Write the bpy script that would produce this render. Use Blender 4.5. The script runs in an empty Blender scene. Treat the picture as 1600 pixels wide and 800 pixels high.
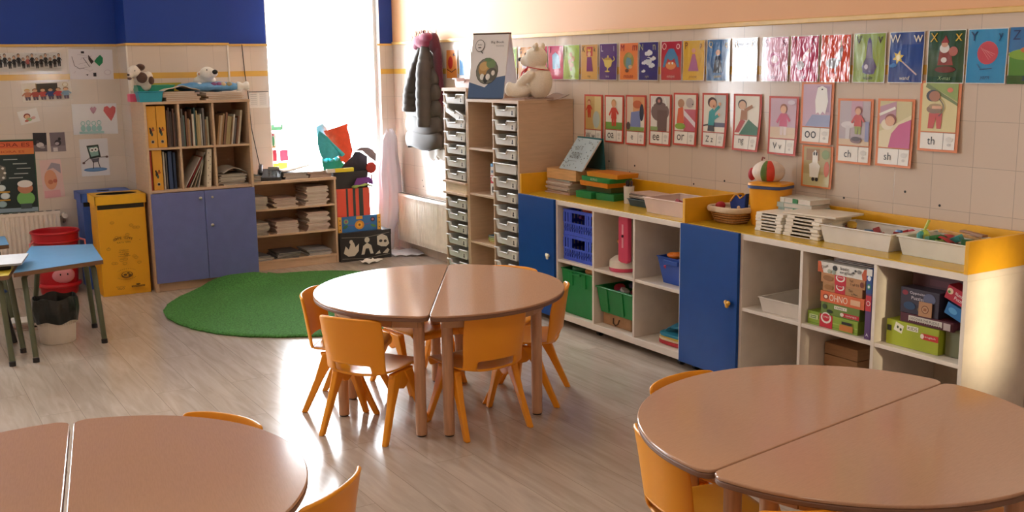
import bpy, bmesh, math, random
from math import sin, cos, pi, radians
from mathutils import Vector, Matrix, noise
SC = bpy.context.scene
COL = SC.collection
random.seed(7)

# ------------------------------------------------------------------ camera, light, exposure
cd = bpy.data.cameras.new('camera'); cam = bpy.data.objects.new('camera', cd); COL.objects.link(cam)
SC.camera = cam
YAW, PITCH, ROLL = 0.544529, 0.179552, -0.013614
fw = Vector((sin(YAW)*cos(PITCH), cos(YAW)*cos(PITCH), -sin(PITCH)))
rt = Vector((cos(YAW), -sin(YAW), 0)); up = rt.cross(fw)
r2 = cos(ROLL)*rt + sin(ROLL)*up; u2 = -sin(ROLL)*rt + cos(ROLL)*up
cam.matrix_world = Matrix(((r2.x, u2.x, -fw.x, 0), (r2.y, u2.y, -fw.y, 0), (r2.z, u2.z, -fw.z, 1.65), (0, 0, 0, 1)))
cd.sensor_width = 36; cd.lens = 36*1652.25/1600; cd.clip_start = .05

SKY = 30.0
w = bpy.data.worlds.new('overcast_sky'); SC.world = w; w.use_nodes = True
bg = w.node_tree.nodes['Background']; bg.inputs[0].default_value = (.90, .95, 1, 1); bg.inputs[1].default_value = SKY
sd = bpy.data.lights.new('sun', 'SUN'); sd.energy = 6; sd.angle = radians(3); sd.color = (1, .84, .55)
sun = bpy.data.objects.new('sun', sd); COL.objects.link(sun)
sun.rotation_euler = Vector((.17, 1, -.16)).to_track_quat('-Z', 'Y').to_euler()

def area(name, loc, rot, sx, sy, e, col=(1, 1, 1), portal=False):
    l = bpy.data.lights.new(name, 'AREA'); l.shape = 'RECTANGLE'; l.size = sx; l.size_y = sy; l.energy = e; l.color = col
    if portal: l.cycles.is_portal = True
    o = bpy.data.objects.new(name, l); COL.objects.link(o); o.location = loc; o.rotation_euler = rot
    return o
# daylight entering at each window opening (sky portals), pointing into the room
area('window_portal', (3.455, 8.93, 1.635), (-pi/2, 0, 0), 1.0, 2.73, 0, portal=True)
area('window_portal', (-.80, 8.93, 1.75), (-pi/2, 0, 0), 2.15, 1.75, 0, portal=True)
# added fill lights under the unseen ceiling (their frames are built below)
FILLS = [(.6, 1.2), (.6, 4.9), (2.9, 1.2), (2.9, 4.9)]
for lx, ly in FILLS:
    area('fill_light', (lx, ly, 3.07), (0, 0, 0), 1.1, .28, 14 if lx < 2 else 2.5, (1, .88, .74))
SC.view_settings.view_transform = 'Standard'; SC.view_settings.look = 'None'
SC.view_settings.exposure = 0.12; SC.view_settings.gamma = 1; SC.view_settings.use_curve_mapping = False

# ------------------------------------------------------------------ materials
def lin(c):
    if isinstance(c, str):
        c = c.lstrip('#'); c = [int(c[i:i+2], 16)/255 for i in (0, 2, 4)]
    return tuple((v/12.92 if v <= .04045 else ((v+.055)/1.055)**2.4) for v in c[:3])
_M = {}
def mat(c, rough=.55, kind=None, name=None, **k):
    key = (str(c), rough, kind, tuple(sorted(k.items())))
    if key in _M: return _M[key]
    m = bpy.data.materials.new(name or (kind or 'paint')); m.use_nodes = True
    nt = m.node_tree; N = nt.nodes; Lk = nt.links; b = N['Principled BSDF']
    L = lin(c); b.inputs['Base Color'].default_value = (*L, 1); b.inputs['Roughness'].default_value = rough
    b.inputs['Metallic'].default_value = k.get('metal', 0); b.inputs['Specular IOR Level'].default_value = k.get('spec', .5)
    tc = N.new('ShaderNodeTexCoord')
    def noise_node(scale, detail=4, stretch=None, coord='Object'):
        mp = N.new('ShaderNodeMapping'); Lk.new(tc.outputs[coord], mp.inputs[0])
        if stretch: mp.inputs['Scale'].default_value = stretch
        n = N.new('ShaderNodeTexNoise'); n.inputs['Scale'].default_value = scale; n.inputs['Detail'].default_value = detail
        Lk.new(mp.outputs[0], n.inputs['Vector']); return n
    def vary(n, amt, lo=.35, hi=.65):
        mx = N.new('ShaderNodeMix'); mx.data_type = 'RGBA'
        mr = N.new('ShaderNodeMapRange'); mr.inputs[1].default_value = lo; mr.inputs[2].default_value = hi
        Lk.new(n.outputs[0], mr.inputs[0]); Lk.new(mr.outputs[0], mx.inputs[0])
        mx.inputs[6].default_value = (*[v*(1-amt) for v in L], 1); mx.inputs[7].default_value = (*[min(1, v*(1+amt)) for v in L], 1)
        Lk.new(mx.outputs[2], b.inputs['Base Color']); return mx
    def bump(n, s, d=.01):
        bp = N.new('ShaderNodeBump'); bp.inputs['Strength'].default_value = s; bp.inputs['Distance'].default_value = d
        Lk.new(n.outputs[0], bp.inputs['Height']); Lk.new(bp.outputs[0], b.inputs['Normal'])
    if kind == 'wood':
        vary(noise_node(9, 6, k.get('st', (1, 1, 8))), k.get('amt', .10))
    elif kind == 'plush':
        n = noise_node(160, 3); vary(n, .05); bump(n, .6, .005); b.inputs['Sheen Weight'].default_value = .3
    elif kind == 'fabric':
        n = noise_node(25, 5); vary(n, .08); bump(n, .5, .01)
    elif kind == 'laminate':   # wrinkled laminated card
        n = noise_node(k.get('sc', 9), 3, (1.0, 1, .45)); bump(n, k.get('bs', .5), .02); b.inputs['Coat Weight'].default_value = 1; b.inputs['Coat Roughness'].default_value = .04
        b.inputs['Specular IOR Level'].default_value = .7
    elif kind == 'clear':
        b.inputs['Transmission Weight'].default_value = k.get('tr', .35); n = noise_node(8, 2); vary(n, .04)
    elif kind == 'rug':
        n = noise_node(90, 4); vary(n, .38); n2 = noise_node(240, 3); bump(n2, 1, .01)
    elif kind == 'wicker':
        wv = N.new('ShaderNodeTexWave'); wv.inputs['Scale'].default_value = 22; wv.inputs['Distortion'].default_value = 1.5; wv.bands_direction = 'Z'
        Lk.new(tc.outputs['Object'], wv.inputs[0]); vary(wv, .3, 0, 1); bump(wv, 1, .006)
    elif kind == 'plain':
        pass
    else:
        vary(noise_node(14, 3), .035)
    _M[key] = m; return m

BEECH = mat('#D0B193', .45, 'wood', 'pale_beech', amt=.045)
BEECHD = mat('#C39873', .5, 'wood', 'beech_board', amt=.05)
TOP = mat('#BE9376', .13, 'wood', 'beech_laminate_top', st=(3, 30, 3), amt=.035)
LEGW = mat('#C89C7C', .45, 'wood', 'beech_leg', st=(8, 8, 1))
EDGE = mat('#7E5B47', .5, name='brown_edge')
WHITE = mat('#E2D6C8', .45, name='white_melamine')
WHITEB = mat('#D2C3B2', .5, name='white_board')
CHAIR = mat('#F6A220', .32, 'plain', 'orange_polypropylene')
YEL = mat('#EDAE1C', .4, name='yellow_laminate')
YELG = mat('#C9A12A', .25, name='yellow_top_laminate')
BLUE = mat('#07428C', .38, name='blue_door_laminate', spec=.28)
VIOL = mat('#6C74B0', .5, name='violet_blue_laminate')
BLACK = mat('#1B1A1C', .5, name='black')
DARK = mat('#2C2A2C', .6, name='dark_grey')
PAPER = mat('#E8E2DA', .8, name='paper')
METAL = mat('#B9B6AE', .3, 'plain', 'steel', metal=1)
TRAYM = mat('#DEDBD6', .35, None, 'translucent_tray')
CLEAR = mat('#EFEAE4', .28, 'clear', 'translucent_bin', tr=.15)
OLIVE = mat('#59604A', .4, name='olive_metal')

# ------------------------------------------------------------------ mesh builder
class MB:
    def __init__(s): s.bm = bmesh.new(); s.mats = []; s.smooth = False
    def mi(s, m):
        if m not in s.mats: s.mats.append(m)
        return s.mats.index(m)
    def _fin(s, fs, m, sm=False):
        i = s.mi(m)
        for f in fs: f.material_index = i; f.smooth = sm
        return s
    def hexa(s, P, m):
        v = [s.bm.verts.new(p) for p in P]
        fs = [s.bm.faces.new([v[i] for i in q]) for q in ((0, 3, 2, 1), (4, 5, 6, 7), (0, 1, 5, 4), (1, 2, 6, 5), (2, 3, 7, 6), (3, 0, 4, 7))]
        return s._fin(fs, m)
    def box(s, x0, x1, y0, y1, z0, z1, m, rz=0, c=None, M=None):
        P = [Vector(p) for p in ((x0, y0, z0), (x1, y0, z0), (x1, y1, z0), (x0, y1, z0), (x0, y0, z1), (x1, y0, z1), (x1, y1, z1), (x0, y1, z1))]
        if rz:
            c = Vector(c or ((x0+x1)/2, (y0+y1)/2, 0)); R = Matrix.Rotation(rz, 3, 'Z'); P = [R @ (p-c) + c for p in P]
        if M: P = [M @ p for p in P]
        return s.hexa(P, m)
    def frust(s, c, a, b, m):   # a,b=(hx,hy,z) half sizes bottom and top around centre c
        P = [(c[0]+sx*h[0], c[1]+sy*h[1], h[2]) for h in (a, b) for sx, sy in ((-1, -1), (1, -1), (1, 1), (-1, 1))]
        return s.hexa(P, m)
    def prism(s, pts, z0, z1, m, m2=None, axis='z', M=None):
        def q(p, z):
            v = Vector((p[0], p[1], z)) if axis == 'z' else (Vector((z, p[0], p[1])) if axis == 'x' else Vector((p[0], z, p[1])))
            return M @ v if M else v
        lo = [s.bm.verts.new(q(p, z0)) for p in pts]; hi = [s.bm.verts.new(q(p, z1)) for p in pts]
        n = len(pts); fs = [s.bm.faces.new(lo[::-1]), s.bm.faces.new(hi)]
        sd_ = [s.bm.faces.new((lo[i], lo[(i+1) % n], hi[(i+1) % n], hi[i])) for i in range(n)]
        s._fin(fs, m); s._fin(sd_, m2 or m, len(pts) > 10); return s
    def tube(s, pts, r, m, n=10, cap=True, flat=1.0):
        pts = [Vector(p) for p in pts]; rs = r if isinstance(r, (list, tuple)) else [r]*len(pts)
        rings = []; ref = None
        for i, p in enumerate(pts):
            d = (pts[min(i+1, len(pts)-1)] - pts[max(i-1, 0)]).normalized()
            if ref is None:
                ref = Vector((0, 0, 1)) if abs(d.z) < .9 else Vector((1, 0, 0))
            a = d.cross(ref)
            if a.length < 1e-5: a = d.cross(Vector((0, 1, 0)))
            a.normalize(); b = d.cross(a).normalized(); ref = a.cross(d)
            rings.append([s.bm.verts.new(p + a*rs[i]*cos(2*pi*k/n) + b*rs[i]*flat*sin(2*pi*k/n)) for k in range(n)])
        fs = [s.bm.faces.new((rings[i][k], rings[i][(k+1) % n], rings[i+1][(k+1) % n], rings[i+1][k])) for i in range(len(rings)-1) for k in range(n)]
        s._fin(fs, m, n > 6)
        if cap: s._fin([s.bm.faces.new(rings[0][::-1]), s.bm.faces.new(rings[-1])], m)
        return s
    def lathe(s, prof, m, c=(0, 0, 0), n=28, sx=1, sy=1, sq=0, cap0=True, cap1=False):
        rings = []
        for r, z in prof:
            ring = []
            for k in range(n):
                a = 2*pi*k/n; q = 1
                if sq: q = (abs(cos(a))**sq + abs(sin(a))**sq)**(-1/sq)
                ring.append(s.bm.verts.new((c[0]+r*q*cos(a)*sx, c[1]+r*q*sin(a)*sy, c[2]+z)))
            rings.append(ring)
        fs = [s.bm.faces.new((rings[i][k], rings[i][(k+1) % n], rings[i+1][(k+1) % n], rings[i+1][k])) for i in range(len(rings)-1) for k in range(n)]
        s._fin(fs, m, True)
        if cap0: s._fin([s.bm.faces.new(rings[0][::-1])], m)
        if cap1: s._fin([s.bm.faces.new(rings[-1])], m)
        return s
    def ell(s, c, r, m, rot=None, n=16, k=10):
        R = Matrix.Rotation(rot[0], 3, rot[1]) if rot else Matrix.Identity(3)
        c = Vector(c); rings = []
        top = s.bm.verts.new(c + R @ Vector((0, 0, r[2]))); bot = s.bm.verts.new(c + R @ Vector((0, 0, -r[2])))
        for i in range(1, k):
            t = pi*i/k
            rings.append([s.bm.verts.new(c + R @ Vector((r[0]*sin(t)*cos(2*pi*j/n), r[1]*sin(t)*sin(2*pi*j/n), r[2]*cos(t)))) for j in range(n)])
        fs = [s.bm.faces.new((rings[i][j], rings[i+1][j], rings[i+1][(j+1) % n], rings[i][(j+1) % n])) for i in range(k-2) for j in range(n)]
        fs += [s.bm.faces.new((top, rings[0][j], rings[0][(j+1) % n])) for j in range(n)]
        fs += [s.bm.faces.new((bot, rings[-1][(j+1) % n], rings[-1][j])) for j in range(n)]
        return s._fin(fs, m, True)
    def grid(s, f, nu, nv, m, skip=None, closed=False):
        V = [[s.bm.verts.new(f(i/nu, j/nv)) for j in range(nv if closed else nv+1)] for i in range(nu+1)]
        fs = []
        for i in range(nu):
            for j in range(nv):
                if skip and skip((i+.5)/nu, (j+.5)/nv): continue
                j2 = (j+1) % nv if closed else j+1
                fs.append(s.bm.faces.new((V[i][j], V[i+1][j], V[i+1][j2], V[i][j2])))
        s._fin(fs, m, True); return s
    def obj(s, name, parent=None, loc=None, bevel=0, solid=0, sub=0, remesh=0, seg=2, off=-1, rz=0):
        bmesh.ops.recalc_face_normals(s.bm, faces=s.bm.faces[:]) if not solid else None
        me = bpy.data.meshes.new(name); s.bm.to_mesh(me); s.bm.free()
        for m in s.mats: me.materials.append(m)
        if not remesh and any(p.use_smooth for p in me.polygons): me.set_sharp_from_angle(angle=radians(42))
        o = bpy.data.objects.new(name, me); COL.objects.link(o)
        if loc is not None: o.location = loc
        if rz: o.rotation_euler.z = rz
        if parent is not None: o.parent = parent
        if solid:
            d = o.modifiers.new('Solidify', 'SOLIDIFY'); d.thickness = solid; d.offset = off
        if bevel:
            d = o.modifiers.new('Bevel', 'BEVEL'); d.width = bevel; d.segments = seg; d.limit_method = 'ANGLE'; d.angle_limit = radians(50)
        if remesh:
            d = o.modifiers.new('Remesh', 'REMESH'); d.mode = 'VOXEL'; d.voxel_size = remesh; d.use_smooth_shade = True
            d = o.modifiers.new('Smooth', 'SMOOTH'); d.iterations = 6
        if sub:
            d = o.modifiers.new('Subdivision', 'SUBSURF'); d.levels = sub; d.render_levels = sub
        return o

def tag(o, label, cat, group=None):
    o['label'] = label; o['category'] = cat
    if group: o['group'] = group
    return o
def thing(name, label, cat, loc=(0, 0, 0), rz=0, group=None):
    o = bpy.data.objects.new(name, None); COL.objects.link(o); o.empty_display_size = .05
    o.location = loc; o.rotation_euler = (0, 0, rz); return tag(o, label, cat, group)
def struct(o): o['kind'] = 'structure'; return o
def dup(root, loc, rz=None, label=None, group=None):
    r = root.copy(); COL.objects.link(r); r.location = loc
    if rz is not None: r.rotation_euler = (0, 0, rz)
    if label: r['label'] = label
    if group: r['group'] = group
    for ch in root.children:
        c = ch.copy(); COL.objects.link(c); c.parent = r
        for g in ch.children:
            d = g.copy(); COL.objects.link(d); d.parent = c
    return r
ORD = ['first', 'second', 'third', 'fourth', 'fifth', 'sixth', 'seventh', 'eighth', 'ninth', 'tenth', 'eleventh', 'twelfth', 'thirteenth', 'fourteenth', 'fifteenth']

# lettering turned into flat polygons
_T = {}
def glyphs(s):
    if s in _T: return _T[s]
    c = bpy.data.curves.new('t', 'FONT'); c.body = s; c.resolution_u = 3
    o = bpy.data.objects.new('t', c); COL.objects.link(o)
    dg = bpy.context.evaluated_depsgraph_get(); me = bpy.data.meshes.new_from_object(o.evaluated_get(dg))
    V = [(v.co.x, v.co.y) for v in me.vertices]; F = [tuple(p.vertices) for p in me.polygons]
    bpy.data.objects.remove(o); bpy.data.curves.remove(c); bpy.data.meshes.remove(me)
    x0 = min(v[0] for v in V); x1 = max(v[0] for v in V); y0 = min(v[1] for v in V); y1 = max(v[1] for v in V)
    _T[s] = ([((v[0]-x0)/(x1-x0), (v[1]-y0)/(y1-y0)) for v in V], F, (x1-x0)/(y1-y0)); return _T[s]

class Card:
    """a thin printed card: front faces local -y, u to the right (0..w, centred), v up from 0"""
    def __init__(s, w, h, m, t=.0015, kind='plain', rough=.5, kw={}):
        s.w, s.h, s.t, s.k, s.r, s.kw = w, h, t, kind, rough, kw; s.b = MB(); s.L = 0; s.layer = .00035
        s.base = m if not isinstance(m, str) else s.m(m)
        if t: s.b.box(-w/2, w/2, 0, t, 0, h, s.base)
        else: s.rect(0, 0, 1, 1, s.base)
    def m(s, c): return mat(c, s.r, s.k, 'printed_ink', **s.kw) if isinstance(c, str) else c
    def poly(s, pts, c):
        s.L += 1; y = -s.layer*s.L
        v = [s.b.bm.verts.new(((p[0]-.5)*s.w, y, p[1]*s.h)) for p in pts]
        try: s.b._fin([s.b.bm.faces.new(v)], s.m(c))
        except ValueError: pass
        return s
    def rect(s, u0, v0, u1, v1, c): return s.poly([(u0, v0), (u1, v0), (u1, v1), (u0, v1)], c)
    def oval(s, u, v, ru, rv, c, n=18, a=0):
        ca, sa = cos(a), sin(a); k = s.h/s.w
        P = []
        for i in range(n):
            x, y = ru*cos(2*pi*i/n), rv*k*sin(2*pi*i/n)
            P.append((u + x*ca - y*sa, v + (x*sa + y*ca)/k))
        return s.poly(P, c)
    def line(s, u0, v0, u1, v1, wd, c):   # wd in fraction of width
        k = s.h/s.w; dx, dy = u1-u0, (v1-v0)*k; L = math.hypot(dx, dy) or 1; nx, ny = -dy/L*wd/2, dx/L*wd/2
        return s.poly([(u0+nx, v0+ny/k), (u0-nx, v0-ny/k), (u1-nx, v1-ny/k), (u1+nx, v1+ny/k)], c)
    def text(s, t, u, v, hv, c, wu=None, slant=0, a=0):   # centred at u,v ; hv height fraction
        V, F, asp = glyphs(t); H = hv*s.h; W = wu*s.w if wu else H*asp
        s.L += 1; y = -s.layer*s.L; vs = []
        for (x, z) in V:
            X, Z_ = (x-.5)*W + slant*(z-.5)*H, (z-.5)*H
            X, Z_ = X*cos(a)-Z_*sin(a), X*sin(a)+Z_*cos(a)
            vs.append(s.b.bm.verts.new(((u-.5)*s.w+X, y, v*s.h+Z_)))
        fs = []
        for f in F:
            try: fs.append(s.b.bm.faces.new([vs[i] for i in f]))
            except ValueError: pass
        s.b._fin(fs, s.m(c)); return s
    def person(s, u, v, h, skin, hair, top, legs, lean=0, wd=None):
        k = s.h/s.w; wd = wd or h*k*.36
        s.poly([(u-wd*.42, v+h*.32), (u-wd*.34, v), (u-wd*.04, v), (u, v+h*.30), (u+wd*.10, v), (u+wd*.40, v), (u+wd*.42, v+h*.32)], legs)
        s.poly([(u-wd*.5, v+h*.28), (u+wd*.5, v+h*.28), (u+wd*.36+lean, v+h*.70), (u-wd*.36+lean, v+h*.70)], top)
        s.line(u-wd*.3+lean, v+h*.66, u-wd*.8, v+h*.40, wd*.24, top); s.line(u+wd*.3+lean, v+h*.66, u+wd*.8, v+h*.45, wd*.24, top)
        s.oval(u+lean, v+h*.86, wd*.42, h*.15, hair); s.oval(u+lean*1.1, v+h*.82, wd*.36, h*.125, skin); return s
    def obj(s, name, parent=None, loc=None, rz=0, bend=None, tilt=0):
        if bend:
            for i in range(1, 8):
                z = s.h*i/8
                bmesh.ops.bisect_plane(s.b.bm, geom=s.b.bm.verts[:]+s.b.bm.edges[:]+s.b.bm.faces[:], plane_co=(0, 0, z), plane_no=(0, 0, 1))
            for v in s.b.bm.verts: v.co.y += bend(v.co.x/s.w+.5, v.co.z/s.h)
        if tilt:
            bmesh.ops.rotate(s.b.bm, verts=s.b.bm.verts[:], cent=(0, 0, s.h), matrix=Matrix.Rotation(tilt, 3, 'Y'))
        # keep authored winding: card backing outward, prints facing -y
        bmesh.ops.recalc_face_normals(s.b.bm, faces=s.b.bm.faces[:])
        for f in s.b.bm.faces:
            if abs(f.normal.y) > .5 and f.normal.y > 0 and f.calc_center_median().y < -.0001 and not bend: f.normal_flip()
        me = bpy.data.meshes.new(name); s.b.bm.to_mesh(me); s.b.bm.free()
        for m in s.b.mats: me.materials.append(m)
        o = bpy.data.objects.new(name, me); COL.objects.link(o)
        if loc is not None: o.location = loc
        o.rotation_euler.z = rz
        if parent is not None: o.parent = parent
        return o
RW = -pi/2   # things whose front faces the room from the right wall

# ------------------------------------------------------------------ the room
XW, YB, XL, YF, ZC = 4.11, 8.80, -3.5, -3.0, 3.10
def math_node(N, Lk, op, a, b=None, c=None):
    n = N.new('ShaderNodeMath'); n.operation = op
    for i, v in enumerate((a, b, c)):
        if v is None: continue
        if isinstance(v, (int, float)): n.inputs[i].default_value = v
        else: Lk.new(v, n.inputs[i])
    return n.outputs[0]
def mixc(N, Lk, f, a, b):
    n = N.new('ShaderNodeMix'); n.data_type = 'RGBA'
    if isinstance(f, (int, float)): n.inputs[0].default_value = f
    else: Lk.new(f, n.inputs[0])
    for i, v in ((6, a), (7, b)):
        if isinstance(v, tuple): n.inputs[i].default_value = (*v, 1) if len(v) == 3 else v
        else: Lk.new(v, n.inputs[i])
    return n.outputs[2]
def wall_mat(name, upper, axis, off, tile='#DCCFC2', split=1.845, gr=.80):
    m = bpy.data.materials.new(name); m.use_nodes = True; nt = m.node_tree; N, Lk = nt.nodes, nt.links; b = N['Principled BSDF']
    g = N.new('ShaderNodeNewGeometry'); sx = N.new('ShaderNodeSeparateXYZ'); Lk.new(g.outputs['Position'], sx.inputs[0])
    u, z = sx.outputs[axis], sx.outputs[2]
    fu = math_node(N, Lk, 'FRACT', math_node(N, Lk, 'DIVIDE', math_node(N, Lk, 'SUBTRACT', u, off), .205))
    fz = math_node(N, Lk, 'FRACT', math_node(N, Lk, 'DIVIDE', math_node(N, Lk, 'SUBTRACT', z, 1.578), .2))
    lu = math_node(N, Lk, 'LESS_THAN', fu, .013); lz = math_node(N, Lk, 'LESS_THAN', fz, .011)
    below = math_node(N, Lk, 'LESS_THAN', z, 1.59)
    lz = math_node(N, Lk, 'MULTIPLY', lz, below)
    ln = math_node(N, Lk, 'MAXIMUM', lu, lz)
    iu = math_node(N, Lk, 'FLOOR', math_node(N, Lk, 'DIVIDE', math_node(N, Lk, 'SUBTRACT', u, off), .205))
    iz = math_node(N, Lk, 'FLOOR', math_node(N, Lk, 'DIVIDE', math_node(N, Lk, 'SUBTRACT', z, 1.578), .2))
    cmb = N.new('ShaderNodeCombineXYZ'); Lk.new(iu, cmb.inputs[0]); Lk.new(iz, cmb.inputs[1])
    wn = N.new('ShaderNodeTexWhiteNoise'); wn.noise_dimensions = '2D'; Lk.new(cmb.outputs[0], wn.inputs['Vector'])
    T = lin(tile); base = mixc(N, Lk, wn.outputs[0], tuple(v*.965 for v in T), tuple(min(1, v*1.03) for v in T))
    c = mixc(N, Lk, ln, base, tuple(v*gr for v in T))
    st = math_node(N, Lk, 'MULTIPLY', math_node(N, Lk, 'GREATER_THAN', z, 1.578), math_node(N, Lk, 'LESS_THAN', z, 1.622))
    c = mixc(N, Lk, st, c, lin('#E0B35A'))
    upf = math_node(N, Lk, 'GREATER_THAN', z, split)
    c = mixc(N, Lk, upf, c, lin(upper)); Lk.new(c, b.inputs['Base Color'])
    Lk.new(math_node(N, Lk, 'MULTIPLY_ADD', upf, .45, .12), b.inputs['Roughness'])
    bp = N.new('ShaderNodeBump'); bp.inputs['Strength'].default_value = .35; bp.inputs['Distance'].default_value = .003
    h = math_node(N, Lk, 'SUBTRACT', 1, math_node(N, Lk, 'MULTIPLY', ln, math_node(N, Lk, 'SUBTRACT', 1, upf)))
    Lk.new(h, bp.inputs['Height']); Lk.new(bp.outputs[0], b.inputs['Normal']); return m
WB = wall_mat('blue_paint_over_cream_tile', '#123F9E', 0, .55)
WR = wall_mat('peach_paint_over_cream_tile', '#E8AE78', 1, 3.304, '#DAC8B6', gr=.66)
PLAIN = mat('#DDB998', .7, name='peach_wall_paint')

def floor_mat():
    m = bpy.data.materials.new('grey_oak_laminate'); m.use_nodes = True; nt = m.node_tree; N, Lk = nt.nodes, nt.links; b = N['Principled BSDF']
    g = N.new('ShaderNodeNewGeometry'); sx = N.new('ShaderNodeSeparateXYZ'); Lk.new(g.outputs['Position'], sx.inputs[0])
    px = math_node(N, Lk, 'DIVIDE', sx.outputs[0], .19); ix = math_node(N, Lk, 'FLOOR', px); fx = math_node(N, Lk, 'FRACT', px)
    wn = N.new('ShaderNodeTexWhiteNoise'); wn.noise_dimensions = '1D'; Lk.new(ix, wn.inputs['W'])
    py = math_node(N, Lk, 'ADD', math_node(N, Lk, 'DIVIDE', sx.outputs[1], 1.28), math_node(N, Lk, 'MULTIPLY', wn.outputs[0], 7.3))
    iy = math_node(N, Lk, 'FLOOR', py); fy = math_node(N, Lk, 'FRACT', py)
    cm = N.new('ShaderNodeCombineXYZ'); Lk.new(ix, cm.inputs[0]); Lk.new(iy, cm.inputs[1])
    w2 = N.new('ShaderNodeTexWhiteNoise'); w2.noise_dimensions = '2D'; Lk.new(cm.outputs[0], w2.inputs['Vector'])
    mp = N.new('ShaderNodeMapping'); mp.inputs['Scale'].default_value = (9, .9, 1); Lk.new(g.outputs['Position'], mp.inputs[0])
    n = N.new('ShaderNodeTexNoise'); n.inputs['Scale'].default_value = 2.6; n.inputs['Detail'].default_value = 8; n.inputs['Distortion'].default_value = 1.1
    va = N.new('ShaderNodeVectorMath'); va.operation = 'ADD'; Lk.new(mp.outputs[0], va.inputs[0]); Lk.new(w2.outputs['Color'], va.inputs[1]); Lk.new(va.outputs[0], n.inputs['Vector'])
    a = lin('#C0B1A3'); d = lin('#AC9D8F')
    mr = N.new('ShaderNodeMapRange'); mr.inputs[1].default_value = .3; mr.inputs[2].default_value = .7; Lk.new(n.outputs[0], mr.inputs[0])
    c = mixc(N, Lk, mr.outputs[0], d, a)
    tone = math_node(N, Lk, 'MULTIPLY_ADD', w2.outputs[0], .08, .94)
    vm = N.new('ShaderNodeVectorMath'); vm.operation = 'SCALE'; Lk.new(c, vm.inputs[0]); Lk.new(tone, vm.inputs['Scale'])
    seam = math_node(N, Lk, 'MAXIMUM', math_node(N, Lk, 'LESS_THAN', fx, .012), math_node(N, Lk, 'LESS_THAN', fy, .002))
    c = mixc(N, Lk, seam, vm.outputs[0], tuple(v*.66 for v in d)); Lk.new(c, b.inputs['Base Color'])
    Lk.new(math_node(N, Lk, 'MULTIPLY_ADD', n.outputs[0], .14, .10), b.inputs['Roughness'])
    bp = N.new('ShaderNodeBump'); bp.inputs['Strength'].default_value = .12; bp.inputs['Distance'].default_value = .002
    Lk.new(n.outputs[0], bp.inputs['Height']); Lk.new(bp.outputs[0], b.inputs['Normal']); return m
struct(MB().box(XL, XW, YF, YB, -.08, 0, floor_mat()).obj('floor'))
struct(MB().box(XL-.15, XW+.15, YF-.15, YB+.15, ZC, ZC+.1, mat('#E9E2D6', .8, name='ceiling_paint')).obj('ceiling'))
W1 = (2.945, 3.985, .27, 3.0); W2 = (-1.875, .275, .90, 2.60); SUN_SLOT = (2.70, 2.985, 1.22, 1.83)
b = MB(); y0, y1 = YB, YB+.14
def wall_run(b, segs, holes, place, m):
    """boxes around rectangular holes along a wall"""
    a = segs[0]
    for (h0, h1, z0, z1) in sorted(holes):
        place(b, a, h0, -.08, ZC, m); place(b, h0, h1, -.08, z0, m); place(b, h0, h1, z1, ZC, m); a = h1
    place(b, a, segs[1], -.08, ZC, m)
wall_run(b, (XL-.15, XW+.15), [W2, W1], lambda b, a, c, z0, z1, m: b.box(a, c, YB, YB+.15, z0, z1, m), WB)
struct(b.obj('wall_back'))
b = MB(); b.box(XW, XW+.15, YF, YB, -.08, ZC, WR); struct(b.obj('wall_right'))
b = MB(); wall_run(b, (YF, YB), [], lambda b, a, c, z0, z1, m: b.box(XL-.15, XL, a, c, z0, z1, m), PLAIN); struct(b.obj('wall_left'))
b = MB(); wall_run(b, (XL-.15, XW+.15), [SUN_SLOT], lambda b, a, c, z0, z1, m: b.box(a, c, YF-.15, YF, z0, z1, m), PLAIN); struct(b.obj('wall_front'))
struct(MB().box(1.745, 2.515, 8.45, YB, 0, ZC, WB).obj('wall_pillar'))
TRIMY = mat('#E2B866', .35, name='yellow_tile_edging')
struct(MB().box(XW-.012, XW, YF, YB, 1.832, 1.858, TRIMY).obj('trim_1', bevel=.004))
b = MB()
for a, c in ((XL, 1.745), (2.515, 2.955), (3.955, XW-.012)): b.box(a, c, YB-.010, YB, 1.826, 1.845, TRIMY)
b.box(1.735, 2.525, 8.44, 8.45, 1.826, 1.845, TRIMY); b.box(1.735, 1.745, 8.45, YB-.01, 1.826, 1.845, TRIMY); b.box(2.515, 2.525, 8.45, YB-.01, 1.826, 1.845, TRIMY)
struct(b.obj('trim_2', bevel=.003))
b = MB(); CG = mat('#F1EBE2', .35, name='white_corner_strip')
b.box(1.738, 1.749, 8.443, 8.454, 1.42, 1.826, CG); b.box(2.506, 2.519, 8.441, 8.452, 1.42, 1.826, CG); struct(b.obj('trim_3', bevel=.002))
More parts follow.
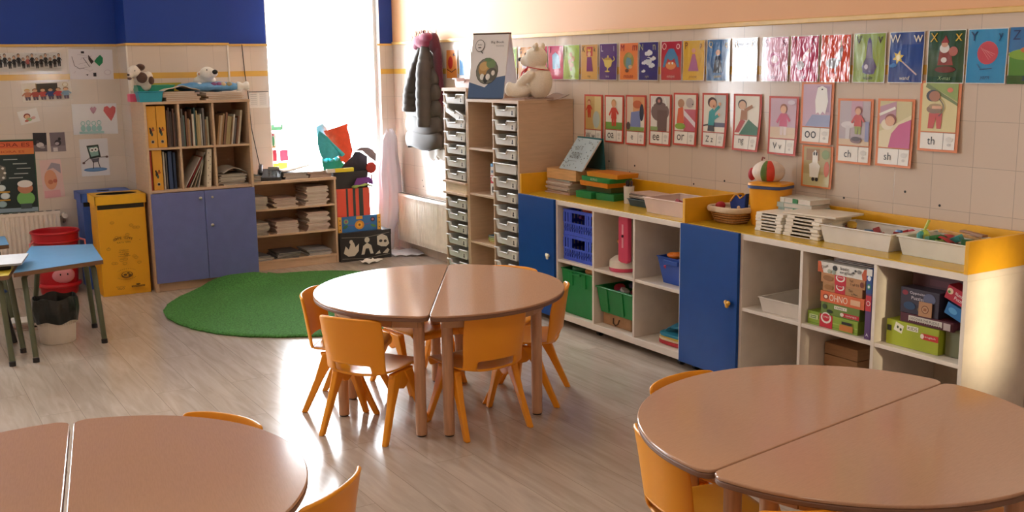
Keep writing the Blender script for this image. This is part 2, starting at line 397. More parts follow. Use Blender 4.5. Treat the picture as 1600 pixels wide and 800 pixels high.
# windows
WF = mat('#F4F1EC', .35, name='white_window_frame')
GL = bpy.data.materials.new('window_glass'); GL.use_nodes = True; nt = GL.node_tree
nt.nodes.remove(nt.nodes['Principled BSDF']); tr = nt.nodes.new('ShaderNodeBsdfTransparent'); gs = nt.nodes.new('ShaderNodeBsdfGlossy'); gs.inputs['Roughness'].default_value = .02
fr = nt.nodes.new('ShaderNodeFresnel'); fr.inputs[0].default_value = 1.45; mx = nt.nodes.new('ShaderNodeMixShader')
nt.links.new(fr.outputs[0], mx.inputs[0]); nt.links.new(tr.outputs[0], mx.inputs[1]); nt.links.new(gs.outputs[0], mx.inputs[2]); nt.links.new(mx.outputs[0], nt.nodes['Material Output'].inputs[0])
def window(n, a, c, z0, z1, axis, pos, bars):
    """frame + pane set in the wall; axis 'y' = wall along x at y=pos, 'x' = wall along y at x=pos"""
    f = MB(); t = .032
    def bx(p0, p1, q0, q1, d0=-.025, d1=.025, b=f, m=WF):
        if axis == 'y': b.box(p0, p1, pos+d0, pos+d1, q0, q1, m)
        else: b.box(pos+d0, pos+d1, p0, p1, q0, q1, m)
    bx(a, a+t, z0, z1); bx(c-t, c, z0, z1); bx(a+t, c-t, z0, z0+t); bx(a+t, c-t, z1-t, z1)
    for u in bars: bx(u-.03, u+.03, z0+t, z1-t)
    o = struct(f.obj('window_%d' % n, bevel=.004))
    g = MB(); bx(a+t, c-t, z0+t, z1-t, -.004, .004, g, GL); g.obj('pane', o)
    return o
window(1, *W1, 'y', YB+.09, [])
window(2, *W2, 'y', YB+.09, [-.80])
window(3, *SUN_SLOT, 'y', YF-.09, [])  # unseen opening, shaped so the sun beam lands on the counter's end panel
s = MB().box(W1[0]-.02, W1[1]+.02, YB-.02, YB+.06, W1[2]-.03, W1[2], WF).obj('trim_4', bevel=.004); struct(s)
b = MB(); b.box(W1[0], W1[0]+.006, YB-.001, YB+.065, W1[2], W1[3], WF); b.box(W1[1]-.006, W1[1], YB-.001, YB+.065, W1[2], W1[3], WF); struct(b.obj('bloom_lining'))  # white lining puts the window's bloom into the reveal colour
# frames round the added ceiling fill lights
for i, (lx, ly) in enumerate(FILLS):
    t = thing('fill_light_frame', 'white rectangular frame of an added fill light %s' % ['nearest the front wall on the left', 'in the middle of the room on the left', 'nearest the front wall on the right', 'in the middle of the room on the right'][i], 'fill light', (lx, ly, 3.10), group='added fill lights above the tables')
    b = MB(); b.box(-.6, .6, -.18, -.15, -.06, 0, WF); b.box(-.6, .6, .15, .18, -.06, 0, WF); b.box(-.6, -.57, -.15, .15, -.06, 0, WF); b.box(.57, .6, -.15, .15, -.06, 0, WF); b.obj('frame', t, bevel=.003)

# radiators
RAD = mat('#F0E6D8', .35, name='white_radiator_enamel')
def radiator(label, L, H, loc, rz, valve):
    t = thing('radiator', label, 'radiator', loc, rz, )
    b = MB(); n = int(L/.033)
    def f(u, v):
        x = u*L; ph = (x/.033) % 1; d = .006*(1 if .25 < ph < .75 else -1)
        e = 1 if .02 < u < .98 else 0
        return Vector((-L/2+x, -.085 - (d*e if .06 < v < .94 else 0), v*H))
    b.box(-L/2, L/2, -.078, -.03, 0, H, RAD); b.grid(f, n*4, 16, RAD); b.obj('panel', t)
    b = MB(); b.box(-L/2-.004, L/2+.004, -.088, -.02, H-.012, H+.012, RAD)
    for k in range(int(L/.06)): b.box(-L/2+.03+k*.06, -L/2+.07+k*.06, -.07, -.04, H+.0125, H+.0135, DARK)
    b.obj('grille', t, bevel=.003)
    for s_ in (-1, 1):
        b = MB(); b.box(s_*L*.36-.02, s_*L*.36+.02, -.03, -.002, .04, H-.04, METAL); b.obj('bracket', t)
    if valve:
        b = MB(); b.tube([(L/2-.01, -.05, H-.03), (L/2+.05, -.05, H-.03)], .012, METAL); b.tube([(L/2+.035, -.05, H-.03), (L/2+.035, -.11, H-.03)], [.022, .019], RAD, 12)
        b.tube([(L/2+.035, -.05, H-.03), (L/2+.035, -.05, H-.08), (L/2+.035, -.004, H-.09)], .009, METAL); b.obj('valve', t)
    return t
radiator('long white ribbed radiator under the coat on the right wall', 1.28, .415, (XW, 7.995, .10), RW, False)
radiator('white radiator under the clock poster on the back wall', 1.5, .36, (.46, YB, .215), 0, True)
# round green rug, its far rim pushed up against the bookcase plinth
b = MB(); prof = [(1.068, .0), (1.074, .010), (1.062, .018)] + [(1.05-.075*i, .020) for i in range(14)]
b.lathe(prof, mat('#4A8A3C', .95, 'rug', 'green_pile'), n=160, cap0=True, cap1=True)
sm = lambda t: max(0, min(1, t))**2*(3-2*max(0, min(1, t)))
for v in b.bm.verts:
    a = math.atan2(v.co.y, v.co.x); k = 1+.005*sin(7*a)+.003*sin(31*a)+.0025*sin(77*a); v.co.x *= k; v.co.y *= k
    if v.co.x > 0: v.co.x *= .86
    X, Y = v.co.x+2.67, v.co.y+7.06
    lift = sm((Y-7.62)/.36)*sm((X-1.95)/.35)*sm((2.75-X)/.3)
    v.co.z += .062*lift
    if Y > 7.975 and X < 2.62: v.co.y = 7.975-7.06
tag(b.obj('round_rug', loc=(2.67, 7.06, 0)), 'round green pile rug on the floor before the bookcase', 'rug')

# ------------------------------------------------------------------ furniture built where it stands (world coordinates under an Empty)
def W(b, name, t, **k):   # a part authored in world coordinates
    o = b.obj(name, t, **k); o.location = (-t.location.x, -t.location.y, -t.location.z); return o
CARC = BEECH
# bookcase with violet doors
t = thing('bookcase', 'tall beech bookcase with six cubbies above two violet blue doors', 'bookcase', (2.13, 8.22, 0))
b = MB(); x0, x1, ya, yb = 1.737, 2.523, 8.0, 8.435; T = .018
b.box(x0, x0+T, ya, yb, 0, 1.395, CARC); b.box(x1-T, x1, ya, yb, 0, 1.395, CARC)
b.box(x0-.004, x1+.004, ya-.004, yb, 1.395, 1.413, CARC)
b.box(x0+T, x1-T, yb-.012, yb, .06, 1.395, BEECHD)
b.box(x0+T, x1-T, ya+.008, yb-.012, .745, .765, CARC); b.box(x0+T, x1-T, ya+.01, yb-.012, .065, .083, CARC); b.box(x0+T, x1-T, ya+.03, ya+.05, 0, .065, CARC)
W(b, 'carcass', t, bevel=.0015)
b = MB(); b.box(x0+T, x1-T, ya+.006, yb-.012, 1.062, 1.078, CARC); W(b, 'shelf', t, bevel=.0015)
for xx in (1.986, 2.240):
    b = MB(); b.box(xx-.008, xx+.008, ya+.004, yb-.012, .765, 1.062, CARC); b.box(xx-.008, xx+.008, ya+.004, yb-.012, 1.078, 1.395, CARC); W(b, 'divider', t, bevel=.0015)
for k, (a, c) in enumerate(((1.742, 2.129), (2.132, 2.519))):
    b = MB(); b.box(a, c, ya-.018, ya, .070, .742, VIOL); d = W(b, 'door', t, bevel=.002)
    xx = (2.110, 2.168)[k]
    b = MB(); b.lathe([(.004, 0), (.004, .012), (.011, .016), (.012, .024), (.006, .028)], METAL, n=14, cap1=True)
    for v in b.bm.verts: v.co = Vector((v.co.x+xx+(.004 if k else -.015), ya-.018-v.co.z, v.co.y+(.480 if k else .69)))
    b.obj('knob', d)
    if k:
        b = MB(); b.lathe([(.009, 0), (.009, .002), (.003, .003)], METAL, n=12, cap1=True)
        for v in b.bm.verts: v.co = Vector((v.co.x+2.19, ya-.018-v.co.z, v.co.y+.69))
        b.obj('lock', d)
# low open shelf with workbooks
t = thing('low_shelf', 'low beech open shelf unit under the window packed with workbooks', 'shelf unit', (2.95, 8.55, 0))
b = MB(); x0, x1, ya, yb = 2.56, 3.345, 8.38, 8.74
b.box(x0, x0+T, ya, yb, 0, .712, CARC); b.box(x1-T, x1, ya, yb, 0, .712, CARC); b.box(x0-.004, x1+.004, ya-.005, yb, .712, .733, CARC)
b.box(x0+T, x1-T, yb-.01, yb, .05, .712, BEECHD); b.box(x0+T, x1-T, ya+.002, yb-.01, .062, .08, CARC); b.box(x0+T, x1-T, ya+.012, ya+.03, 0, .062, CARC)
W(b, 'carcass', t, bevel=.0015)
for z in (.277, .492):
    b = MB(); b.box(x0+T, x1-T, ya+.003, yb-.01, z, z+.016, CARC); W(b, 'shelf', t, bevel=.0015)

# tall tray unit on the right wall : three bays
XF = 3.67
t = thing('tray_cupboard', 'tall beech cupboard of white trays with an open bay in its middle', 'storage unit', (3.88, 6.29, 0))
b = MB(); ys = [(5.953, 5.971), (6.281, 6.296), (6.636, 6.652)]
for a, c in ys: b.box(XF, XW-.005, a, c, 0, 1.392, CARC)
b.box(XF-.004, XW-.005, 5.950, 6.655, 1.392, 1.412, CARC); b.box(XW-.02, XW-.005, 5.971, 6.636, .03, 1.392, BEECHD); b.box(XF+.01, XW-.02, 5.971, 6.636, .03, .048, CARC)
W(b, 'carcass', t, bevel=.0015)
for z in (.380, .728, 1.052):
    b = MB(); b.box(XF+.003, XW-.02, 6.296, 6.636, z, z+.016, CARC); W(b, 'shelf', t, bevel=.0015)
t2 = thing('tray_tower', 'narrow beech tower of white trays beside the coat', 'storage unit', (3.88, 6.82, 0))
b = MB()
for a, c in ((6.656, 6.672), (6.992, 7.008)): b.box(XF, XW-.005, a, c, 0, 1.462, CARC)
b.box(XF-.008, XW-.005, 6.650, 7.020, 1.462, 1.485, CARC); b.box(XW-.02, XW-.005, 6.672, 6.992, .03, 1.462, BEECHD); b.box(XF+.01, XW-.02, 6.672, 6.992, .03, .048, CARC)
W(b, 'carcass', t2, bevel=.0015)
b = MB(); b.box(XF-.02, XF+.05, 6.660, 7.016, .792, .808, CARC); b.box(XF-.02, XF+.05, 6.660, 7.016, .708, .724, CARC); b.box(XF-.002, XF+.3, 6.675, 6.99, .724, .792, mat('#E3C9A4', .5, 'wood')); W(b, 'drawer', t2, bevel=.0015)
LZ = [1.440, 1.350, 1.262, 1.168, 1.075, .980, .886, .680, .588, .495, .401, .307, .212, .118]
RZ = [1.372, 1.277, 1.180, 1.083, .987, .889, .792, .694, .597, .499, .402, .305, .208, .112]
# one shallow tray; local front faces -y
def tray_mesh(w, notch=True, h=.066, D=.36):
    b = MB(); m = TRAYM; hw = w/2; tp = .006
    def wall(P): b.hexa(P, m)
    b.box(-hw+.02, hw-.02, .006, D, -h, -h+.003, m)
    for s_ in (-1, 1):
        b.prism([(.0, 0), (D, 0), (D, -h), (.006, -h)], s_*(hw-.008)-.0015, s_*(hw-.008)+.0015, m, axis='x')
    b.box(-hw+.012, hw-.012, D-.003, D, -h, 0, m)
    b.box(-hw, -hw+.012, -.004, D, -.004, 0, m); b.box(hw-.012, hw, -.004, D, -.004, 0, m); b.box(-hw, hw, D-.002, D+.006, -.004, 0, m)
    # front with its dipped grip
    if notch: P = [(-hw+.006, 0), (-hw*.60, 0), (-hw*.52, -.024), (hw*.18, -.024), (hw*.27, 0), (hw-.006, 0), (hw*.88, -h), (-hw*.78, -h)]
    else: P = [(-hw+.006, 0), (hw-.006, 0), (hw*.9, -h), (-hw*.9, -h)]
    b.prism(P, -.002, .002, m, axis='y')
    # rolled rim along the front edge
    rim = [(-hw-.002, -.008, -.002), (-hw*.60, -.008, -.002)] + ([(-hw*.52, -.010, -.026), (hw*.18, -.010, -.026), (hw*.27, -.008, -.002)] if notch else []) + [(hw+.002, -.008, -.002)]
    b.tube(rim, .0075, m, 8, flat=.7)
    return b
def tray(label, yc, z, first, w=.296, tip=0, kind=0, loc_x=XF):
    loc = (loc_x, yc, z)
    if first is not None: o = dup(first, loc, RW, label)
    else:
        o = thing('storage_tray', label, 'tray', loc, RW, 'white trays in the storage towers')
        tray_mesh(w, kind != 1).obj('tray_body', o, bevel=.001)
        if kind != 1:
            c = Card(.052, .042, '#EFEAE2', .0008); c.oval(.5, .62, .16, .2, '#3A3030'); c.rect(.30, .12, .7, .42, '#4A4344'); c.obj('name_label', o, loc=(.098, -.004, -.060))
    if tip: o.rotation_euler = (0, tip, RW)
    return o
p = None
for i, z in enumerate(LZ):
    q = tray('%s from the top in the drawer tower beside the coat' % ('white tray, ' + ORD[i]), 6.832, z, p, w=.312, tip=(.30 if i == 1 else 0))
    if i == 1: q['label'] = 'white tray hanging tilted near the top of the tower beside the coat'; q.location.z -= .012; q.location.x -= .004
    if p is None: p = q
p = None
for i, z in enumerate(RZ):
    if i == 4: tray('white tray turned back to front without grip, fifth in the bear\'s cupboard', 6.126, z, None, kind=1); continue
    q = tray('white tray, %s from the top in the cupboard under the teddy bear' % ORD[i], 6.126, z, p)
    if p is None: p = q

# low counters with coloured doors
def knob(door, y, z, col):
    b = MB(); b.lathe([(.006, 0), (.006, .010)], METAL, n=10)
    for k in range(3):
        a = 2*pi*k/3+.6; b.ell((.011*cos(a), .011*sin(a), .016), (.012, .012, .008), col)
    b.ell((0, 0, .018), (.011, .011, .009), col)
    for v in b.bm.verts: v.co = Vector((XF-.018-v.co.z, y+v.co.x, z+v.co.y))
    o = b.obj('knob', door); return o
def counter(label, ya, yb, divs, door, ends, base, knobc):
    t = thing('counter_cabinet', label, 'cabinet', (3.88, (ya+yb)/2, 0))
    b = MB(); S = .02
    b.box(XF, XW-.006, ya, ya+S, base+.04, .775, WHITE); b.box(XF, XW-.006, yb-S, yb, base+.04, .775, WHITE)
    b.box(XF, XW-.006, door[0]-S, door[0], base+.04, .775, WHITE)
    b.box(XF-.002, XW-.006, ya, yb, .775, .803, WHITE)
    b.box(XF, XW-.006, ya, yb, base, base+.04, WHITE); b.box(XW-.016, XW-.006, ya+S, yb-S, base+.04, .775, WHITEB)
    W(b, 'carcass', t, bevel=.0015)
    b = MB(); b.box(XF+.012, XW-.02, ya+.002, yb-.002, .803, .808, YELG); W(b, 'worktop', t)
    for d in divs:
        b = MB(); b.box(XF, XW-.016, d-.009, d+.009, base+.04, .775, WHITE); W(b, 'divider', t, bevel=.0015)
    cells = [ya+S] + sorted(divs) + [door[0]-S]
    for a, c in zip(cells[:-1], cells[1:]):
        b = MB(); b.box(XF+.002, XW-.016, a+(.009 if a in divs else 0), c-(.009 if c in divs else 0), .412, .430, WHITE); W(b, 'shelf', t, bevel=.0015)
    b = MB(); b.box(XF-.018, XF, door[0]-.004, door[1]-.002, base+.002, .806, BLUE); d = W(b, 'door', t, bevel=.002)
    knob(d, door[0]+.05, .44, knobc)
    for e in ends:
        b = MB(); b.box(XF-.002, XW-.024, e[0], e[1], .803, .936, YEL); W(b, 'end_board', t, bevel=.0015)
    b = MB(); b.box(XW-.024, XW-.008, ya, yb, .803, .930, YEL); W(b, 'back_board', t, bevel=.0015)
    if base > 0:
        for yy in (ya+.06, (ya+yb)/2, yb-.06):
            b = MB(); b.tube([(XF+.06, yy-.012, .022), (XF+.06, yy+.012, .022)], .022, BLACK, 12); b.box(XF+.045, XF+.075, yy-.016, yy+.016, .022, base, BLACK); W(b, 'caster', t)
    return t
counter('far white counter cabinet with yellow top and six cubbies beside the tray cupboard', 4.300, 5.945, [4.719, 5.117], (5.520, 5.945), [(5.925, 5.944)], .045, mat('#E9E3C8', .4))
counter('near white counter cabinet with yellow top, blue door and board game cubbies', 2.575, 4.298, [3.025, 3.450], (3.858, 4.298), [(4.279, 4.298), (2.575, 2.594)], .045, mat('#E3A62C', .4))

# ------------------------------------------------------------------ half round tables
def make_table(label, loc, rz, group=None):
    t = thing('half_round_table', label, 'table', loc, rz, group)
    R, Z1 = .600, .597
    cr = .035; P = []
    for i in range(0, 5):
        a = -pi/2 + (pi/2)*i/4*1.0; P.append((R-cr-.004+cr*cos(a), .001+cr+cr*sin(a)*1.0))
    a0 = math.asin((.003+cr)/R)
    P = P[:-1] + [(R*cos(a), R*sin(a)) for a in [a0+(pi-2*a0)*k/56 for k in range(57)]] + [(-q[0], q[1]) for q in P[:-1][::-1]]
    b = MB(); b.prism(P, Z1-.010, Z1, TOP, TOP); b.obj('tabletop', t, bevel=.003)
    b = MB(); b.prism([(x*.9985, .0015+(y-.0015)*.9985) for x, y in P], Z1-.027, Z1-.010, EDGE, EDGE); b.obj('edge_band', t, bevel=.004)
    b = MB()
    b.box(-.46, .46, .045, .065, Z1-.085, Z1-.027, BEECHD)
    pts = [(.46*cos(a), .06+.44*sin(a)) for a in [pi*k/12 for k in range(13)]]
    for p0, p1 in zip(pts[:-1], pts[1:]):
        d = Vector((p1[0]-p0[0], p1[1]-p0[1])).normalized(); n = Vector((-d.y, d.x))*.009
        b.hexa([(p0[0]-n.x, p0[1]-n.y, Z1-.085), (p1[0]-n.x, p1[1]-n.y, Z1-.085), (p1[0]+n.x, p1[1]+n.y, Z1-.085), (p0[0]+n.x, p0[1]+n.y, Z1-.085),
                (p0[0]-n.x, p0[1]-n.y, Z1-.027), (p1[0]-n.x, p1[1]-n.y, Z1-.027), (p1[0]+n.x, p1[1]+n.y, Z1-.027), (p0[0]+n.x, p0[1]+n.y, Z1-.027)], BEECHD)
    b.obj('apron', t)
    for x, y in ((-.42, .062), (.42, .062), (-.13, .462), (.13, .462)):
        b = MB(); b.tube([(x, y, .006), (x, y, Z1-.027)], .0255, LEGW, 16); l = b.obj('leg', t, bevel=.003)
        b = MB(); b.tube([(x, y, 0), (x, y, .006)], .021, DARK, 12); b.obj('foot_pad', l)
    return t
def at_t(c, ang, along=0, perp=0):
    a = radians(ang); return (c[0]+along*cos(a)-perp*sin(a), c[1]+along*sin(a)+perp*cos(a), 0)
C1, C2, C3 = (2.283, 4.447), (2.370, 2.052), (.337, 2.756)
A1, A2, A3 = 58, 8.2, 79.6
tb = make_table('left half of the round table in the middle of the room', at_t(C1, A1, 0, .001), radians(A1), 'half round beech tables')
dup(tb, at_t(C1, A1, 0, -.001), radians(A1+180), 'right half of the round table in the middle of the room')
dup(tb, at_t(C2, A2, .006, .0015), radians(A2), 'far half of the big round table beside the board game counter')
dup(tb, at_t(C2, A2, 0, -.001), radians(A2+180), 'near half of the big round table at the right foreground')
dup(tb, at_t(C3, A3, 0, .004), radians(A3), 'left half of the round table cut off by the left foreground')
dup(tb, at_t(C3, A3, 0, -.004), radians(A3+180), 'right half of the round table in the left foreground')

# ------------------------------------------------------------------ one piece plastic chairs; origin on the floor under the seat, facing +y
def lerp_tab(tab, s):
    for (s0, v0), (s1, v1) in zip(tab[:-1], tab[1:]):
        if s <= s1:
            f = (s-s0)/(s1-s0); f = f*f*(3-2*f) if False else f
            return tuple(a+(b_-a)*f for a, b_ in zip(v0, v1))
    return tab[-1][1]
# profile: s -> (y, z, half width, side curl up, side curl forward)
PROF = [(0.0, (.185, .272, .150, -.008, 0)), (.05, (.190, .298, .158, -.004, 0)), (.12, (.170, .314, .166, .004, 0)), (.30, (.08, .310, .172, .012, 0)),
        (.46, (-.03, .305, .172, .016, .0)), (.54, (-.100, .302, .168, .022, .006)), (.60, (-.140, .304, .160, .022, .020)), (.65, (-.158, .312, .154, .014, .032)),
        (.72, (-.168, .352, .152, 0, .040)), (.86, (-.184, .470, .160, 0, .040)), (.965, (-.198, .560, .160, 0, .036)), (1.0, (-.204, .573, .148, -.006, .032))]
def shell(u, v):
    y, z, hw, cu, cf = lerp_tab(PROF, u); x = (v-.5)*2; e = abs(x)**2.6
    return Vector((x*hw, y+cf*e, z+cu*e))
def make_chair():
    t = thing('plastic_chair', '', 'chair', (0, 0, 0), 0, 'orange plastic chairs round the tables')
    b = MB(); s0 = 13/24
    b.grid(lambda u, v: shell(u*.635, v), 22, 12, CHAIR); b.obj('seat', t, solid=.010, sub=1)
    # backrest: two uprights beside the grip slot, then the panel
    def skip(u, v): return .05 < u < .26 and .20 < v < .80
    b = MB(); b.grid(lambda u, v: shell(.625+.375*u, v), 20, 15, CHAIR, skip=skip)
    back = b.obj('backrest', t, solid=.013, sub=1)
    # thickened bottom rim of the panel
    b = MB(); b.tube([tuple(shell(.728, .16+.68*k/10) + Vector((0, -.008, 0))) for k in range(11)], .006, CHAIR, 8); b.obj('rim', back)
    for sx in (-1, 1):
        for fr in (1, -1):
            b = MB()
            top = Vector((sx*.150, .035 if fr > 0 else -.045, .298)); ft = Vector((sx*.170, .178 if fr > 0 else -.182, 0))
            mid = top.lerp(ft, .45)
            def ring(c, wx, wy): return [(c.x-wx, c.y-wy, c.z), (c.x+wx, c.y-wy, c.z), (c.x+wx, c.y+wy, c.z), (c.x-wx, c.y+wy, c.z)]
            b.hexa(ring(mid, .0135, .020) + ring(top, .018, .036), CHAIR)
            b.hexa(ring(ft, .0125, .0145) + ring(mid, .0135, .020), CHAIR)
            bmesh.ops.remove_doubles(b.bm, verts=b.bm.verts[:], dist=.0003)
            dd = [f for f in b.bm.faces if abs(f.normal.z) > .9 and abs(f.calc_center_median().z-mid.z) < .002]
            bmesh.ops.delete(b.bm, geom=dd, context='FACES_ONLY')
            for f in b.bm.faces: f.smooth = True
            b.obj('leg', t, bevel=.006, seg=3)
    # gusset under each side of the seat joining the two legs
    for sx in (-1, 1):
        b = MB(); x = sx*.152
        b.prism([(.085, .300), (-.095, .300), (-.085, .27), (-.030, .220), (.0, .212), (.022, .220), (.075, .27)], x-.012, x+.012, CHAIR, axis='x'); b.obj('gusset', t, bevel=.006)
    return t
ch = make_chair()
CH = [((1.872, 4.330), 32.6, 'orange chair with its back to the camera, left front of middle table'),
      ((1.927, 4.757), -38, 'orange chair seen from the side at the far left of middle table'),
      ((2.302, 4.125), 92, 'orange chair with its back to the camera, right front of middle table'),
      ((2.722, 4.365), 137, 'orange chair at the right side of the middle table, near the counter'),
      ((2.365, 4.880), -80, 'orange chair on the far side of the middle table, seen through its legs'),
      ((2.765, 4.715), 217, 'orange chair at the far right of the middle table, mostly hidden'),
      ((.717, 3.105), 212, 'orange chair whose backrest peeks over the far edge of left foreground table'),
      ((.840, 2.635), 129, 'orange chair cut off at the bottom between the two foreground tables'),
      ((2.362, 2.560), -83, 'orange chair peeking over the far left edge of the right foreground table'),
      ((2.060, 2.270), -12, 'orange chair seen side on at the left edge of right foreground table'),
      ((1.985, 1.870), 66, 'orange chair whose back top shows under the near edge, bottom right'),
      ((2.720, 1.620), 118, 'orange chair at the near right of the right foreground table')]
for i, ((x, y), a, lab) in enumerate(CH):
    o = ch if i == 0 else dup(ch, (0, 0, 0))
    o.location = (x, y, 0); o.rotation_euler = (0, 0, radians(a-90)); o['label'] = lab

# ------------------------------------------------------------------ papers, books, boxes
def rbox(b, x0, x1, y0, y1, z0, z1, m, rz=0, c=None): return b.box(x0, x1, y0, y1, z0, z1, m, rz, c)
PG = mat('#DDD3C6', .8, name='page_edges')
def booklet(name, label, cat, group, loc, w, d, h, cov, rz=0, spine='x', parent=None):
    """a lying booklet, cover colour outside, page block inside; origin at its base centre"""
    b = MB(); c = mat(cov, .5, name='book_cover')
    e = min(.003, h*.3)
    b.box(-w/2, w/2, -d/2, d/2, 0, e, c); b.box(-w/2, w/2, -d/2, d/2, h-e, h, c)
    b.box(-w/2+.003, w/2-.003, -d/2+.003, d/2-.003, e, h-e, PG)
    b.box(-w/2, -w/2+.003, -d/2, d/2, e, h-e, c)
    o = b.obj(name, loc=loc, rz=rz); return tag(o, label, cat, group)
def stack(n, x, y, z, w, d, h, cols, label, group, name='workbook', cat='workbook', jit=.012, rot=.06, rz=0):
    proto = {}
    for i in range(n):
        hh = h
        c = cols[random.randrange(len(cols))]
        loc = (x+random.uniform(-jit, jit), y+random.uniform(-jit, jit)*.5, z); r = rz+random.uniform(-rot, rot)
        if c not in proto: proto[c] = booklet(name, label, cat, group, loc, w, d, hh, c, r)
        else:
            o = proto[c].copy(); COL.objects.link(o); o.location = loc; o.rotation_euler.z = r
        z += hh+.0006
    return z
SX = [2.655, 2.905, 3.18]
GREYS = ['#B9AFA6', '#A79D96', '#C9BFB5', '#8F8882']; PINKS = ['#CDB3A6', '#D8C4B8', '#BFA195', '#E0D2C8']
for (zz, ns) in ((.508, (9, 7, 14)), (.293, (9, 9, 14))):
    row = 'upper' if zz > .4 else 'middle'
    for x, n, cols, side in zip(SX, ns, (GREYS, PINKS, PINKS), ('left', 'centre', 'right')):
        stack(n, x, 8.52, zz, .19, .25, .0105, cols, 'thin school workbook in the %s pile on the %s shelf of the low shelf unit' % (side, row), 'workbooks in the %s %s pile' % (row, side), jit=.014)
for x, n, side, cols in zip(SX, (4, 5, 5), ('left', 'centre', 'right'), (GREYS+['#6B7078'], ['#56585C', '#8F9094', '#C9C5C0'], ['#C9C5C0', '#9A9C9F'])):
    stack(n, x, 8.52, .080, .20, .26, .0095, cols, 'grey folder in the %s pile on the bottom shelf of the low shelf unit' % side, 'folders in the bottom %s pile' % side, 'folder', 'folder', jit=.02, rot=.16)
b = MB(); b.box(-.004, .004, -.004, .004, 0, .0, PAPER) if False else None
# on the low shelf: dark notebooks, telephone, loose paper, paper piles
stack(4, 2.645, 8.50, .733, .13, .20, .012, ['#4A5054', '#6D7376'], 'grey notebook in the small pile left of the telephone', 'notebooks beside the telephone', 'notebook', 'notebook', jit=.006)
stack(5, 3.02, 8.55, .733, .20, .22, .010, ['#A9A6A6', '#B9B2AC', '#9C9692'], 'grey exercise book in the pile right of the telephone', 'exercise books right of the telephone', 'exercise_book', 'exercise book')
stack(5, 3.225, 8.55, .733, .19, .22, .010, ['#B79A8D', '#A58577', '#C4AA9C'], 'brownish exercise book in the pile at the right end of low shelf', 'exercise books at the right end of the low shelf', 'exercise_book', 'exercise book')
b = MB(); b.grid(lambda u, v: Vector(((u-.5)*.28, (v-.5)*.20, .01+.05*max(0, u-.3)**1.3+.012*sin(6*v))), 14, 8, PAPER); tag(b.obj('paper_sheet', loc=(3.02, 8.58, .79), rz=.25, solid=.001), 'loose white sheet curling up on the pile beside the telephone', 'paper')
t = thing('telephone', 'dark grey desk telephone with handset on the low shelf', 'telephone', (2.815, 8.52, .733), -.35)
PH = mat('#3B3E42', .35, name='phone_plastic')
b = MB(); b.prism([(-.10, 0), (.10, 0), (.10, .075), (.06, .085), (-.10, .028)], -.09, .10, PH, axis='x'); b.obj('base', t, bevel=.006)
k0 = MB()
for i in range(3):
    for j in range(4):
        x, y = -.005+i*.028, -.075+j*.026; z = .028+(y+.10)/.16*.057
        k0 = MB(); k0.box(x, x+.018, y, y+.015, z, z+.006, mat('#6E7276', .4)); k0.obj('key', t, bevel=.002)
b = MB(); b.box(-.005, .085, .045, .06, .078, .10, mat('#7F8A86', .2)); b.obj('display', t, bevel=.002)
b = MB(); b.tube([(-.062, -.09, .055), (-.062, -.07, .072), (-.062, 0, .098), (-.062, .07, .112), (-.062, .095, .100)], [.020, .022, .015, .022, .020], PH, 12); b.obj('handset', t, sub=1)
b = MB(); b.tube([(2.735, 8.79, 1.84), (2.745, 8.785, 1.6), (2.765, 8.785, 1.40), (2.775, 8.785, 1.15), (2.805, 8.78, .95), (2.815, 8.75, .84), (2.80, 8.66, .745)], .0035, BLACK, 6); tag(b.obj('telephone_cable'), 'thin dark cable running down the wall to the telephone', 'cable')

# books standing in the bookcase cubbies
def standing(label, group, x, y, z, w, h, d, col, lean=0, name='book', cat='book', extra=None):
    b = MB(); c = mat(col, .5, name='book_cover')
    b.box(0, w, 0, d, 0, h, c) if w < .006 else (b.box(0, .002, 0, d, 0, h, c), b.box(w-.002, w, 0, d, 0, h, c), b.box(0, w, 0, .002, 0, h, c), b.box(.002, w-.002, .003, d-.003, .003, h-.003, PG))
    o = b.obj(name, loc=(x, y, z)); o.rotation_euler.y = lean
    if extra: extra(o)
    return tag(o, label, cat, group)
def cubby(x0, z0, data, where, group, y=8.03):
    x = x0
    for i, (w, h, d, col, lean, nm) in enumerate(data):
        standing('%s spined book, %s from the left in the %s cubby of the bookcase' % (nm, ORD[i], where), group, x+max(0, -sin(lean)*h), y+.006*(i % 3), z0, w, h, d, col, lean)
        x += w+.0015+abs(sin(lean))*h*0
def binder(x, z, label, w=.066, h=.305, marks=True, col='#E3A43A'):
    t = thing('ring_binder', label, 'binder', (x, 8.02, z), 0, 'ring binders in the left cubbies')
    b = MB(); c = mat(col, .45, name='binder_card'); b.box(0, w, 0, .28, 0, h, c); b.obj('cover', t, bevel=.003)
    cd_ = Card(w*.9, h*.9, '#E3A43A', 0, rough=.5)
    if marks:
        cd_.oval(.35, .40, .16, .07, '#2B2622'); cd_.oval(.62, .47, .10, .05, '#5A3A24'); cd_.oval(.45, .33, .13, .05, '#3B5147'); cd_.oval(.25, .48, .10, .03, '#2B2622')
        cd_.oval(.6, .44, .2, .03, '#B05A2A')
    cd_.obj('spine_print', t, loc=(w/2, -.0012, .01))
    b = MB(); b.tube([(w*.5, -.0005, .045), (w*.5, -.003, .045)], .013, METAL, 16); b.tube([(w*.5, -.003, .045), (w*.5, -.0035, .045)], .009, BLACK, 16); b.obj('finger_ring', t)
binder(1.758, 1.078, 'orange ring binder with dark markings, first in the upper left cubby'); binder(1.827, 1.078, 'orange ring binder with dark markings, second in the upper left cubby')
binder(1.777, .765, 'orange ring binder with dark markings in the lower left cubby', w=.070)
standing('red spined folder at the far left of the lower left cubby', 'books in the lower left cubby', 1.757, 8.03, .765, .018, .29, .24, '#B5402A', 0, 'folder', 'folder')
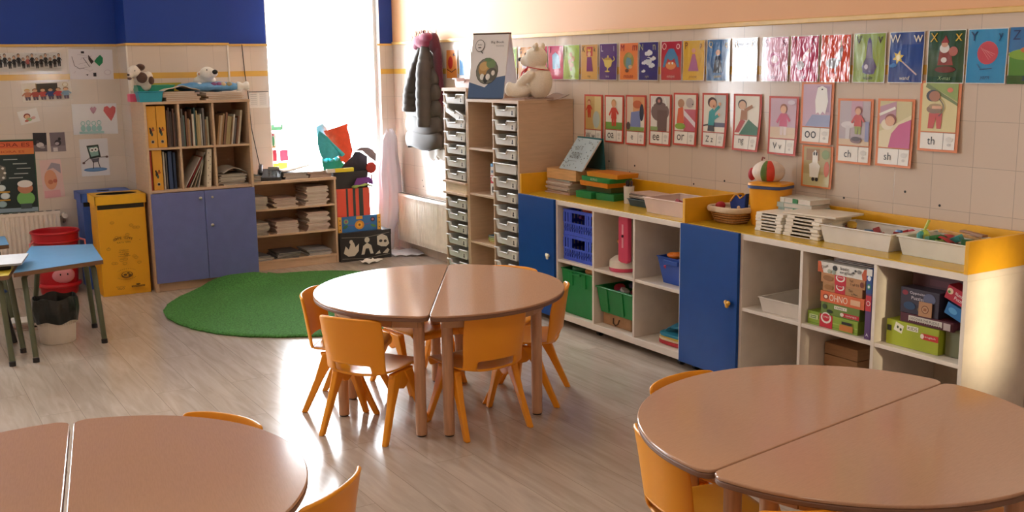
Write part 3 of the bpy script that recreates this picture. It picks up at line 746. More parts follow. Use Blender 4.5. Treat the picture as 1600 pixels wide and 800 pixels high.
for i, (x, w, c, n) in enumerate(((1.857, .016, '#D5CCC0', 'cream'), (1.877, .012, '#77716B', 'grey'), (1.895, .030, '#3F5580', 'blue'), (1.930, .022, '#31405E', 'dark blue'))):
    standing('%s folder standing in the lower left cubby of the bookcase' % n, 'books in the lower left cubby', x, 8.05, .765, w, .28-.01*(i % 2), .24, c, 0, 'folder', 'folder')
cubby(1.900, 1.078, [(.014, .27, .24, '#6B4C42', 0, 'maroon'), (.010, .29, .24, '#7A6A66', 0, 'grey brown'), (.016, .26, .24, '#564A48', 0, 'dark grey'), (.012, .28, .24, '#7D5C50', 0, 'brown'), (.012, .25, .24, '#5F5654', 0, 'charcoal')], 'upper left', 'books in the upper left cubby')
CO = ['#8A6552', '#B9946C', '#7E7A7A', '#D3C5AE', '#E3D9C9', '#8A8B73', '#C0AE82', '#C8C4AC', '#7D9A93', '#EEE9DE', '#A3B0AC', '#5A7E82']
NM = ['brown', 'tan', 'grey', 'sand', 'cream', 'olive', 'mustard', 'pale green', 'teal grey', 'white', 'pale blue grey', 'slate']
def rnd_row(n, W_, seed, hmin=.19, hmax=.29, lean=0):
    random.seed(seed); ws = [random.uniform(.006, .017) for _ in range(n)]; k = (W_-.0015*n)/sum(ws); k = min(k, 1.35); out = []
    for i in range(n):
        j = random.randrange(len(CO)); out.append((ws[i]*k, random.uniform(hmin, hmax), .23, CO[j], lean, NM[j]))
    return out
cubby(1.998, 1.078, rnd_row(15, .215, 3), 'upper middle', 'books in the upper middle cubby')
d = rnd_row(11, .18, 5, .20, .26); cubby(2.262, 1.078, [(a, h_, c, e, .14, nn) for (a, h_, c, e, f, nn) in d], 'upper right', 'books in the upper right cubby')
for i, (x, lean, col, nm, h_) in enumerate(((2.005, .52, '#D8CFC4', 'white', .26), (2.022, .50, '#A8352E', 'red', .26), (2.045, .46, '#CFC6BA', 'cream', .25), (2.075, .36, '#B5A58F', 'sand', .26), (2.105, .24, '#D9D0C2', 'pale', .27))):
    standing('%s book leaning to the right in the lower middle cubby' % nm, 'books leaning in the lower middle cubby', x, 8.05, .765, .009, h_, .22, col, lean)
def dots(o):
    c = Card(.034, .27, '#E9DCC8', 0)
    for k in range(9): c.oval(.3+.4*(k % 2), .08+.105*k, .09, .014, '#5A4A42')
    c.obj('spotted_spine', o, loc=(.018, -.0008, .008))
standing('cream box file with dark dots in the lower middle cubby', 'books leaning in the lower middle cubby', 2.165, 8.03, .765, .036, .288, .24, '#E4D6C0', .07, 'box_file', 'box file', dots)
stack(9, 2.375, 8.16, .765, .20, .24, .009, ['#CFC6BC', '#B9B0A6', '#DCD5CB', '#8E867E'], 'pale magazine lying in the pile in the lower right cubby of the bookcase', 'magazines in the lower right cubby', 'magazine', 'magazine', jit=.012, rot=.1)
b = MB(); b.grid(lambda u, v: Vector(((u-.5)*.20, (v-.5)*.2, .012+.05*sin(pi*u)**1.2*(.6+.4*v)+.006*sin(9*v+4*u))), 16, 10, mat('#A9A097', .8)); tag(b.obj('magazine', loc=(2.375, 8.14, .848), rz=.2, solid=.004), 'rumpled grey magazine arched over the pile in the lower right cubby', 'magazine')

# on top of the bookcase
ZT = 1.4135
def open_box(name, label, cat, loc, w, d, h, col, rz=0, taper=.88, rim=.006, group=None, t_=.003, m=None, parent=None):
    """a plastic bin: tapered walls, floor and a rolled rim, local axes"""
    m = m or mat(col, .35, name='bin_plastic'); b = MB()
    def q(k): return [(-w/2*k, -d/2*k), (w/2*k, -d/2*k), (w/2*k, d/2*k), (-w/2*k, d/2*k)]
    lo, hi = q(taper), q(1); ti = t_
    b.box(-w/2*taper, w/2*taper, -d/2*taper, d/2*taper, 0, ti, m)
    for i in range(4):
        j = (i+1) % 4; a, c, e, f = Vector((*lo[i], 0)), Vector((*lo[j], 0)), Vector((*hi[j], h)), Vector((*hi[i], h))
        n = (c-a).cross(f-a).normalized()*-ti
        b.hexa([a, c, c+n, a+n, f, e, e+n, f+n], m)
    pts = [(x, y, h) for x, y in hi]
    for i in range(4):
        p0, p1 = Vector(pts[i]), Vector(pts[(i+1) % 4]); dd = (p1-p0).normalized()*rim*.5
        b.tube([p0-dd, p1+dd], rim, m, 8, flat=.55)
    o = b.obj(name, parent, loc=loc, rz=rz)
    return tag(o, label, cat, group) if label else o
open_box('plastic_bin', 'small turquoise plastic bin on the left of the bookcase top', 'bin', (1.800, 8.075, ZT), .175, .12, .072, '#2E9DB5', rz=-.02)
open_box('plastic_bin', 'green plastic bin behind the turquoise one on the bookcase', 'bin', (1.875, 8.24, ZT), .27, .16, .115, '#2FA283')
b = MB(); b.box(-.03, .03, -.05, .05, 0, .055, mat('#E0587A', .5)); b.box(-.024, .024, -.044, .044, .055, .058, mat('#F08AA0', .5)); tag(b.obj('pencil_box', loc=(1.716, 8.22, ZT), bevel=.006), 'pink box peeking out left of the turquoise bin', 'box')
b = MB(); b.box(-.14, .14, -.006, .006, 0, .13, mat('#B7A52E', .6)); b.obj('cover', tag(b_ := bpy.data.objects.new('folder', None), 'olive yellow folder standing behind the bins on the bookcase', 'folder')); COL.objects.link(b_); b_.location = (1.98, 8.40, ZT)
ZA = stack(5, 2.02, 8.15, ZT, .25, .24, .0135, ['#BFA58D', '#CDB8A2', '#A98C75'], 'tan paper folder in the left pile on the bookcase top', 'paper folders on top of the bookcase, left pile', 'paper_folder', 'folder', jit=.014, rot=.08)
ZB = stack(4, 2.345, 8.15, ZT, .27, .24, .0135, ['#C9B39D', '#B79F88', '#D6C5B3'], 'tan paper folder in the right pile on the bookcase top', 'paper folders on top of the bookcase, right pile', 'paper_folder', 'folder', jit=.02, rot=.1)
b = MB(); b.grid(lambda u, v: Vector(((u-.5)*.27, (v-.5)*.25, .004+.035*sin(pi*u)*(1-.3*v)+.004*sin(15*u))), 20, 8, mat('#D8C9B6', .8)); tag(b.obj('paper_folder', loc=(2.025, 8.14, ZA), solid=.004), 'bulging cream paper folder on top of the left pile on the bookcase', 'folder')
b = MB(); b.box(-.08, .08, -.1, .1, 0, .006, PAPER); tag(b.obj('paper_pad', loc=(2.435, 8.27, ZB), rz=.1), 'white paper pad sticking out at the right end of the bookcase top', 'paper')
t = thing('plastic_bag', 'blue patterned plastic bag lying on the papers on the bookcase', 'bag', (2.285, 8.24, ZB+.004))
def bagf(u, v):
    a = 2*pi*v; x = (u-.5)*.50; r = .036*(1-abs(2*u-1)**3)**.5*(1+.14*sin(11*u+3*cos(a))+.06*sin(31*u))+.002
    return Vector((x, r*1.9*cos(a), .034+r*sin(a)*.95))
b = MB(); b.grid(bagf, 40, 18, mat('#5F9BCB', .35, 'fabric', 'blue_plastic'), closed=True); b.obj('bag_body', t)
for i, (x, c) in enumerate(((-.08, '#F0EFEC'), (.03, '#8A4E80'), (.10, '#C9B38A'), (.07, '#8A4E80'), (.15, '#A0956A'))):
    b = MB(); b.ell((x, -.040, .050), (.026, .022, .020), mat(c, .4), n=12, k=8); b.obj('print_patch', t)
b = MB(); b.grid(lambda u, v: Vector((.21+u*.09, -.03+.02*cos(2*pi*v)*(1+u*.7), .035+.028*sin(2*pi*v)*(1+.25*sin(9*u)))), 8, 14, mat('#F2F0EA', .5), closed=True); b.obj('white_knot', t, solid=.002)
# plush polar bear lying on the bag
def plush(name, label, loc, rz, balls, col, vox, extras, group=None):
    t = thing(name, label, 'soft toy', loc, rz, group); b = MB(); m = mat(col, .95, 'plush', 'plush_fur')
    for e in balls:
        c, r = e[0], e[1]; b.ell(c, r, m, e[2] if len(e) > 2 else None)
    b.obj('body', t, remesh=vox)
    for nm, c, r, cc, ro in extras:
        b = MB(); b.ell(c, r, mat(cc, ro, 'plain' if ro < .5 else 'plush'), n=14, k=8); b.obj(nm, t)
    return t
plush('plush_bear', 'white plush polar bear with black nose lying on the blue bag', (2.30, 8.30, ZB+.055), 0,
      [((0, 0, .085), (.062, .055, .052)), ((.030, -.03, .085), (.042, .035, .032)), ((-.062, .01, .082), (.020, .014, .020)), ((-.01, .05, .03), (.09, .06, .045)), ((.0, .02, .05), (.05, .05, .04))], '#F1ECE2', .006,
      [('nose', (.040, -.066, .096), (.022, .014, .018), '#161416', .25), ('eye', (-.018, -.052, .112), (.005, .004, .005), '#161416', .25), ('inner_ear', (-.066, -.004, .082), (.010, .006, .010), '#C9A48E', .9)])
plush('plush_dog', 'white and brown plush dog slumped over the green bin', (1.745, 8.17, ZT+.075), 0,
      [((-.025, -.04, .145), (.046, .045, .045)), ((-.062, -.065, .115), (.022, .022, .020)), ((.03, .0, .09), (.055, .05, .055)), ((.08, .0, .11), (.035, .03, .035)), ((-.05, -.03, .06), (.018, .018, .06)), ((.06, 0, .05), (.04, .04, .05))], '#EDE3D6', .006,
      [('brown_patch', (.020, -.040, .175), (.034, .032, .026), '#5C4034', .9), ('ear', (.022, -.058, .10), (.040, .022, .040), '#54392E', .9), ('foot_pad', (.088, -.058, .078), (.021, .014, .030), '#5C4034', .9), ('nose', (-.078, -.086, .122), (.010, .009, .008), '#3A2A26', .4), ('mouth_patch', (-.070, -.080, .095), (.016, .010, .010), '#5C4034', .9), ('eye', (-.030, -.084, .150), (.004, .003, .004), '#161416', .25)])

# ------------------------------------------------------------------ recycling boxes and bins on the left
def bin_box(name, label, x0, x1, y0, y1, H, col, coll, hole, prints=None):
    t = thing(name, label, 'recycling box', ((x0+x1)/2, (y0+y1)/2, 0)); w, d = (x1-x0), (y1-y0)
    c = mat(col, .5, name='coated_cardboard'); cl = mat(coll, .5, name='lid_cardboard')
    b = MB(); b.box(-w/2, w/2, -d/2, d/2, 0, H-.100, c)
    for (a0, a1, q0, q1) in ((-w/2, -w/2+.006, -d/2, d/2), (w/2-.006, w/2, -d/2, d/2), (-w/2, w/2, d/2-.006, d/2)): b.box(a0, a1, q0, q1, H-.100, H-.05, c)
    b.obj('box_body', t, bevel=.003)
    b = MB(); b.box(-w/2+.006, w/2-.006, -d/2+.004, d/2-.006, H-.100, H-.052, mat('#2E2A22', .8)); b.obj('slot_shade', t)  # solid dark block stands for the shade in the gap below the lid
    b = MB(); L = w/2+.012; D = d/2+.012
    b.box(-L, L, -D, -D+.006, H-.065, H, cl); b.box(-L, L, D-.006, D, H-.065, H, cl); b.box(-L, -L+.006, -D, D, H-.065, H, cl); b.box(L-.006, L, -D, D, H-.065, H, cl)
    n = 32; P = []
    if hole == 'oval': I = [(.145*w/.34*cos(2*pi*k/n), .088*sin(2*pi*k/n)) for k in range(n)]
    else: I = [( max(-.045, min(.045, .08*cos(2*pi*k/n))), max(-.028, min(.028, .06*sin(2*pi*k/n)))) for k in range(n)]
    O = []
    for k in range(n):
        a = 2*pi*k/n; s_ = 1/max(abs(cos(a))/L, abs(sin(a))/D); O.append((s_*cos(a), s_*sin(a)))
    # exact corners
    for sx in (-1, 1):
        for sy in (-1, 1):
            k = min(range(n), key=lambda q: (O[q][0]-sx*L)**2+(O[q][1]-sy*D)**2); O[k] = (sx*L, sy*D)
    vi = [b.bm.verts.new((x, y, H)) for x, y in I]; vo = [b.bm.verts.new((x, y, H)) for x, y in O]; vd = [b.bm.verts.new((x, y, H-.04)) for x, y in I]
    fs = [b.bm.faces.new((vi[k], vi[(k+1) % n], vo[(k+1) % n], vo[k])) for k in range(n)]; b._fin(fs, cl)
    fs = [b.bm.faces.new((vi[k], vd[k], vd[(k+1) % n], vi[(k+1) % n])) for k in range(n)]; b._fin(fs, mat('#15110A', .9)); b._fin([b.bm.faces.new(vd)], mat('#15110A', .9))  # hole sides and floor coloured near black as the shade inside
    b.obj('lid', t)
    if prints:
        c = Card(w*.94, H-.17, col, 0); prints(c); c.obj('printed_front', t, loc=(0, -d/2-.0006, .02))
    return t
def yprint(c):
    k = '#6A4A10'; f = '#C08A14'
    random.seed(4)
    for i in range(16):
        u, v = random.uniform(.1, .9), random.uniform(.32, .96); c.oval(u, v, .05, .018, f, 14); c.oval(u, v, .040, .012, '#E2A218', 14)
    import math as _m
    for i, chh in enumerate('COMME COMME'):
        if chh == ' ': continue
        a = pi*(.80-.60*i/10); c.text(chh, .48+.24*cos(a), .66+.055*sin(a), .030, k, a=(a-pi/2)*.6)
    c.text('SUR TA TERRE', .49, .655, .020, k, wu=.30); c.text('.', .15, .60, .010, k); c.text('.', .85, .67, .010, k)
    for j, (t_, w_) in enumerate((('Collecte', .20), ('de papier', .24), ('tous les', .20), ('recyclages', .26))): c.text(t_, .48, .555-.026*j, .016, k, wu=w_)
    for i in range(11):
        a = pi*(.2+.6*i/10); c.line(.5+.24*cos(a), .245+.065*sin(a), .5+.24*cos(a+.05), .245+.065*sin(a+.05), .012, k)
        c.line(.5+.24*cos(-a), .235+.065*sin(-a), .5+.24*cos(-a-.07), .235+.065*sin(-a-.07), .012, k)
    c.oval(.5, .235, .13, .042, k); c.oval(.5, .240, .105, .033, '#D79B1A'); c.oval(.46, .235, .04, .014, k); c.oval(.56, .225, .035, .018, k); c.oval(.53, .255, .03, .01, k)
    c.text('RECYCLO', .34, .085, .014, k, wu=.20); c.text('VELO', .34, .060, .026, k, wu=.16)
    c.rect(.58, .062, .88, .085, k); c.oval(.73, .098, .05, .012, k); c.text('VIVACITES', .73, .0735, .012, '#E2A218', wu=.26)
bin_box('recycling_box', 'yellow cardboard recycling box with oval slot and dark print', 1.372, 1.712, 8.075, 8.345, .745, '#EBA91C', '#F0B422', 'oval', yprint)
def bprint(c):
    c.oval(.3, .7, .12, .04, '#5B78B8'); c.oval(.6, .5, .14, .05, '#5B78B8')
bin_box('recycling_box', 'blue cardboard recycling box standing behind the yellow one', 1.335, 1.690, 8.42, 8.70, .735, '#3D62B5', '#4369BC', 'slot', bprint)

# red tub with piggy face, waste paper bucket with black liner
t = thing('toy_tub', 'red plastic tub with a pink animal face under the blue table', 'tub', (1.125, 8.43, 0)); t.scale = (.84, .84, 1.0)
RED = mat('#C8202C', .3, 'clear', 'red_plastic', tr=.06)
b = MB(); b.lathe([(.150, .0), (.158, .02), (.168, .20), (.185, .38), (.196, .47)], RED, n=40); b.lathe([(.140, .012), (.158, .20), (.186, .47)], RED, n=40); b.obj('tub_body', t)
b = MB(); b.tube([(.198*cos(2*pi*k/40), .198*sin(2*pi*k/40), .470) for k in range(41)], .010, RED, 8, cap=False); b.obj('rim', t)
b = MB(); b.tube([(.196*cos(2*pi*k/40), .196*sin(2*pi*k/40), .405) for k in range(41)], .008, RED, 8, cap=False); b.obj('band', t)
for s_ in (-1, 1):
    b = MB(); b.tube([(s_*.19, -.07, .41), (s_*.225, -.11, .40), (s_*.225, -.13, .36), (s_*.17, -.15, .34)], .009, mat('#E8898C', .4), 8); b.obj('rope_handle', t)
PINK = mat('#D98C96', .5)
b = MB(); b.ell((.02, -.148, .155), (.095, .035, .062), PINK); b.obj('face', t)
for x in (-.045, .075):
    b = MB(); b.ell((x, -.162, .220), (.020, .014, .022), PINK, n=12, k=8); b.obj('ear', t)
for x in (-.010, .050):
    b = MB(); b.ell((x, -.183, .165), (.006, .004, .008), BLACK, n=10, k=6); b.obj('eye', t)
b = MB(); b.tube([(.175*cos(a), .175*sin(a), .075) for a in [-pi+pi*k/20 for k in range(21)]], .016, RED, 8); b.obj('lower_band', t)
t = thing('waste_bin', 'small white waste bin with a black liner folded over its rim', 'waste bin', (.885, 6.90, 0))
WB_ = mat('#E9E2D6', .4)
b = MB(); b.lathe([(.098, 0), (.102, .004), (.112, .14), (.120, .24)], WB_, n=48); b.obj('bucket', t)
for k in range(60):
    pass
b = MB()
for k in range(48):
    a = 2*pi*k/48; b.box(-.002, .002, .115, .121, .118, .165, WB_, M=Matrix.Rotation(a, 4, 'Z'))
b.obj('ribbed_collar', t)
def liner(u, v):
    a = 2*pi*v; f = 1+.03*sin(7*a+5*u)+.02*sin(15*a)
    if u < .7: q = u/.7; r = .121+.010*sin(pi*q)+.004; z = .135+q*.155
    else: q = (u-.7)/.3; r = .125-.02*q; z = .29-.09*q
    return Vector((r*f*cos(a), r*f*sin(a), z+.008*sin(5*a)))
LIN = mat('#1B2222', .28, 'fabric', 'black_bin_liner')
b = MB(); b.grid(liner, 18, 64, LIN, closed=True); b.obj('liner', t)

# blue trapezoid table etc.
TB = mat('#5E97C4', .35, name='blue_table_laminate'); BRN = mat('#7A5A40', .5)
def trap_table(name, label, P, col, legs, frame, H=.53, group=None, legw=.016):
    cx = sum(p[0] for p in P)/len(P); cy = sum(p[1] for p in P)/len(P)
    t = thing(name, label, 'table', (cx, cy, 0), group=group); Q = [(x-cx, y-cy) for x, y in P]
    b = MB(); b.prism(Q, H-.006, H, col, BRN); b.obj('tabletop', t, bevel=.002)
    b = MB(); b.prism([(x*.995, y*.995) for x, y in Q], H-.026, H-.006, BRN, BRN); b.obj('core_board', t)
    for (top, foot) in legs:
        b = MB(); tx, ty = top[0]-cx, top[1]-cy; fx, fy = foot[0]-cx, foot[1]-cy; ix, iy = -tx*.10, -ty*.10
        b.tube([(tx+ix*1.6, ty+iy*1.6, H-.034), (tx+ix*.5, ty+iy*.5, H-.036), (tx, ty, H-.055), (fx, fy, .03)], legw, frame, 10); l = b.obj('leg', t)
        b = MB(); b.tube([(tx+(fx-tx)*.975, ty+(fy-ty)*.975, .025), (fx, fy, 0)], legw*1.15, BLACK, 10); b.obj('foot_cap', l)
    b = MB(); 
    for (a, c) in (((legs[0][0]), (legs[1][0])), ((legs[1][0]), (legs[2][0])), ((legs[2][0]), (legs[3][0])), ((legs[3][0]), (legs[0][0]))):
        b.tube([((a[0]-cx)*.86, (a[1]-cy)*.86, H-.036), ((c[0]-cx)*.86, (c[1]-cy)*.86, H-.036)], .010, frame, 8)
    b.obj('frame', t)
    return t
trap_table('classroom_table', 'light blue trapezoid table with olive metal legs at the left', [(.625, 6.455), (1.135, 6.600), (1.190, 7.255), (.835, 7.40)], TB,
           [((.690, 6.56), (.700, 6.45)), ((1.085, 6.655), (1.118, 6.685)), ((1.120, 7.17), (1.140, 7.13)), ((.860, 7.28), (.805, 7.33))], OLIVE)
trap_table('classroom_table', 'second light blue table behind, cut off by the left edge', [(.25, 7.52), (.725, 7.56), (.745, 7.98), (.25, 8.0)], TB,
           [((.30, 7.58), (.28, 7.54)), ((.66, 7.62), (.70, 7.58)), ((.68, 7.90), (.71, 7.94)), ((.30, 7.92), (.28, 7.96))], OLIVE)
trap_table('classroom_table', 'yellow topped table mostly cut off by the left edge', [(.05, 6.42), (.596, 6.40), (.695, 6.85), (.10, 6.95)], mat('#C9B03A', .4),
           [((.10, 6.48), (.08, 6.44)), ((.555, 6.47), (.575, 6.44)), ((.63, 6.76), (.665, 6.72)), ((.14, 6.86), (.12, 6.9))], OLIVE)
b = MB(); b.prism([(-.22, -.16), (.16, -.20), (.24, .14), (-.2, .2)], 0, .012, mat('#DADDE0', .4), mat('#9A9C9F', .5)); tag(b.obj('writing_board', loc=(.52, 6.72, .560), bevel=.002), 'white board lying across the yellow table at the left edge', 'board')
b = MB(); b.box(-.17, .16, -.14, .14, 0, .0295, DARK); tag(b.obj('dark_case', loc=(.47, 6.72, .5305), bevel=.006), 'flat dark case under the white board on the yellow table', 'case')
t = thing('classroom_chair', 'dark metal legged school chair pushed under the left tables', 'chair', (.44, 7.12, 0), .3)
for x, y, fx, fy in ((-.14, -.13, -.17, -.17), (.13, -.13, .17, -.17), (.13, .13, .16, .16), (-.14, .13, -.16, .16)):
    b = MB(); b.tube([(x*.8, y*.8, .30), (x, y, .29), (fx, fy, 0)], .014, DARK, 10); b.obj('leg', t)
b = MB(); b.grid(lambda u, v: Vector(((u-.5)*.32, (v-.5)*.30, .31+.02*(2*u-1)**2)), 10, 8, mat('#3F5F9B', .4)); b.obj('seat', t, solid=.012)
b = MB(); b.tube([(-.14, .14, .29), (-.14, .17, .42), (-.14, .185, .50)], .012, DARK, 8); b.obj('back_post', t)
b = MB(); b.tube([(.13, .14, .29), (.13, .17, .42), (.13, .185, .50)], .012, DARK, 8); b.obj('back_post', t)
b = MB(); b.grid(lambda u, v: Vector(((u-.5)*.32, .172+.02*(2*u-1)**2*-1, .38+v*.12)), 10, 5, mat('#3F5F9B', .4)); b.obj('backrest', t, solid=.010)
stack(4, .80, 7.40, .0, .24, .18, .012, ['#D9D3CC', '#B89A92', '#C8B0A8'], 'old magazine in the low pile on the floor behind the blue table legs', 'magazines on the floor', 'magazine', 'magazine', jit=.02, rot=.2)

# ------------------------------------------------------------------ boxes and foam by the window
def boxt(name, label, cat, x0, x1, y0, y1, z0, z1, col, front=None, extra=None, rough=.5, rz=0, lid=None):
    t = thing(name, label, cat, ((x0+x1)/2, (y0+y1)/2, z0), rz); w, d, h = x1-x0, y1-y0, z1-z0
    b = MB(); b.box(-w/2, w/2, -d/2, d/2, 0, h-(.03 if lid else 0), mat(col, rough, name='box_card')); b.obj('box_body', t, bevel=.002)
    if lid: b = MB(); b.box(-w/2-.004, w/2+.004, -d/2-.004, d/2+.004, h-.045, h, mat(lid, rough)); b.obj('lid', t, bevel=.002)
    if front: c = Card(w, h, col, 0, rough=rough); front(c); c.obj('printed_front', t, loc=(0, -d/2-(.0046 if lid else .0006), 0))
    return t
def blackp(c):
    g = '#C9C3B4'; m_ = '#8F8A7E'
    c.poly([(.03, .86), (.5, .80), (.97, .90), (.97, .885), (.5, .785), (.03, .845)], m_); c.poly([(.03, .12), (.5, .06), (.97, .14), (.97, .125), (.5, .045), (.03, .105)], m_)
    # three pale, generic figures
    c.poly([(.06, .30), (.10, .55), (.16, .42), (.20, .62), (.26, .66), (.29, .48), (.36, .60), (.35, .34), (.27, .18), (.15, .18)], g); c.oval(.21, .68, .035, .07, g)
    c.oval(.52, .70, .05, .10, g); c.poly([(.40, .20), (.44, .50), (.52, .60), (.60, .50), (.64, .20), (.58, .20), (.55, .40), (.49, .40), (.46, .20)], g)
    c.poly([(.72, .50), (.72, .80), (.82, .86), (.92, .76), (.96, .50), (.90, .40), (.80, .42)], g); c.oval(.79, .62, .035, .05, '#2A2826'); c.oval(.88, .60, .03, .05, '#2A2826'); c.poly([(.67, .16), (.76, .30), (.78, .18)], g); c.poly([(.82, .18), (.92, .34), (.96, .28), (.92, .16)], g)
boxt('storage_box', 'black cardboard box with pale printed figures on the floor by the window', 'box', 3.352, 3.825, 8.36, 8.66, 0, .248, '#1B1A1B', blackp, lid='#232224')
def bluep(c):
    c.oval(.50, .42, .12, .30, '#D8902A'); c.oval(.50, .42, .075, .19, '#F0B13A'); c.oval(.50, .42, .03, .08, '#8A5A1A'); c.rect(.42, .80, .58, 1, '#E0A030')
    c.oval(.16, .70, .06, .16, '#7FA06A'); c.oval(.16, .70, .03, .08, '#A04A6A'); c.oval(.84, .72, .06, .16, '#3B3346'); c.oval(.84, .72, .03, .08, '#B86A7A'); c.oval(.14, .35, .07, .10, '#3E6E4A', a=.5); c.oval(.85, .30, .07, .08, '#4E8E4A', a=-.4)
    c.line(.22, .45, .38, .42, .015, '#7A4A9A'); c.line(.62, .42, .78, .50, .015, '#7A4A9A')
t = boxt('storage_box', 'blue decorated box with a yellow button clasp and yellow corners', 'box', 3.372, 3.735, 8.40, 8.64, .2485, .380, '#2D6FB0', bluep)
for x in (-.1815, .1815):
    b = MB(); b.box(x-.016, x+.016, -.128, .10, -.0, .134, mat('#E0A63A', .5)); b.box(x-.005, x+.005, -.131, -.128, .02, .03, DARK); b.box(x-.005, x+.005, -.131, -.128, .06, .07, DARK); b.box(x-.005, x+.005, -.131, -.128, .10, .11, DARK); b.obj('corner_strip', t, bevel=.002)
def redp(c):
    for a, e in ((.265, .325), (.475, .555), (.66, .79)): c.rect(a, 0, e, 1, '#2F3D3C')
boxt('storage_box', 'coral red box with dark green vertical stripes', 'box', 3.368, 3.668, 8.42, 8.64, .3805, .620, '#E8533A', redp)
boxt('storage_box', 'plain black box beneath the foam sheets beside the low shelf', 'box', 3.352, 3.665, 8.44, 8.66, .6205, .765, '#232126')
def flat_sheet(name, label, cat, P, y, th, col, curve):
    """a standing sheet: outline in metres (x, z) at its own depth, with thickness and a soft bend"""
    b = MB(); b.prism(P, y, y+th, mat(col, .8, 'fabric', 'craft_sheet'), axis='y')
    x0 = min(p[0] for p in P); x1 = max(p[0] for p in P)
    for i in range(1, 8):
        bmesh.ops.bisect_plane(b.bm, geom=b.bm.verts[:]+b.bm.edges[:]+b.bm.faces[:], plane_co=(x0+(x1-x0)*i/8, 0, 0), plane_no=(1, 0, 0))
    for v in b.bm.verts: v.co.y -= curve*sin(pi*(v.co.x-x0)/(x1-x0))
    return tag(b.obj(name), label, cat)
def felt(name, label, f, nu, nv, col, loc=(0, 0, 0), rz=0, th=.004, kind='fabric', rough=.8):
    b = MB(); b.grid(f, nu, nv, mat(col, rough, kind, 'craft_sheet')); return tag(b.obj(name, loc=loc, rz=rz, solid=th), label, 'craft sheet')
flat_sheet('felt_sheet', 'purple felt sheet draped over the corner of the black box', 'craft sheet', [(3.514, 0.618), (3.553, 0.705), (3.633, 0.709), (3.666, 0.712), (3.707, 0.677), (3.709, 0.64), (3.632, 0.664), (3.592, 0.649), (3.566, 0.632)], 8.425, .006, '#7A3E98', .02)
felt('felt_sheet', 'lime green felt sheet draped on the striped box', lambda u, v: Vector(((u-.5)*.19, (v-.5)*.14, .004+.025*sin(pi*u)+.006*sin(12*u))), 18, 8, '#A9C26A', (3.60, 8.40, .625))
t = flat_sheet('foam_sheet', 'large black foam board standing behind the striped box at the window', 'craft sheet', [(3.44, 0.795), (3.467, 0.814), (3.559, 0.884), (3.587, 0.924), (3.638, 0.919), (3.708, 0.875), (3.705, 0.785), (3.712, 0.748), (3.7, 0.689), (3.706, 0.597), (3.397, 0.619), (3.397, 0.733), (3.362, 0.747)], 8.53, .012, '#2B2830', .02)
flat_sheet('foam_sheet', 'greyish mauve foam strip curling off the top of the black board', 'craft sheet', [(3.569, 0.933), (3.627, 0.964), (3.691, 0.959), (3.732, 0.94), (3.774, 0.898), (3.767, 0.826), (3.745, 0.843), (3.695, 0.874), (3.638, 0.929)], 8.49, .006, '#95858E', .03)
t = thing('sewn_disc', 'red felt disc leaning at the right of the black foam', 'craft disc', (3.735, 8.52, .725))
b = MB(); b.lathe([(.002, 0), (.044, .002), (.050, .010), (.044, .018), (.002, .020)], mat('#B23A2E', .8, 'fabric'), n=24)
for v in b.bm.verts: v.co = Vector((v.co.x, v.co.z-.01, v.co.y+.052))
b.obj('disc', t)
b = MB(); b.tube([(0, .0, .0), (0, .0, -.10)], .006, mat('#7A2A22', .8), 8); b.obj('stem', t)
flat_sheet('foam_sheet', 'orange red foam sheet standing upright against the bright window', 'craft sheet', [(3.31, 1.114), (3.516, 1.17), (3.529, 1.16), (3.517, 1.134), (3.535, 1.086), (3.546, 1.038), (3.55, 1.002), (3.57, 0.936), (3.542, 0.877), (3.482, 0.833), (3.439, 0.857)], 8.515, .003, '#EF5533', .03)
o = flat_sheet('foam_sheet', 'turquoise foam sheet curled over in front of the orange one', 'craft sheet', [(3.25, 1.124), (3.316, 1.069), (3.374, 0.994), (3.453, 0.919), (3.453, 0.892), (3.42, 0.902), (3.376, 0.89), (3.356, 0.877), (3.307, 0.892), (3.272, 0.875), (3.25, 0.932), (3.238, 1.003), (3.239, 1.073)], 8.475, .004, '#4FC0CF', .03)
b = MB(); b.tube([(3.25, 8.462, 1.114), (3.345, 8.455, 1.019), (3.453, 8.452, 0.907)], [.004, .013, .020], mat('#4FC0CF', .8, 'fabric', 'craft_sheet'), 14, flat=.8)
c_ = b.obj('rolled_edge', o)
flat_sheet('foam_sheet', 'pale blue foam sheet behind the turquoise one at the window', 'craft sheet', [(3.258, 1.15), (3.309, 1.177), (3.353, 1.134), (3.359, 1.063), (3.294, 0.996), (3.264, 1.032)], 8.545, .003, '#A6DDF2', .01)
o = flat_sheet('green_tray', 'green scalloped plastic sheet at the foot of the turquoise foam', 'craft sheet', [(3.272, 0.881), (3.315, 0.892), (3.364, 0.875), (3.428, 0.883), (3.471, 0.824), (3.436, 0.784), (3.359, 0.766), (3.298, 0.754), (3.285, 0.788)], 8.49, .006, '#2FA08A', .01)
for x, z in ((3.300, 0.869), (3.350, 0.873), (3.400, 0.875)):
    b = MB(); b.ell((x, 8.478, z), (.022, .010, .022), mat('#6FC9D2', .4), n=12, k=8); b.obj('scallop', o)
b = MB(); b.box(-.12, -.05, -.02, .02, 0, .030, PAPER); b.box(-.05, .12, -.02, .02, 0, .032, mat('#E6CE22', .5)); tag(b.obj('glue_box', loc=(3.405, 8.425, .7665), bevel=.002), 'yellow and white slim box in front of the black box', 'box')

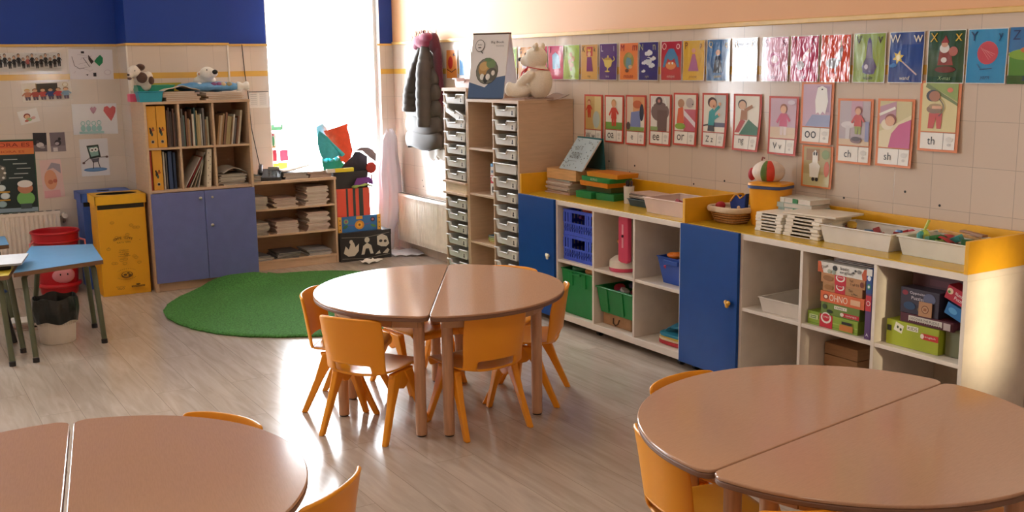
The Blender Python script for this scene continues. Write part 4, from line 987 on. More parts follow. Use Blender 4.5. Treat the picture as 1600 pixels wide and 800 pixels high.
# white sheet hanging in the corner, spilling over the floor
SHT = [(0, (3.985, .030)), (.06, (3.985, .062)), (.25, (3.985, .085)), (.50, (3.985, .105)), (.66, (3.965, .098)), (.82, (3.930, .062)), (1.0, (3.915, .055))]
def sheetf(u, v):
    cx, k = lerp_tab(SHT, u); a = v*2*pi
    k *= 1+.16*sin(4*a+1.2*u)+.10*sin(9*a-2*u)+.05*sin(7*u*3)
    return Vector((min(cx+k*cos(a), 4.095), 8.66+.02*sin(6*u)+k*.55*sin(a), max(1.085*(1-u)+.015*sin(3*a)*(1-u), .012)))
t = thing('white_curtain', 'crumpled white translucent sheet hanging in the window corner', 'curtain', (3.97, 8.66, 0))
SHEET = bpy.data.materials.new('white_sheeting'); SHEET.use_nodes = True; _n = SHEET.node_tree; _n.nodes['Principled BSDF'].inputs[0].default_value = (.86, .84, .88, 1); _n.nodes['Principled BSDF'].inputs['Roughness'].default_value = .5; _t = _n.nodes.new('ShaderNodeBsdfTranslucent'); _t.inputs[0].default_value = (.9, .88, .92, 1); _x = _n.nodes.new('ShaderNodeMixShader'); _x.inputs[0].default_value = .35; _n.links.new(_n.nodes['Principled BSDF'].outputs[0], _x.inputs[1]); _n.links.new(_t.outputs[0], _x.inputs[2]); _n.links.new(_x.outputs[0], _n.nodes['Material Output'].inputs[0])
b = MB(); b.grid(sheetf, 60, 48, SHEET, closed=True); W(b, 'hanging_folds', t, solid=.003)
b = MB(); b.grid(lambda u, v: Vector((3.835+.26*u, 8.30+.32*v-.10*u, .012+.012*abs(sin(9*u+4*v))+.02*(1-v)*0+.10*max(0, u-.8)*v)), 20, 16, SHEET); W(b, 'floor_part', t, solid=.003)
b = MB(); b.grid(lambda u, v: Vector(((u-.5)*.17, (v-.5)*.12, .008+.022*abs(sin(5*u+2*v))*abs(sin(4*v+.6)))), 12, 10, PAPER); tag(b.obj('paper_scrap', loc=(3.56, 8.20, .003), rz=.4, solid=.001), 'crumpled white paper scrap on the floor before the black box', 'paper')
# sheer curtain strip at the left edge of the window
SHR = bpy.data.materials.new('sheer_cloth'); SHR.use_nodes = True; _n = SHR.node_tree; _t = _n.nodes.new('ShaderNodeBsdfTranslucent'); _t.inputs[0].default_value = (.9, .92, .95, 1); _p = _n.nodes.new('ShaderNodeBsdfTransparent'); _x = _n.nodes.new('ShaderNodeMixShader'); _x.inputs[0].default_value = .6; _n.links.new(_t.outputs[0], _x.inputs[2]); _n.links.new(_p.outputs[0], _x.inputs[1]); _n.links.new(_x.outputs[0], _n.nodes['Material Output'].inputs[0])
b = MB(); b.grid(lambda u, v: Vector((2.965+.004+(.022+.035*u)*v, 8.775+.012*sin(16*v), 2.95-u*1.80)), 20, 16, SHR); tag(b.obj('sheer_curtain', solid=.0015), 'thin white sheer curtain strip at the left edge of the bright window', 'curtain')
# stickers on the window
def wstick(label, x, z, w, h, col, fn=None):
    c = Card(w, h, col, .001); fn and fn(c); tag(c.obj('window_sticker', loc=(x, 8.868, z)), label, 'sticker', 'stickers on the window')
wstick('pale green strip stuck on the left of the window', 3.02, 1.115, .115, .05, '#7FD3A0')
wstick('small green cactus drawing stuck on the window', 2.985, .965, .05, .13, '#F3F3EE', lambda c: (c.oval(.5, .45, .22, .35, '#3E8F5A'), c.oval(.5, .88, .15, .08, '#C23A4A'), c.rect(.2, 0, .8, .12, '#B98A50')))
wstick('crimson square at the left of the window above shelf', 2.99, .850, .042, .10, '#C8304A')
wstick('pink square right of the crimson one on the window', 3.075, .850, .075, .095, '#EE5F8A')
wstick('yellow strip stuck low on the window behind the telephone', 3.03, .745, .14, .09, '#F3D65A')

# ------------------------------------------------------------------ posters on the back wall (front faces -y)
BY = YB-.0018
def bcard(name, label, cat, x0, x1, z0, z1, col, fn, tilt=0, group=None, rough=.6):
    c = Card(x1-x0, z1-z0, col, .0012, rough=rough); fn(c)
    o = c.obj(name, loc=((x0+x1)/2, BY, z0), tilt=tilt); return tag(o, label, cat, group)
def groupphoto(c):
    c.rect(0, .80, 1, 1, '#DFDCD8'); c.rect(0, 0, 1, .18, '#D5D1CC')
    random.seed(2)
    for i in range(15):
        u = .035+.066*i; v = .16+.05*(i % 3); h = .58+.06*((i*7) % 3)
        c.person(u, v, h, '#C9A58C', '#2A2220', '#B0605E' if i == 7 else '#232226', '#2B2A2E', wd=.050)
    for u in (.1, .35, .62, .80): c.oval(u, .90, .006, .012, '#333333')
bcard('class_photo', 'wide photo of a row of people in dark clothes, top left', 'photo', .860, 1.330, 1.644, 1.782, '#E9E6E2', groupphoto)
def tree_draw(c):
    for i in range(12): c.line(.10+.4*abs(sin(i)), .2+.05*i, .14+.4*abs(sin(i*1.7)), .28+.05*i, .006, '#B9AEB8')
    c.line(.07, .75, .12, .45, .012, '#6E6370'); c.line(.12, .45, .24, .34, .012, '#6E6370'); c.line(.32, .72, .46, .42, .014, '#5E5360'); c.line(.24, .35, .34, .38, .01, '#8E8390')
    c.poly([(.44, .82), (.52, .66), (.56, .60), (.50, .50), (.44, .66)], '#3B2B2C'); c.poly([(.57, .60), (.62, .70), (.71, .82), (.77, .72), (.76, .56), (.68, .44)], '#1F8A5A')
    c.rect(.28, .86, .35, .93, '#2A2430'); c.rect(.53, .10, .60, .22, '#2A2430'); c.poly([(.36, .16), (.40, .12), (.42, .18)], '#2A2430'); c.oval(.86, .24, .08, .09, '#D9CDD6'); c.oval(.86, .24, .065, .07, '#EEE9EE')
bcard('child_drawing', 'pencil drawing with black and green shapes beside the pillar', 'drawing', 1.386, 1.708, 1.576, 1.806, '#ECE7EC', tree_draw, tilt=.02)
def classroom(c):
    c.rect(.30, .45, .72, .95, '#4B463F'); c.rect(.28, .43, .30, .97, '#A88A5C'); c.oval(.88, .84, .06, .13, '#C9B58C'); c.oval(.88, .84, .045, .10, '#EDE7D9')
    for i, (t_, hr) in enumerate((('#C98A6E', '#D9B25A'), ('#B4574E', '#8A4A2A'), ('#C0544E', '#6A3A26'), ('#3E4E86', '#3A2A22'), ('#C24A4E', '#5A3226'), ('#8FB2CC', '#7A4A2A'))): c.person(.10+.155*i, .08, .62, '#E3B892', hr, t_, '#6A5A6A', wd=.13)
bcard('classroom_picture', 'coloured picture of children in front of a blackboard on the back wall', 'picture', 1.034, 1.384, 1.421, 1.560, '#EFE8DC', classroom, tilt=-.03)
bcard('small_picture', 'small tilted white card with a girl in red hat', 'picture', .986, 1.126, 1.256, 1.358, '#EFECE8', lambda c: (c.oval(.42, .55, .17, .20, '#8A3A34'), c.oval(.42, .50, .13, .16, '#E3B892'), c.oval(.48, .28, .16, .12, '#9FBF8E'), c.oval(.70, .34, .12, .10, '#D9A9A0'), c.oval(.34, .22, .1, .08, '#C07060')), tilt=-.20)
bcard('child_drawing', 'white drawing with a red heart, a pink heart and green scribbles', 'drawing', 1.376, 1.706, 1.153, 1.390, '#ECECF0', lambda c: (
    c.poly([(.86, .42), (.76, .62), (.70, .76), (.72, .88), (.79, .92), (.85, .84), (.92, .92), (.98, .86), (.97, .72), (.92, .56)], '#D86A6C'), c.poly([(.47, .66), (.42, .76), (.40, .84), (.44, .90), (.47, .86), (.51, .91), (.55, .84), (.52, .75)], '#C79AAE'),
    [(c.oval(.22+.12*i, .36+.02*(i % 2), .05, .08, '#8FC4C4'), c.oval(.22+.12*i, .36+.02*(i % 2), .036, .055, '#DCE8EA'), c.oval(.22+.12*i, .20, .055, .10, '#9CCBCB')) for i in range(4)], c.rect(.13, .03, .68, .10, '#A9D3D3')), tilt=.01)
def duck(c): c.rect(0, .35, 1, 1, '#2E2C32'); c.rect(0, 0, 1, .35, '#6E6468'); c.oval(.50, .35, .28, .14, '#CFC6C2'); c.oval(.34, .52, .12, .08, '#4A4246'); c.oval(.66, .22, .2, .06, '#A59A9A')
bcard('photo_print', 'dark photo of a white bird, left one of the pair', 'photo', 1.082, 1.178, 1.040, 1.182, '#3A363C', duck, tilt=.03)
bcard('photo_print', 'greyish photo of a dark bird, right one of the pair', 'photo', 1.200, 1.308, 1.033, 1.180, '#7A6E74', lambda c: (c.rect(0, 0, 1, .3, '#8E8488'), c.oval(.50, .46, .22, .16, '#3A343C'), c.oval(.62, .66, .10, .08, '#2A262C'), c.oval(.44, .42, .14, .08, '#B8AEB4'), c.rect(.15, .02, .45, .22, '#D8D2D0')), tilt=-.01)
bcard('child_drawing', 'drawing of a dark monster with big round eyes on a blue puddle', 'drawing', 1.408, 1.618, .829, 1.119, '#E6E5E8', lambda c: (
    c.oval(.5, .17, .42, .055, '#5A86B8'), c.oval(.5, .17, .34, .035, '#6E9CCB'), c.poly([(.24, .82), (.66, .84), (.72, .50), (.34, .46)], '#2C3A34'), c.poly([(.30, .77), (.62, .79), (.65, .55), (.38, .52)], '#8FB8AE'),
    c.oval(.42, .70, .085, .062, '#EEF0EC'), c.oval(.56, .71, .085, .062, '#EEF0EC'), c.oval(.43, .70, .03, .022, '#222222'), c.oval(.55, .71, .03, .022, '#222222'), c.line(.34, .50, .12, .38, .025, '#4A4040'), c.line(.68, .50, .92, .50, .025, '#4A4040'), c.oval(.10, .36, .05, .03, '#6A5050'), c.oval(.93, .50, .05, .03, '#6A5050'),
    c.poly([(.36, .46), (.66, .48), (.62, .38), (.42, .36)], '#6E6A74'), c.line(.44, .40, .42, .20, .03, '#3A3434'), c.line(.60, .40, .66, .22, .03, '#3A3434')))
bcard('child_drawing', 'torn pink and orange painting under the bird photos', 'drawing', 1.110, 1.262, .678, .975, '#E3C4BE', lambda c: (c.oval(.42, .48, .30, .26, '#E2A27E'), c.oval(.40, .42, .12, .06, '#C97A5A'), c.oval(.62, .44, .10, .05, '#C9705A'), c.poly([(.30, .74), (.55, .92), (.95, .86), (.93, .62), (.60, .78)], '#A9A0AA'), c.rect(.05, .02, .8, .2, '#E2A9AE')), tilt=-.04)
def clockp(c):
    c.rect(0, 0, 1, 1, '#2F5A3E'); c.rect(.01, .012, .985, .985, '#2C3B3A'); c.rect(.01, .80, .985, .975, '#E38A4A'); c.rect(.01, .885, .985, .975, '#DE6A42')
    c.text('QUE HORA ES', .50, .925, .058, '#7A1F18', wu=.86); c.text('QUINA HORA ES', .50, .835, .035, '#B8442A', wu=.7)
    P = [(.36+.235*cos(pi/3*k+pi/6), .555+.235*sin(pi/3*k+pi/6)*.68) for k in range(6)]; c.poly(P, '#77756C')
    for k in range(12): c.oval(.36+.19*cos(pi*k/6), .555+.19*.66*sin(pi*k/6), .020, .016, '#EDEDE6', 10)
    c.oval(.36, .555, .10, .075, '#4A4640'); c.line(.36, .555, .36, .635, .035, '#D9A84A'); c.line(.36, .555, .30, .515, .03, '#D9A84A')
    for k, (u, v) in enumerate(((.36, .775), (.64, .735), (.77, .675), (.82, .61), (.78, .54), (.70, .485), (.38, .425), (.12, .47))): c.rect(u-.10, v-.006, u+.10, v+.006, '#B9C2BC')
    for r, v in enumerate((.355, .245, .135)):
        for k in range(3): c.oval(.15+.165*k+(.05 if r == 1 else 0), v, .066, .044, '#C9DDE0' if r < 2 else '#8FB0B8'); c.oval(.15+.165*k+(.05 if r == 1 else 0), v, .050, .034, '#E3EEEE' if r < 2 else '#A4C2C8')
        if r < 2: c.rect(.05, v-.066, .60, v-.046, '#C99A3E')
    c.rect(.012, .02, .985, .075, '#8FA6B4'); c.rect(.05, .03, .30, .11, '#5A4A7A'); c.oval(.82, .20, .13, .10, '#7FBF6A'); c.oval(.82, .34, .11, .075, '#C98A6A'); c.oval(.82, .40, .11, .05, '#EDEBE6'); c.rect(.74, .06, .90, .13, '#4A5A5E')
bcard('clock_poster', 'dark green clock poster with orange heading above the radiator', 'poster', .600, 1.088, .583, 1.141, '#2F5A3E', clockp, tilt=.02)
def notice(c):
    for u0 in (.04, .50):
        c.rect(u0, .08, u0+.42, .94, '#E4E1DC')
        for k in range(6): c.rect(u0+.05, .82-.12*k, u0+.36, .84-.12*k, '#9A9A9C')
    c.rect(0, .955, 1, 1, '#4A4A4C')
bcard('notice_sheet', 'small printed notice in a clear sleeve beside the window', 'notice', 2.770, 2.940, 1.316, 1.452, '#EFEBE5', notice)

# ------------------------------------------------------------------ alphabet posters on the right wall (front faces -x)
def star(c, u, v, r, col, k_=.9, n=5):
    asp = c.w/c.h; c.poly([(u+(r if i % 2 == 0 else r*.5)*cos(pi*i/n+.3), v+(r if i % 2 == 0 else r*.5)*sin(pi*i/n+.3)*asp) for i in range(2*n)], col)
def cloud(c, u, v, s, col):
    for du, dv, r in ((0, 0, 1), (.8, .1, .8), (-.8, -.05, .75), (.3, .3, .8)): c.oval(u+du*s, v+dv*s, s*r*.8, s*r*.5, col, 12)
ALPHA = [
 ('', 7.675, '#E08A3C', '#8A3A1E', '', 'orange poster with red shapes just right of the coat', lambda c: (c.oval(.40, .55, .22, .22, '#C8362A'), c.oval(.70, .82, .10, .05, '#7A3A20'), c.line(.1, .32, .5, .22, .03, '#3A3A3A'), c.line(.5, .22, .9, .34, .03, '#3A3A3A'))),
 ('', 7.455, '#E9E6E0', '#2A2A2A', '', 'white poster with a jagged blue shape behind the tower', lambda c: (c.poly([(.05, .12), (.05, .95), (.22, .95), (.25, .80), (.35, .88), (.45, .72), (.55, .70), (.60, .50), (.72, .45), (.80, .12)], '#2A86C8'))),
 ('', 7.250, '#E6E3DE', '#2A2A2A', '', 'white poster with a small green patch left of big book', lambda c: (c.oval(.80, .18, .16, .10, '#4FA87E'), c.line(.6, .3, .95, .4, .03, '#C9B37A'))),
 ('F f', 6.765, '#9DC04A', '#26301A', '', 'green F poster peeking out right of the big book', lambda c: (c.oval(.78, .3, .16, .12, '#4E9A58'), c.oval(.7, .5, .12, .1, '#B5CF6A'))),
 ('G g', 6.555, '#C48A4E', '#3A2414', '', 'brown G poster with a pale ghost left of the bear', lambda c: (c.poly([(.30, .30), (.34, .62), (.45, .72), (.58, .72), (.68, .60), (.70, .30), (.60, .38), (.50, .28), (.40, .38)], '#C9BFC4'), c.oval(.45, .60, .04, .03, '#3A3038'), c.oval(.58, .60, .04, .03, '#3A3038'), c.oval(.5, .22, .18, .07, '#7A6A70'))),
 ('H h', 6.360, '#B82A50', '#5A0E26', '', 'crimson H poster behind the teddy bear', lambda c: c.oval(.5, .5, .25, .2, '#E3A0B0')),
 ('I i', 6.160, '#C42E5A', '#5A0E26', '', 'crimson I poster with a light blue shape beside the bear', lambda c: (c.poly([(.30, .30), (.28, .72), (.50, .80), (.72, .70), (.80, .34)], '#8CC4E2'), c.oval(.58, .38, .07, .06, '#24408A'))),
 ('J j', 5.970, '#9FBE45', '#38401A', 'jump', 'lime green J poster with tan figures', lambda c: (c.oval(.46, .72, .10, .07, '#C79A5A'), c.oval(.60, .60, .12, .08, '#C79A5A'), c.oval(.42, .52, .10, .08, '#B5854A'), c.oval(.52, .42, .14, .07, '#C79A5A'), c.oval(.5, .30, .06, .05, '#A9773E'))),
 ('K k', 5.762, '#D2A058', '#3A2414', 'king', 'tan K poster with a crowned figure in purple', lambda c: (c.rect(.34, .66, .70, .92, '#B02A34'), c.oval(.5, .72, .10, .07, '#E3B48C'), c.poly([(.34, .24), (.38, .64), (.64, .64), (.72, .24)], '#7A2A78'), c.poly([(.40, .80), (.42, .90), (.50, .83), (.58, .90), (.60, .80)], '#E2B93A'))),
 ('L l', 5.555, '#4A2378', '#D8CBE0', 'lamp', 'purple L poster with a golden oil lamp', lambda c: (c.poly([(.12, .62), (.26, .50), (.32, .38), (.50, .32), (.68, .38), (.72, .50), (.70, .56), (.28, .56)], '#D9BE62'), c.oval(.48, .58, .20, .035, '#B8973E'), c.oval(.48, .64, .05, .04, '#D9BE62'), c.rect(.45, .24, .51, .34, '#D9BE62'), c.oval(.48, .24, .14, .02, '#D9BE62'), c.line(.72, .50, .88, .56, .04, '#D9BE62'), c.line(.88, .56, .80, .64, .04, '#D9BE62'))),
 ('M m', 5.340, '#E8823E', '#8A2A20', 'mouse', 'orange M poster with an olive oval figure', lambda c: (c.oval(.5, .52, .28, .22, '#8E8A4A'), c.oval(.50, .46, .16, .16, '#5E8A9A'), c.oval(.56, .66, .12, .07, '#A89A5A'), c.oval(.42, .26, .10, .05, '#6A3A2A'), c.oval(.60, .36, .10, .05, '#D9B48C'))),
 ('N n', 5.144, '#2A2478', '#B8B48C', 'night', 'dark blue N poster with moon and clouds', lambda c: (c.oval(.50, .50, .16, .11, '#D9DCE2'), cloud(c, .50, .70, .14, '#E3E3EA'), cloud(c, .30, .46, .10, '#E3E3EA'), cloud(c, .74, .56, .10, '#E3E3EA'), cloud(c, .70, .38, .11, '#E3E3EA'), cloud(c, .30, .24, .07, '#E3E3EA'))),
 ('O o', 4.931, '#B5242C', '#F0C0B4', 'octopus', 'red O poster with a blue octopus', lambda c: (c.poly([(.10, .34), (.20, .62), (.38, .80), (.62, .80), (.82, .60), (.90, .34), (.80, .34), (.66, .56), (.34, .56), (.20, .34)], '#4A7FA8'), c.oval(.5, .66, .20, .15, '#4F86B0'), c.oval(.5, .38, .24, .10, '#E08A50'), c.oval(.42, .44, .04, .03, '#F2F2F0'), c.oval(.58, .44, .04, .03, '#F2F2F0'))),
 ('P p', 4.732, '#DDB02C', '#6A3A14', 'princess', 'yellow P poster with a long pink dress', lambda c: (c.poly([(.26, .24), (.40, .58), (.44, .66), (.56, .66), (.60, .56), (.74, .24)], '#B4688C'), c.oval(.5, .74, .09, .06, '#D99A7A'))),
 ('Q q', 4.527, '#1F5F9A', '#C9B97A', 'queen', 'blue Q poster between the yellow and navy ones', lambda c: (c.poly([(.30, .2), (.4, .6), (.6, .6), (.7, .2)], '#24304A'), c.oval(.5, .68, .1, .07, '#D9A98A'))),
 ('R r', 4.316, '#3A2A44', '#D09A6A', 'robot', 'dark plum R poster, first left of the pink ones', lambda c: (c.rect(.34, .28, .68, .58, '#8A93A8'), c.rect(.38, .62, .64, .78, '#8A93A8'), c.oval(.45, .70, .04, .03, '#20242C'), c.oval(.57, .70, .04, .03, '#20242C'))),
 ('S s', 4.092, '#D88AA4', '#7A1E48', 'sun', 'pale pink S poster with glossy wrinkles', lambda c: (c.oval(.5, .5, .22, .17, '#C2447A'), c.oval(.5, .5, .12, .09, '#F0D0DA'))),
 ('T t', 3.887, '#C22A5A', '#7A1438', 'tiger', 'deep pink T poster next to the red orange one', lambda c: (c.line(.3, .4, .7, .7, .10, '#E8A4A0'), c.oval(.36, .36, .14, .10, '#B8B0B8'))),
 ('U u', 3.685, '#E2502A', '#F0A078', 'unicorn', 'red orange U poster with a grey unicorn', lambda c: (c.oval(.42, .40, .22, .11, '#A6A2A8'), c.poly([(.55, .42), (.62, .68), (.70, .78), (.76, .68), (.70, .44)], '#A6A2A8'), c.line(.68, .76, .66, .88, .03, '#D9C58A'), c.rect(.28, .18, .33, .36, '#98949A'), c.rect(.50, .18, .55, .36, '#98949A'))),
 ('V v', 3.479, '#8FA52E', '#4A2A14', 'violin', 'olive green V poster with a purple violin case', lambda c: (c.poly([(.44, .84), (.50, .92), (.56, .84), (.62, .50), (.74, .32), (.66, .18), (.50, .16), (.32, .20), (.28, .32), (.40, .50)], '#5A4A72'), c.poly([(.46, .80), (.54, .80), (.58, .50), (.42, .50)], '#8A8098'), c.oval(.42, .32, .06, .05, '#C9C2D0'), c.line(.5, .18, .5, .02, .03, '#C9C58A'))),
 ('W w', 3.269, '#17418E', '#E9E4D6', 'wand', 'blue W poster with a star wand', lambda c: (star(c, .28, .50, .17, '#E9C84A', n=6), c.oval(.28, .50, .07, .055, '#F5E6A0'), c.line(.40, .42, .84, .16, .035, '#C9B4B4'), cloud(c, .14, .34, .08, '#3F7FC0'))),
 ('X x', 3.058, '#1F4A24', '#D9A83A', 'X-mas', 'dark green X poster with a bearded figure in red', lambda c: (c.poly([(.28, .34), (.34, .66), (.62, .66), (.70, .34)], '#8E3A34'), c.oval(.46, .66, .13, .09, '#E3DCD6'), c.oval(.46, .73, .09, .05, '#D9A48A'), c.poly([(.36, .76), (.48, .90), (.58, .76)], '#9A3430'), c.oval(.70, .60, .12, .09, '#B86A5E'), c.oval(.46, .44, .08, .05, '#E3DCD6'), c.oval(.5, .26, .28, .06, '#6E2A26'))),
 ('Y y', 2.858, '#2690C4', '#1E3A66', 'yarn', 'sky blue Y poster with a ball of pink yarn', lambda c: (c.oval(.52, .56, .26, .21, '#C84A58'), [c.line(.34+.05*k, .66-.02*k, .56+.05*k, .44+.03*k, .012, '#E28A90') for k in range(4)], c.line(.28, .36, .36, .28, .02, '#3A6A94'), c.line(.36, .26, .66, .28, .02, '#24486E'))),
 ('Z z', 2.660, '#4F8A34', '#1E3A66', 'zoo', 'green and blue Z poster cut off at the right edge', lambda c: (c.rect(0, .56, 1, 1, '#2F74AC'), c.oval(.45, .52, .45, .10, '#7FA83A'), c.oval(.40, .60, .12, .05, '#B86A3A'), c.rect(0, 0, 1, .15, '#2E5A24'))),
]
for ch_, yc, bgc, lc, word, lab, fn in ALPHA:
    wdt = .192
    glare = 3.6 < yc < 4.85; c = Card(wdt, .232, '#E9E4DC', .0010, 'laminate', .16, dict(sc=12 if glare else 7, bs=.75 if glare else .30)); c.rect(.02, .015, .98, .985, bgc); fn(c)
    if ch_:
        a, e = ch_.split(); c.text(a, .17, .865, .165, lc); c.text(e, .83, .855 if e not in 'jygpq' else .835, .135, lc)
    if word: c.text(word, .5, .10, .075, lc if word != 'X-mas' else '#A8B88A', slant=.25)
    ph = yc*7
    o = c.obj('alphabet_poster', loc=(XW-.003, yc, 1.540), rz=RW, bend=lambda u, v, p=ph: -.003*abs(sin(3*v+p))-.003*(1-v)-.002*u)
    tag(o, lab, 'poster', 'alphabet posters above the counter')

# ------------------------------------------------------------------ phonics cards
RD, OR = '#C8442E', '#DE7A36'
def pcard(word, yc, z0, h, bc, lab, fn, wd=.212, panel=True, curl=0):
    t = thing('phonics_card', lab, 'card', (XW-.003, yc, z0), RW, 'phonics picture cards')
    bend = (lambda u, v, k=curl: -.003-k*(1-v)**2*(.3+.7*u)-.5*k*(v**3)*.2)
    c = Card(wd, h, bc, .0010, rough=.45); c.obj('card_border', t, bend=bend)
    pb = .285 if panel else .04
    k = .93
    c = Card(wd*.86, h*(.965-pb), '#E9E2D2', 0, rough=.4); fn(c)
    H = h
    o = c.obj('picture', t, loc=(0, -.0012, pb*h), bend=lambda u, v, k=curl: bend(u, (pb+v*(.965-pb))))
    if panel:
        c = Card(wd*.86, h*.235, '#EFE9DE', 0, rough=.45); c.rect(.66, 0, .675, 1, '#5A4A3E'); c.rect(0, .985, 1, 1.0, '#5A4A3E')
        c.text(word, .32, .5, .48 if len(word.replace(' ', '')) > 1 else .36, '#2A2422'); c.oval(.84, .62, .10, .16, '#D8D2C8'); c.oval(.84, .30, .05, .09, '#C9C3BA')
        c.obj('letter_panel', t, loc=(0, -.0012, .035*h), bend=lambda u, v: bend(u, .035+.235*v))
    return t
SK = '#DDA780'
pcard('W w', 5.717, 1.130, .316, RD, 'red phonics card "w" half hidden behind the standing book', lambda c: (c.rect(0, 0, 1, 1, '#C9A96A'), c.poly([(.55, 0), (1, 0), (1, 1), (.6, 1)], '#D9C58A'), c.person(.25, .35, .55, SK, '#A04A2A', '#C8442E', '#C03A2A'), c.oval(.72, .30, .22, .26, '#B8C4BC')), .205, curl=.004)
pcard('oa', 5.490, 1.143, .303, RD, 'red phonics card "oa" with a child in red stripes', lambda c: (c.rect(0, 0, 1, .22, '#6E9A3E'), c.person(.5, .10, .82, SK, '#C9A06A', '#C8402E', '#C8402E')), .205, curl=.006)
pcard('e', 5.265, 1.141, .309, RD, 'red phonics card "e" with a child painting in blue', lambda c: (c.rect(0, 0, .35, 1, '#D9C2A8'), c.rect(.35, .5, 1, 1, '#DDA06A'), c.oval(.60, .78, .26, .12, '#C8642E'), c.poly([(.2, .1), (.25, .55), (.75, .6), (.8, .1)], '#7A86B8'), c.oval(.85, .55, .12, .25, '#2E3448'), c.rect(0, 0, 1, .12, '#7F9A4A'), c.oval(.1, .14, .12, .12, '#5A4A42')), .206, curl=.008)
pcard('ee', 5.027, 1.153, .306, RD, 'red phonics card "ee" with a big grey brown tree', lambda c: (c.rect(0, 0, 1, 1, '#E3DDD4'), c.oval(.5, .55, .48, .28, '#7A6460'), c.rect(.36, 0, .88, .6, '#6E5650'), c.oval(.45, .86, .18, .12, '#5A4844'), c.oval(.45, .86, .07, .05, '#C98A80'), c.rect(0, 0, .4, .12, '#8FA86A'), c.line(.2, .92, .12, .70, .06, '#F0F0EC'), c.line(.75, .95, .85, .72, .06, '#F0F0EC')), .209, curl=.010)
pcard('or', 4.796, 1.165, .306, RD, 'red phonics card "or" with an orange figure by a slide', lambda c: (c.rect(.45, 0, 1, .6, '#C25A6A'), c.poly([(.40, .45), (1, .10), (1, .24), (.44, .58)], '#E3DCE2'), c.poly([(.10, .20), (.16, .62), (.40, .66), (.46, .20)], '#D9622E'), c.oval(.30, .76, .16, .12, '#B88A66'), c.oval(.28, .12, .26, .09, '#8DB03A'), c.oval(.72, .78, .18, .14, '#B8A9A4'), c.oval(.86, .74, .03, .02, '#222222')), .216, curl=.014)
pcard('Z z', 4.544, 1.170, .304, RD, 'red phonics card "Z z" with a boy in a teal jumper', lambda c: (c.rect(.45, .14, 1, .26, '#5E5A72'), c.rect(.5, .26, 1, 1, '#C9CCC8'), c.line(0, .16, .3, .20, .05, '#4A4440'), c.poly([(.22, .16), (.26, .55), (.42, .64), (.54, .52), (.50, .16)], '#2F9A9C'), c.line(.44, .50, .72, .70, .10, '#2F9A9C'), c.line(.44, .34, .70, .46, .10, '#2F9A9C'), c.oval(.74, .76, .06, .05, SK), c.oval(.72, .48, .05, .04, SK), c.poly([(.22, .02), (.24, .18), (.50, .18), (.54, .02)], '#4A4A4E'), c.oval(.40, .80, .20, .14, '#4A2E28'), c.oval(.44, .76, .16, .12, SK), c.oval(.48, .70, .03, .025, '#8A2A22')), .212, curl=.022)
pcard('ng', 4.284, 1.166, .307, RD, 'red phonics card "ng" with a child on a green slope', lambda c: (c.poly([(.20, 0), (.58, .40), (1, .20), (1, 0)], '#2E6A42'), c.poly([(0, .05), (.25, .40), (.45, .36), (.20, .05)], '#B8443A'), c.poly([(.22, .38), (.26, .64), (.50, .62), (.52, .38)], '#B0784A'), c.line(.40, .62, .72, .74, .10, '#B0784A'), c.oval(.30, .78, .18, .13, '#4A3A34'), c.oval(.31, .76, .15, .11, '#D9B08E')), .216, curl=.030)
pcard('V v', 4.018, 1.161, .305, RD, 'red phonics card "V v" with a girl in pink on mauve', lambda c: (c.rect(0, 0, 1, 1, '#C9A6B4'), c.rect(0, 0, 1, .28, '#D9BE9E'), c.person(.52, .08, .78, SK, '#9A5A34', '#C8406A', '#E3D0CC'), c.oval(.82, .90, .14, .06, '#D9CAD6')), .211, curl=.018)
pcard('oo', 3.791, 1.230, .311, OR, 'orange phonics card "oo" with a white figure on stairs, upper', lambda c: (c.rect(0, 0, 1, 1, '#C4A0B2'), c.rect(.5, .35, .95, .95, '#A98AA4'), c.poly([(.1, 0), (.35, .28), (1, .28), (1, 0)], '#8E92B4'), c.poly([(.48, .30), (.44, .62), (.52, .92), (.68, .96), (.84, .90), (.90, .60), (.82, .30), (.72, .36), (.64, .28), (.56, .34)], '#EFECE6'), c.oval(.68, .88, .03, .02, '#2A2A2A')), .214, curl=.012)
pcard('', 3.777, 1.011, .212, OR, 'orange card with a white ghost, pinned under the "oo" card', lambda c: (c.rect(0, 0, 1, 1, '#B9A878'), c.rect(0, 0, 1, .3, '#C9BE8C'), c.rect(.1, .65, .6, .95, '#A8825A'), c.oval(.88, .45, .10, .2, '#C8603A'), c.oval(.82, .82, .14, .12, '#8DA06A'), c.poly([(.26, .22), (.22, .55), (.34, .60), (.34, .85), (.44, .93), (.54, .84), (.54, .60), (.64, .52), (.58, .22)], '#EFEBDF'), c.oval(.40, .83, .03, .05, '#221E1C'), c.oval(.49, .83, .03, .05, '#221E1C'), c.oval(.40, .17, .06, .05, '#2A2422'), c.oval(.54, .17, .06, .05, '#2A2422')), .206, panel=False, curl=.010)
pcard('ch', 3.548, 1.148, .315, OR, 'orange phonics card "ch" with a child at a washbasin', lambda c: (c.rect(0, 0, 1, 1, '#B9A9AC'), c.rect(.38, .6, .75, 1, '#C79AA8'), c.rect(0, 0, 1, .14, '#D9BE9A'), c.oval(.30, .46, .24, .08, '#D9D2D2'), c.rect(.22, .14, .36, .44, '#CFC8C8'), c.rect(.86, .10, .98, .55, '#8A8AAE'), c.person(.62, .26, .62, SK, '#8A3A24', '#C8402E', '#9AA24A'), c.oval(.58, .12, .18, .07, '#8A6A6A'), c.oval(.58, .15, .15, .05, '#5A4A4A')), .217, curl=.006)
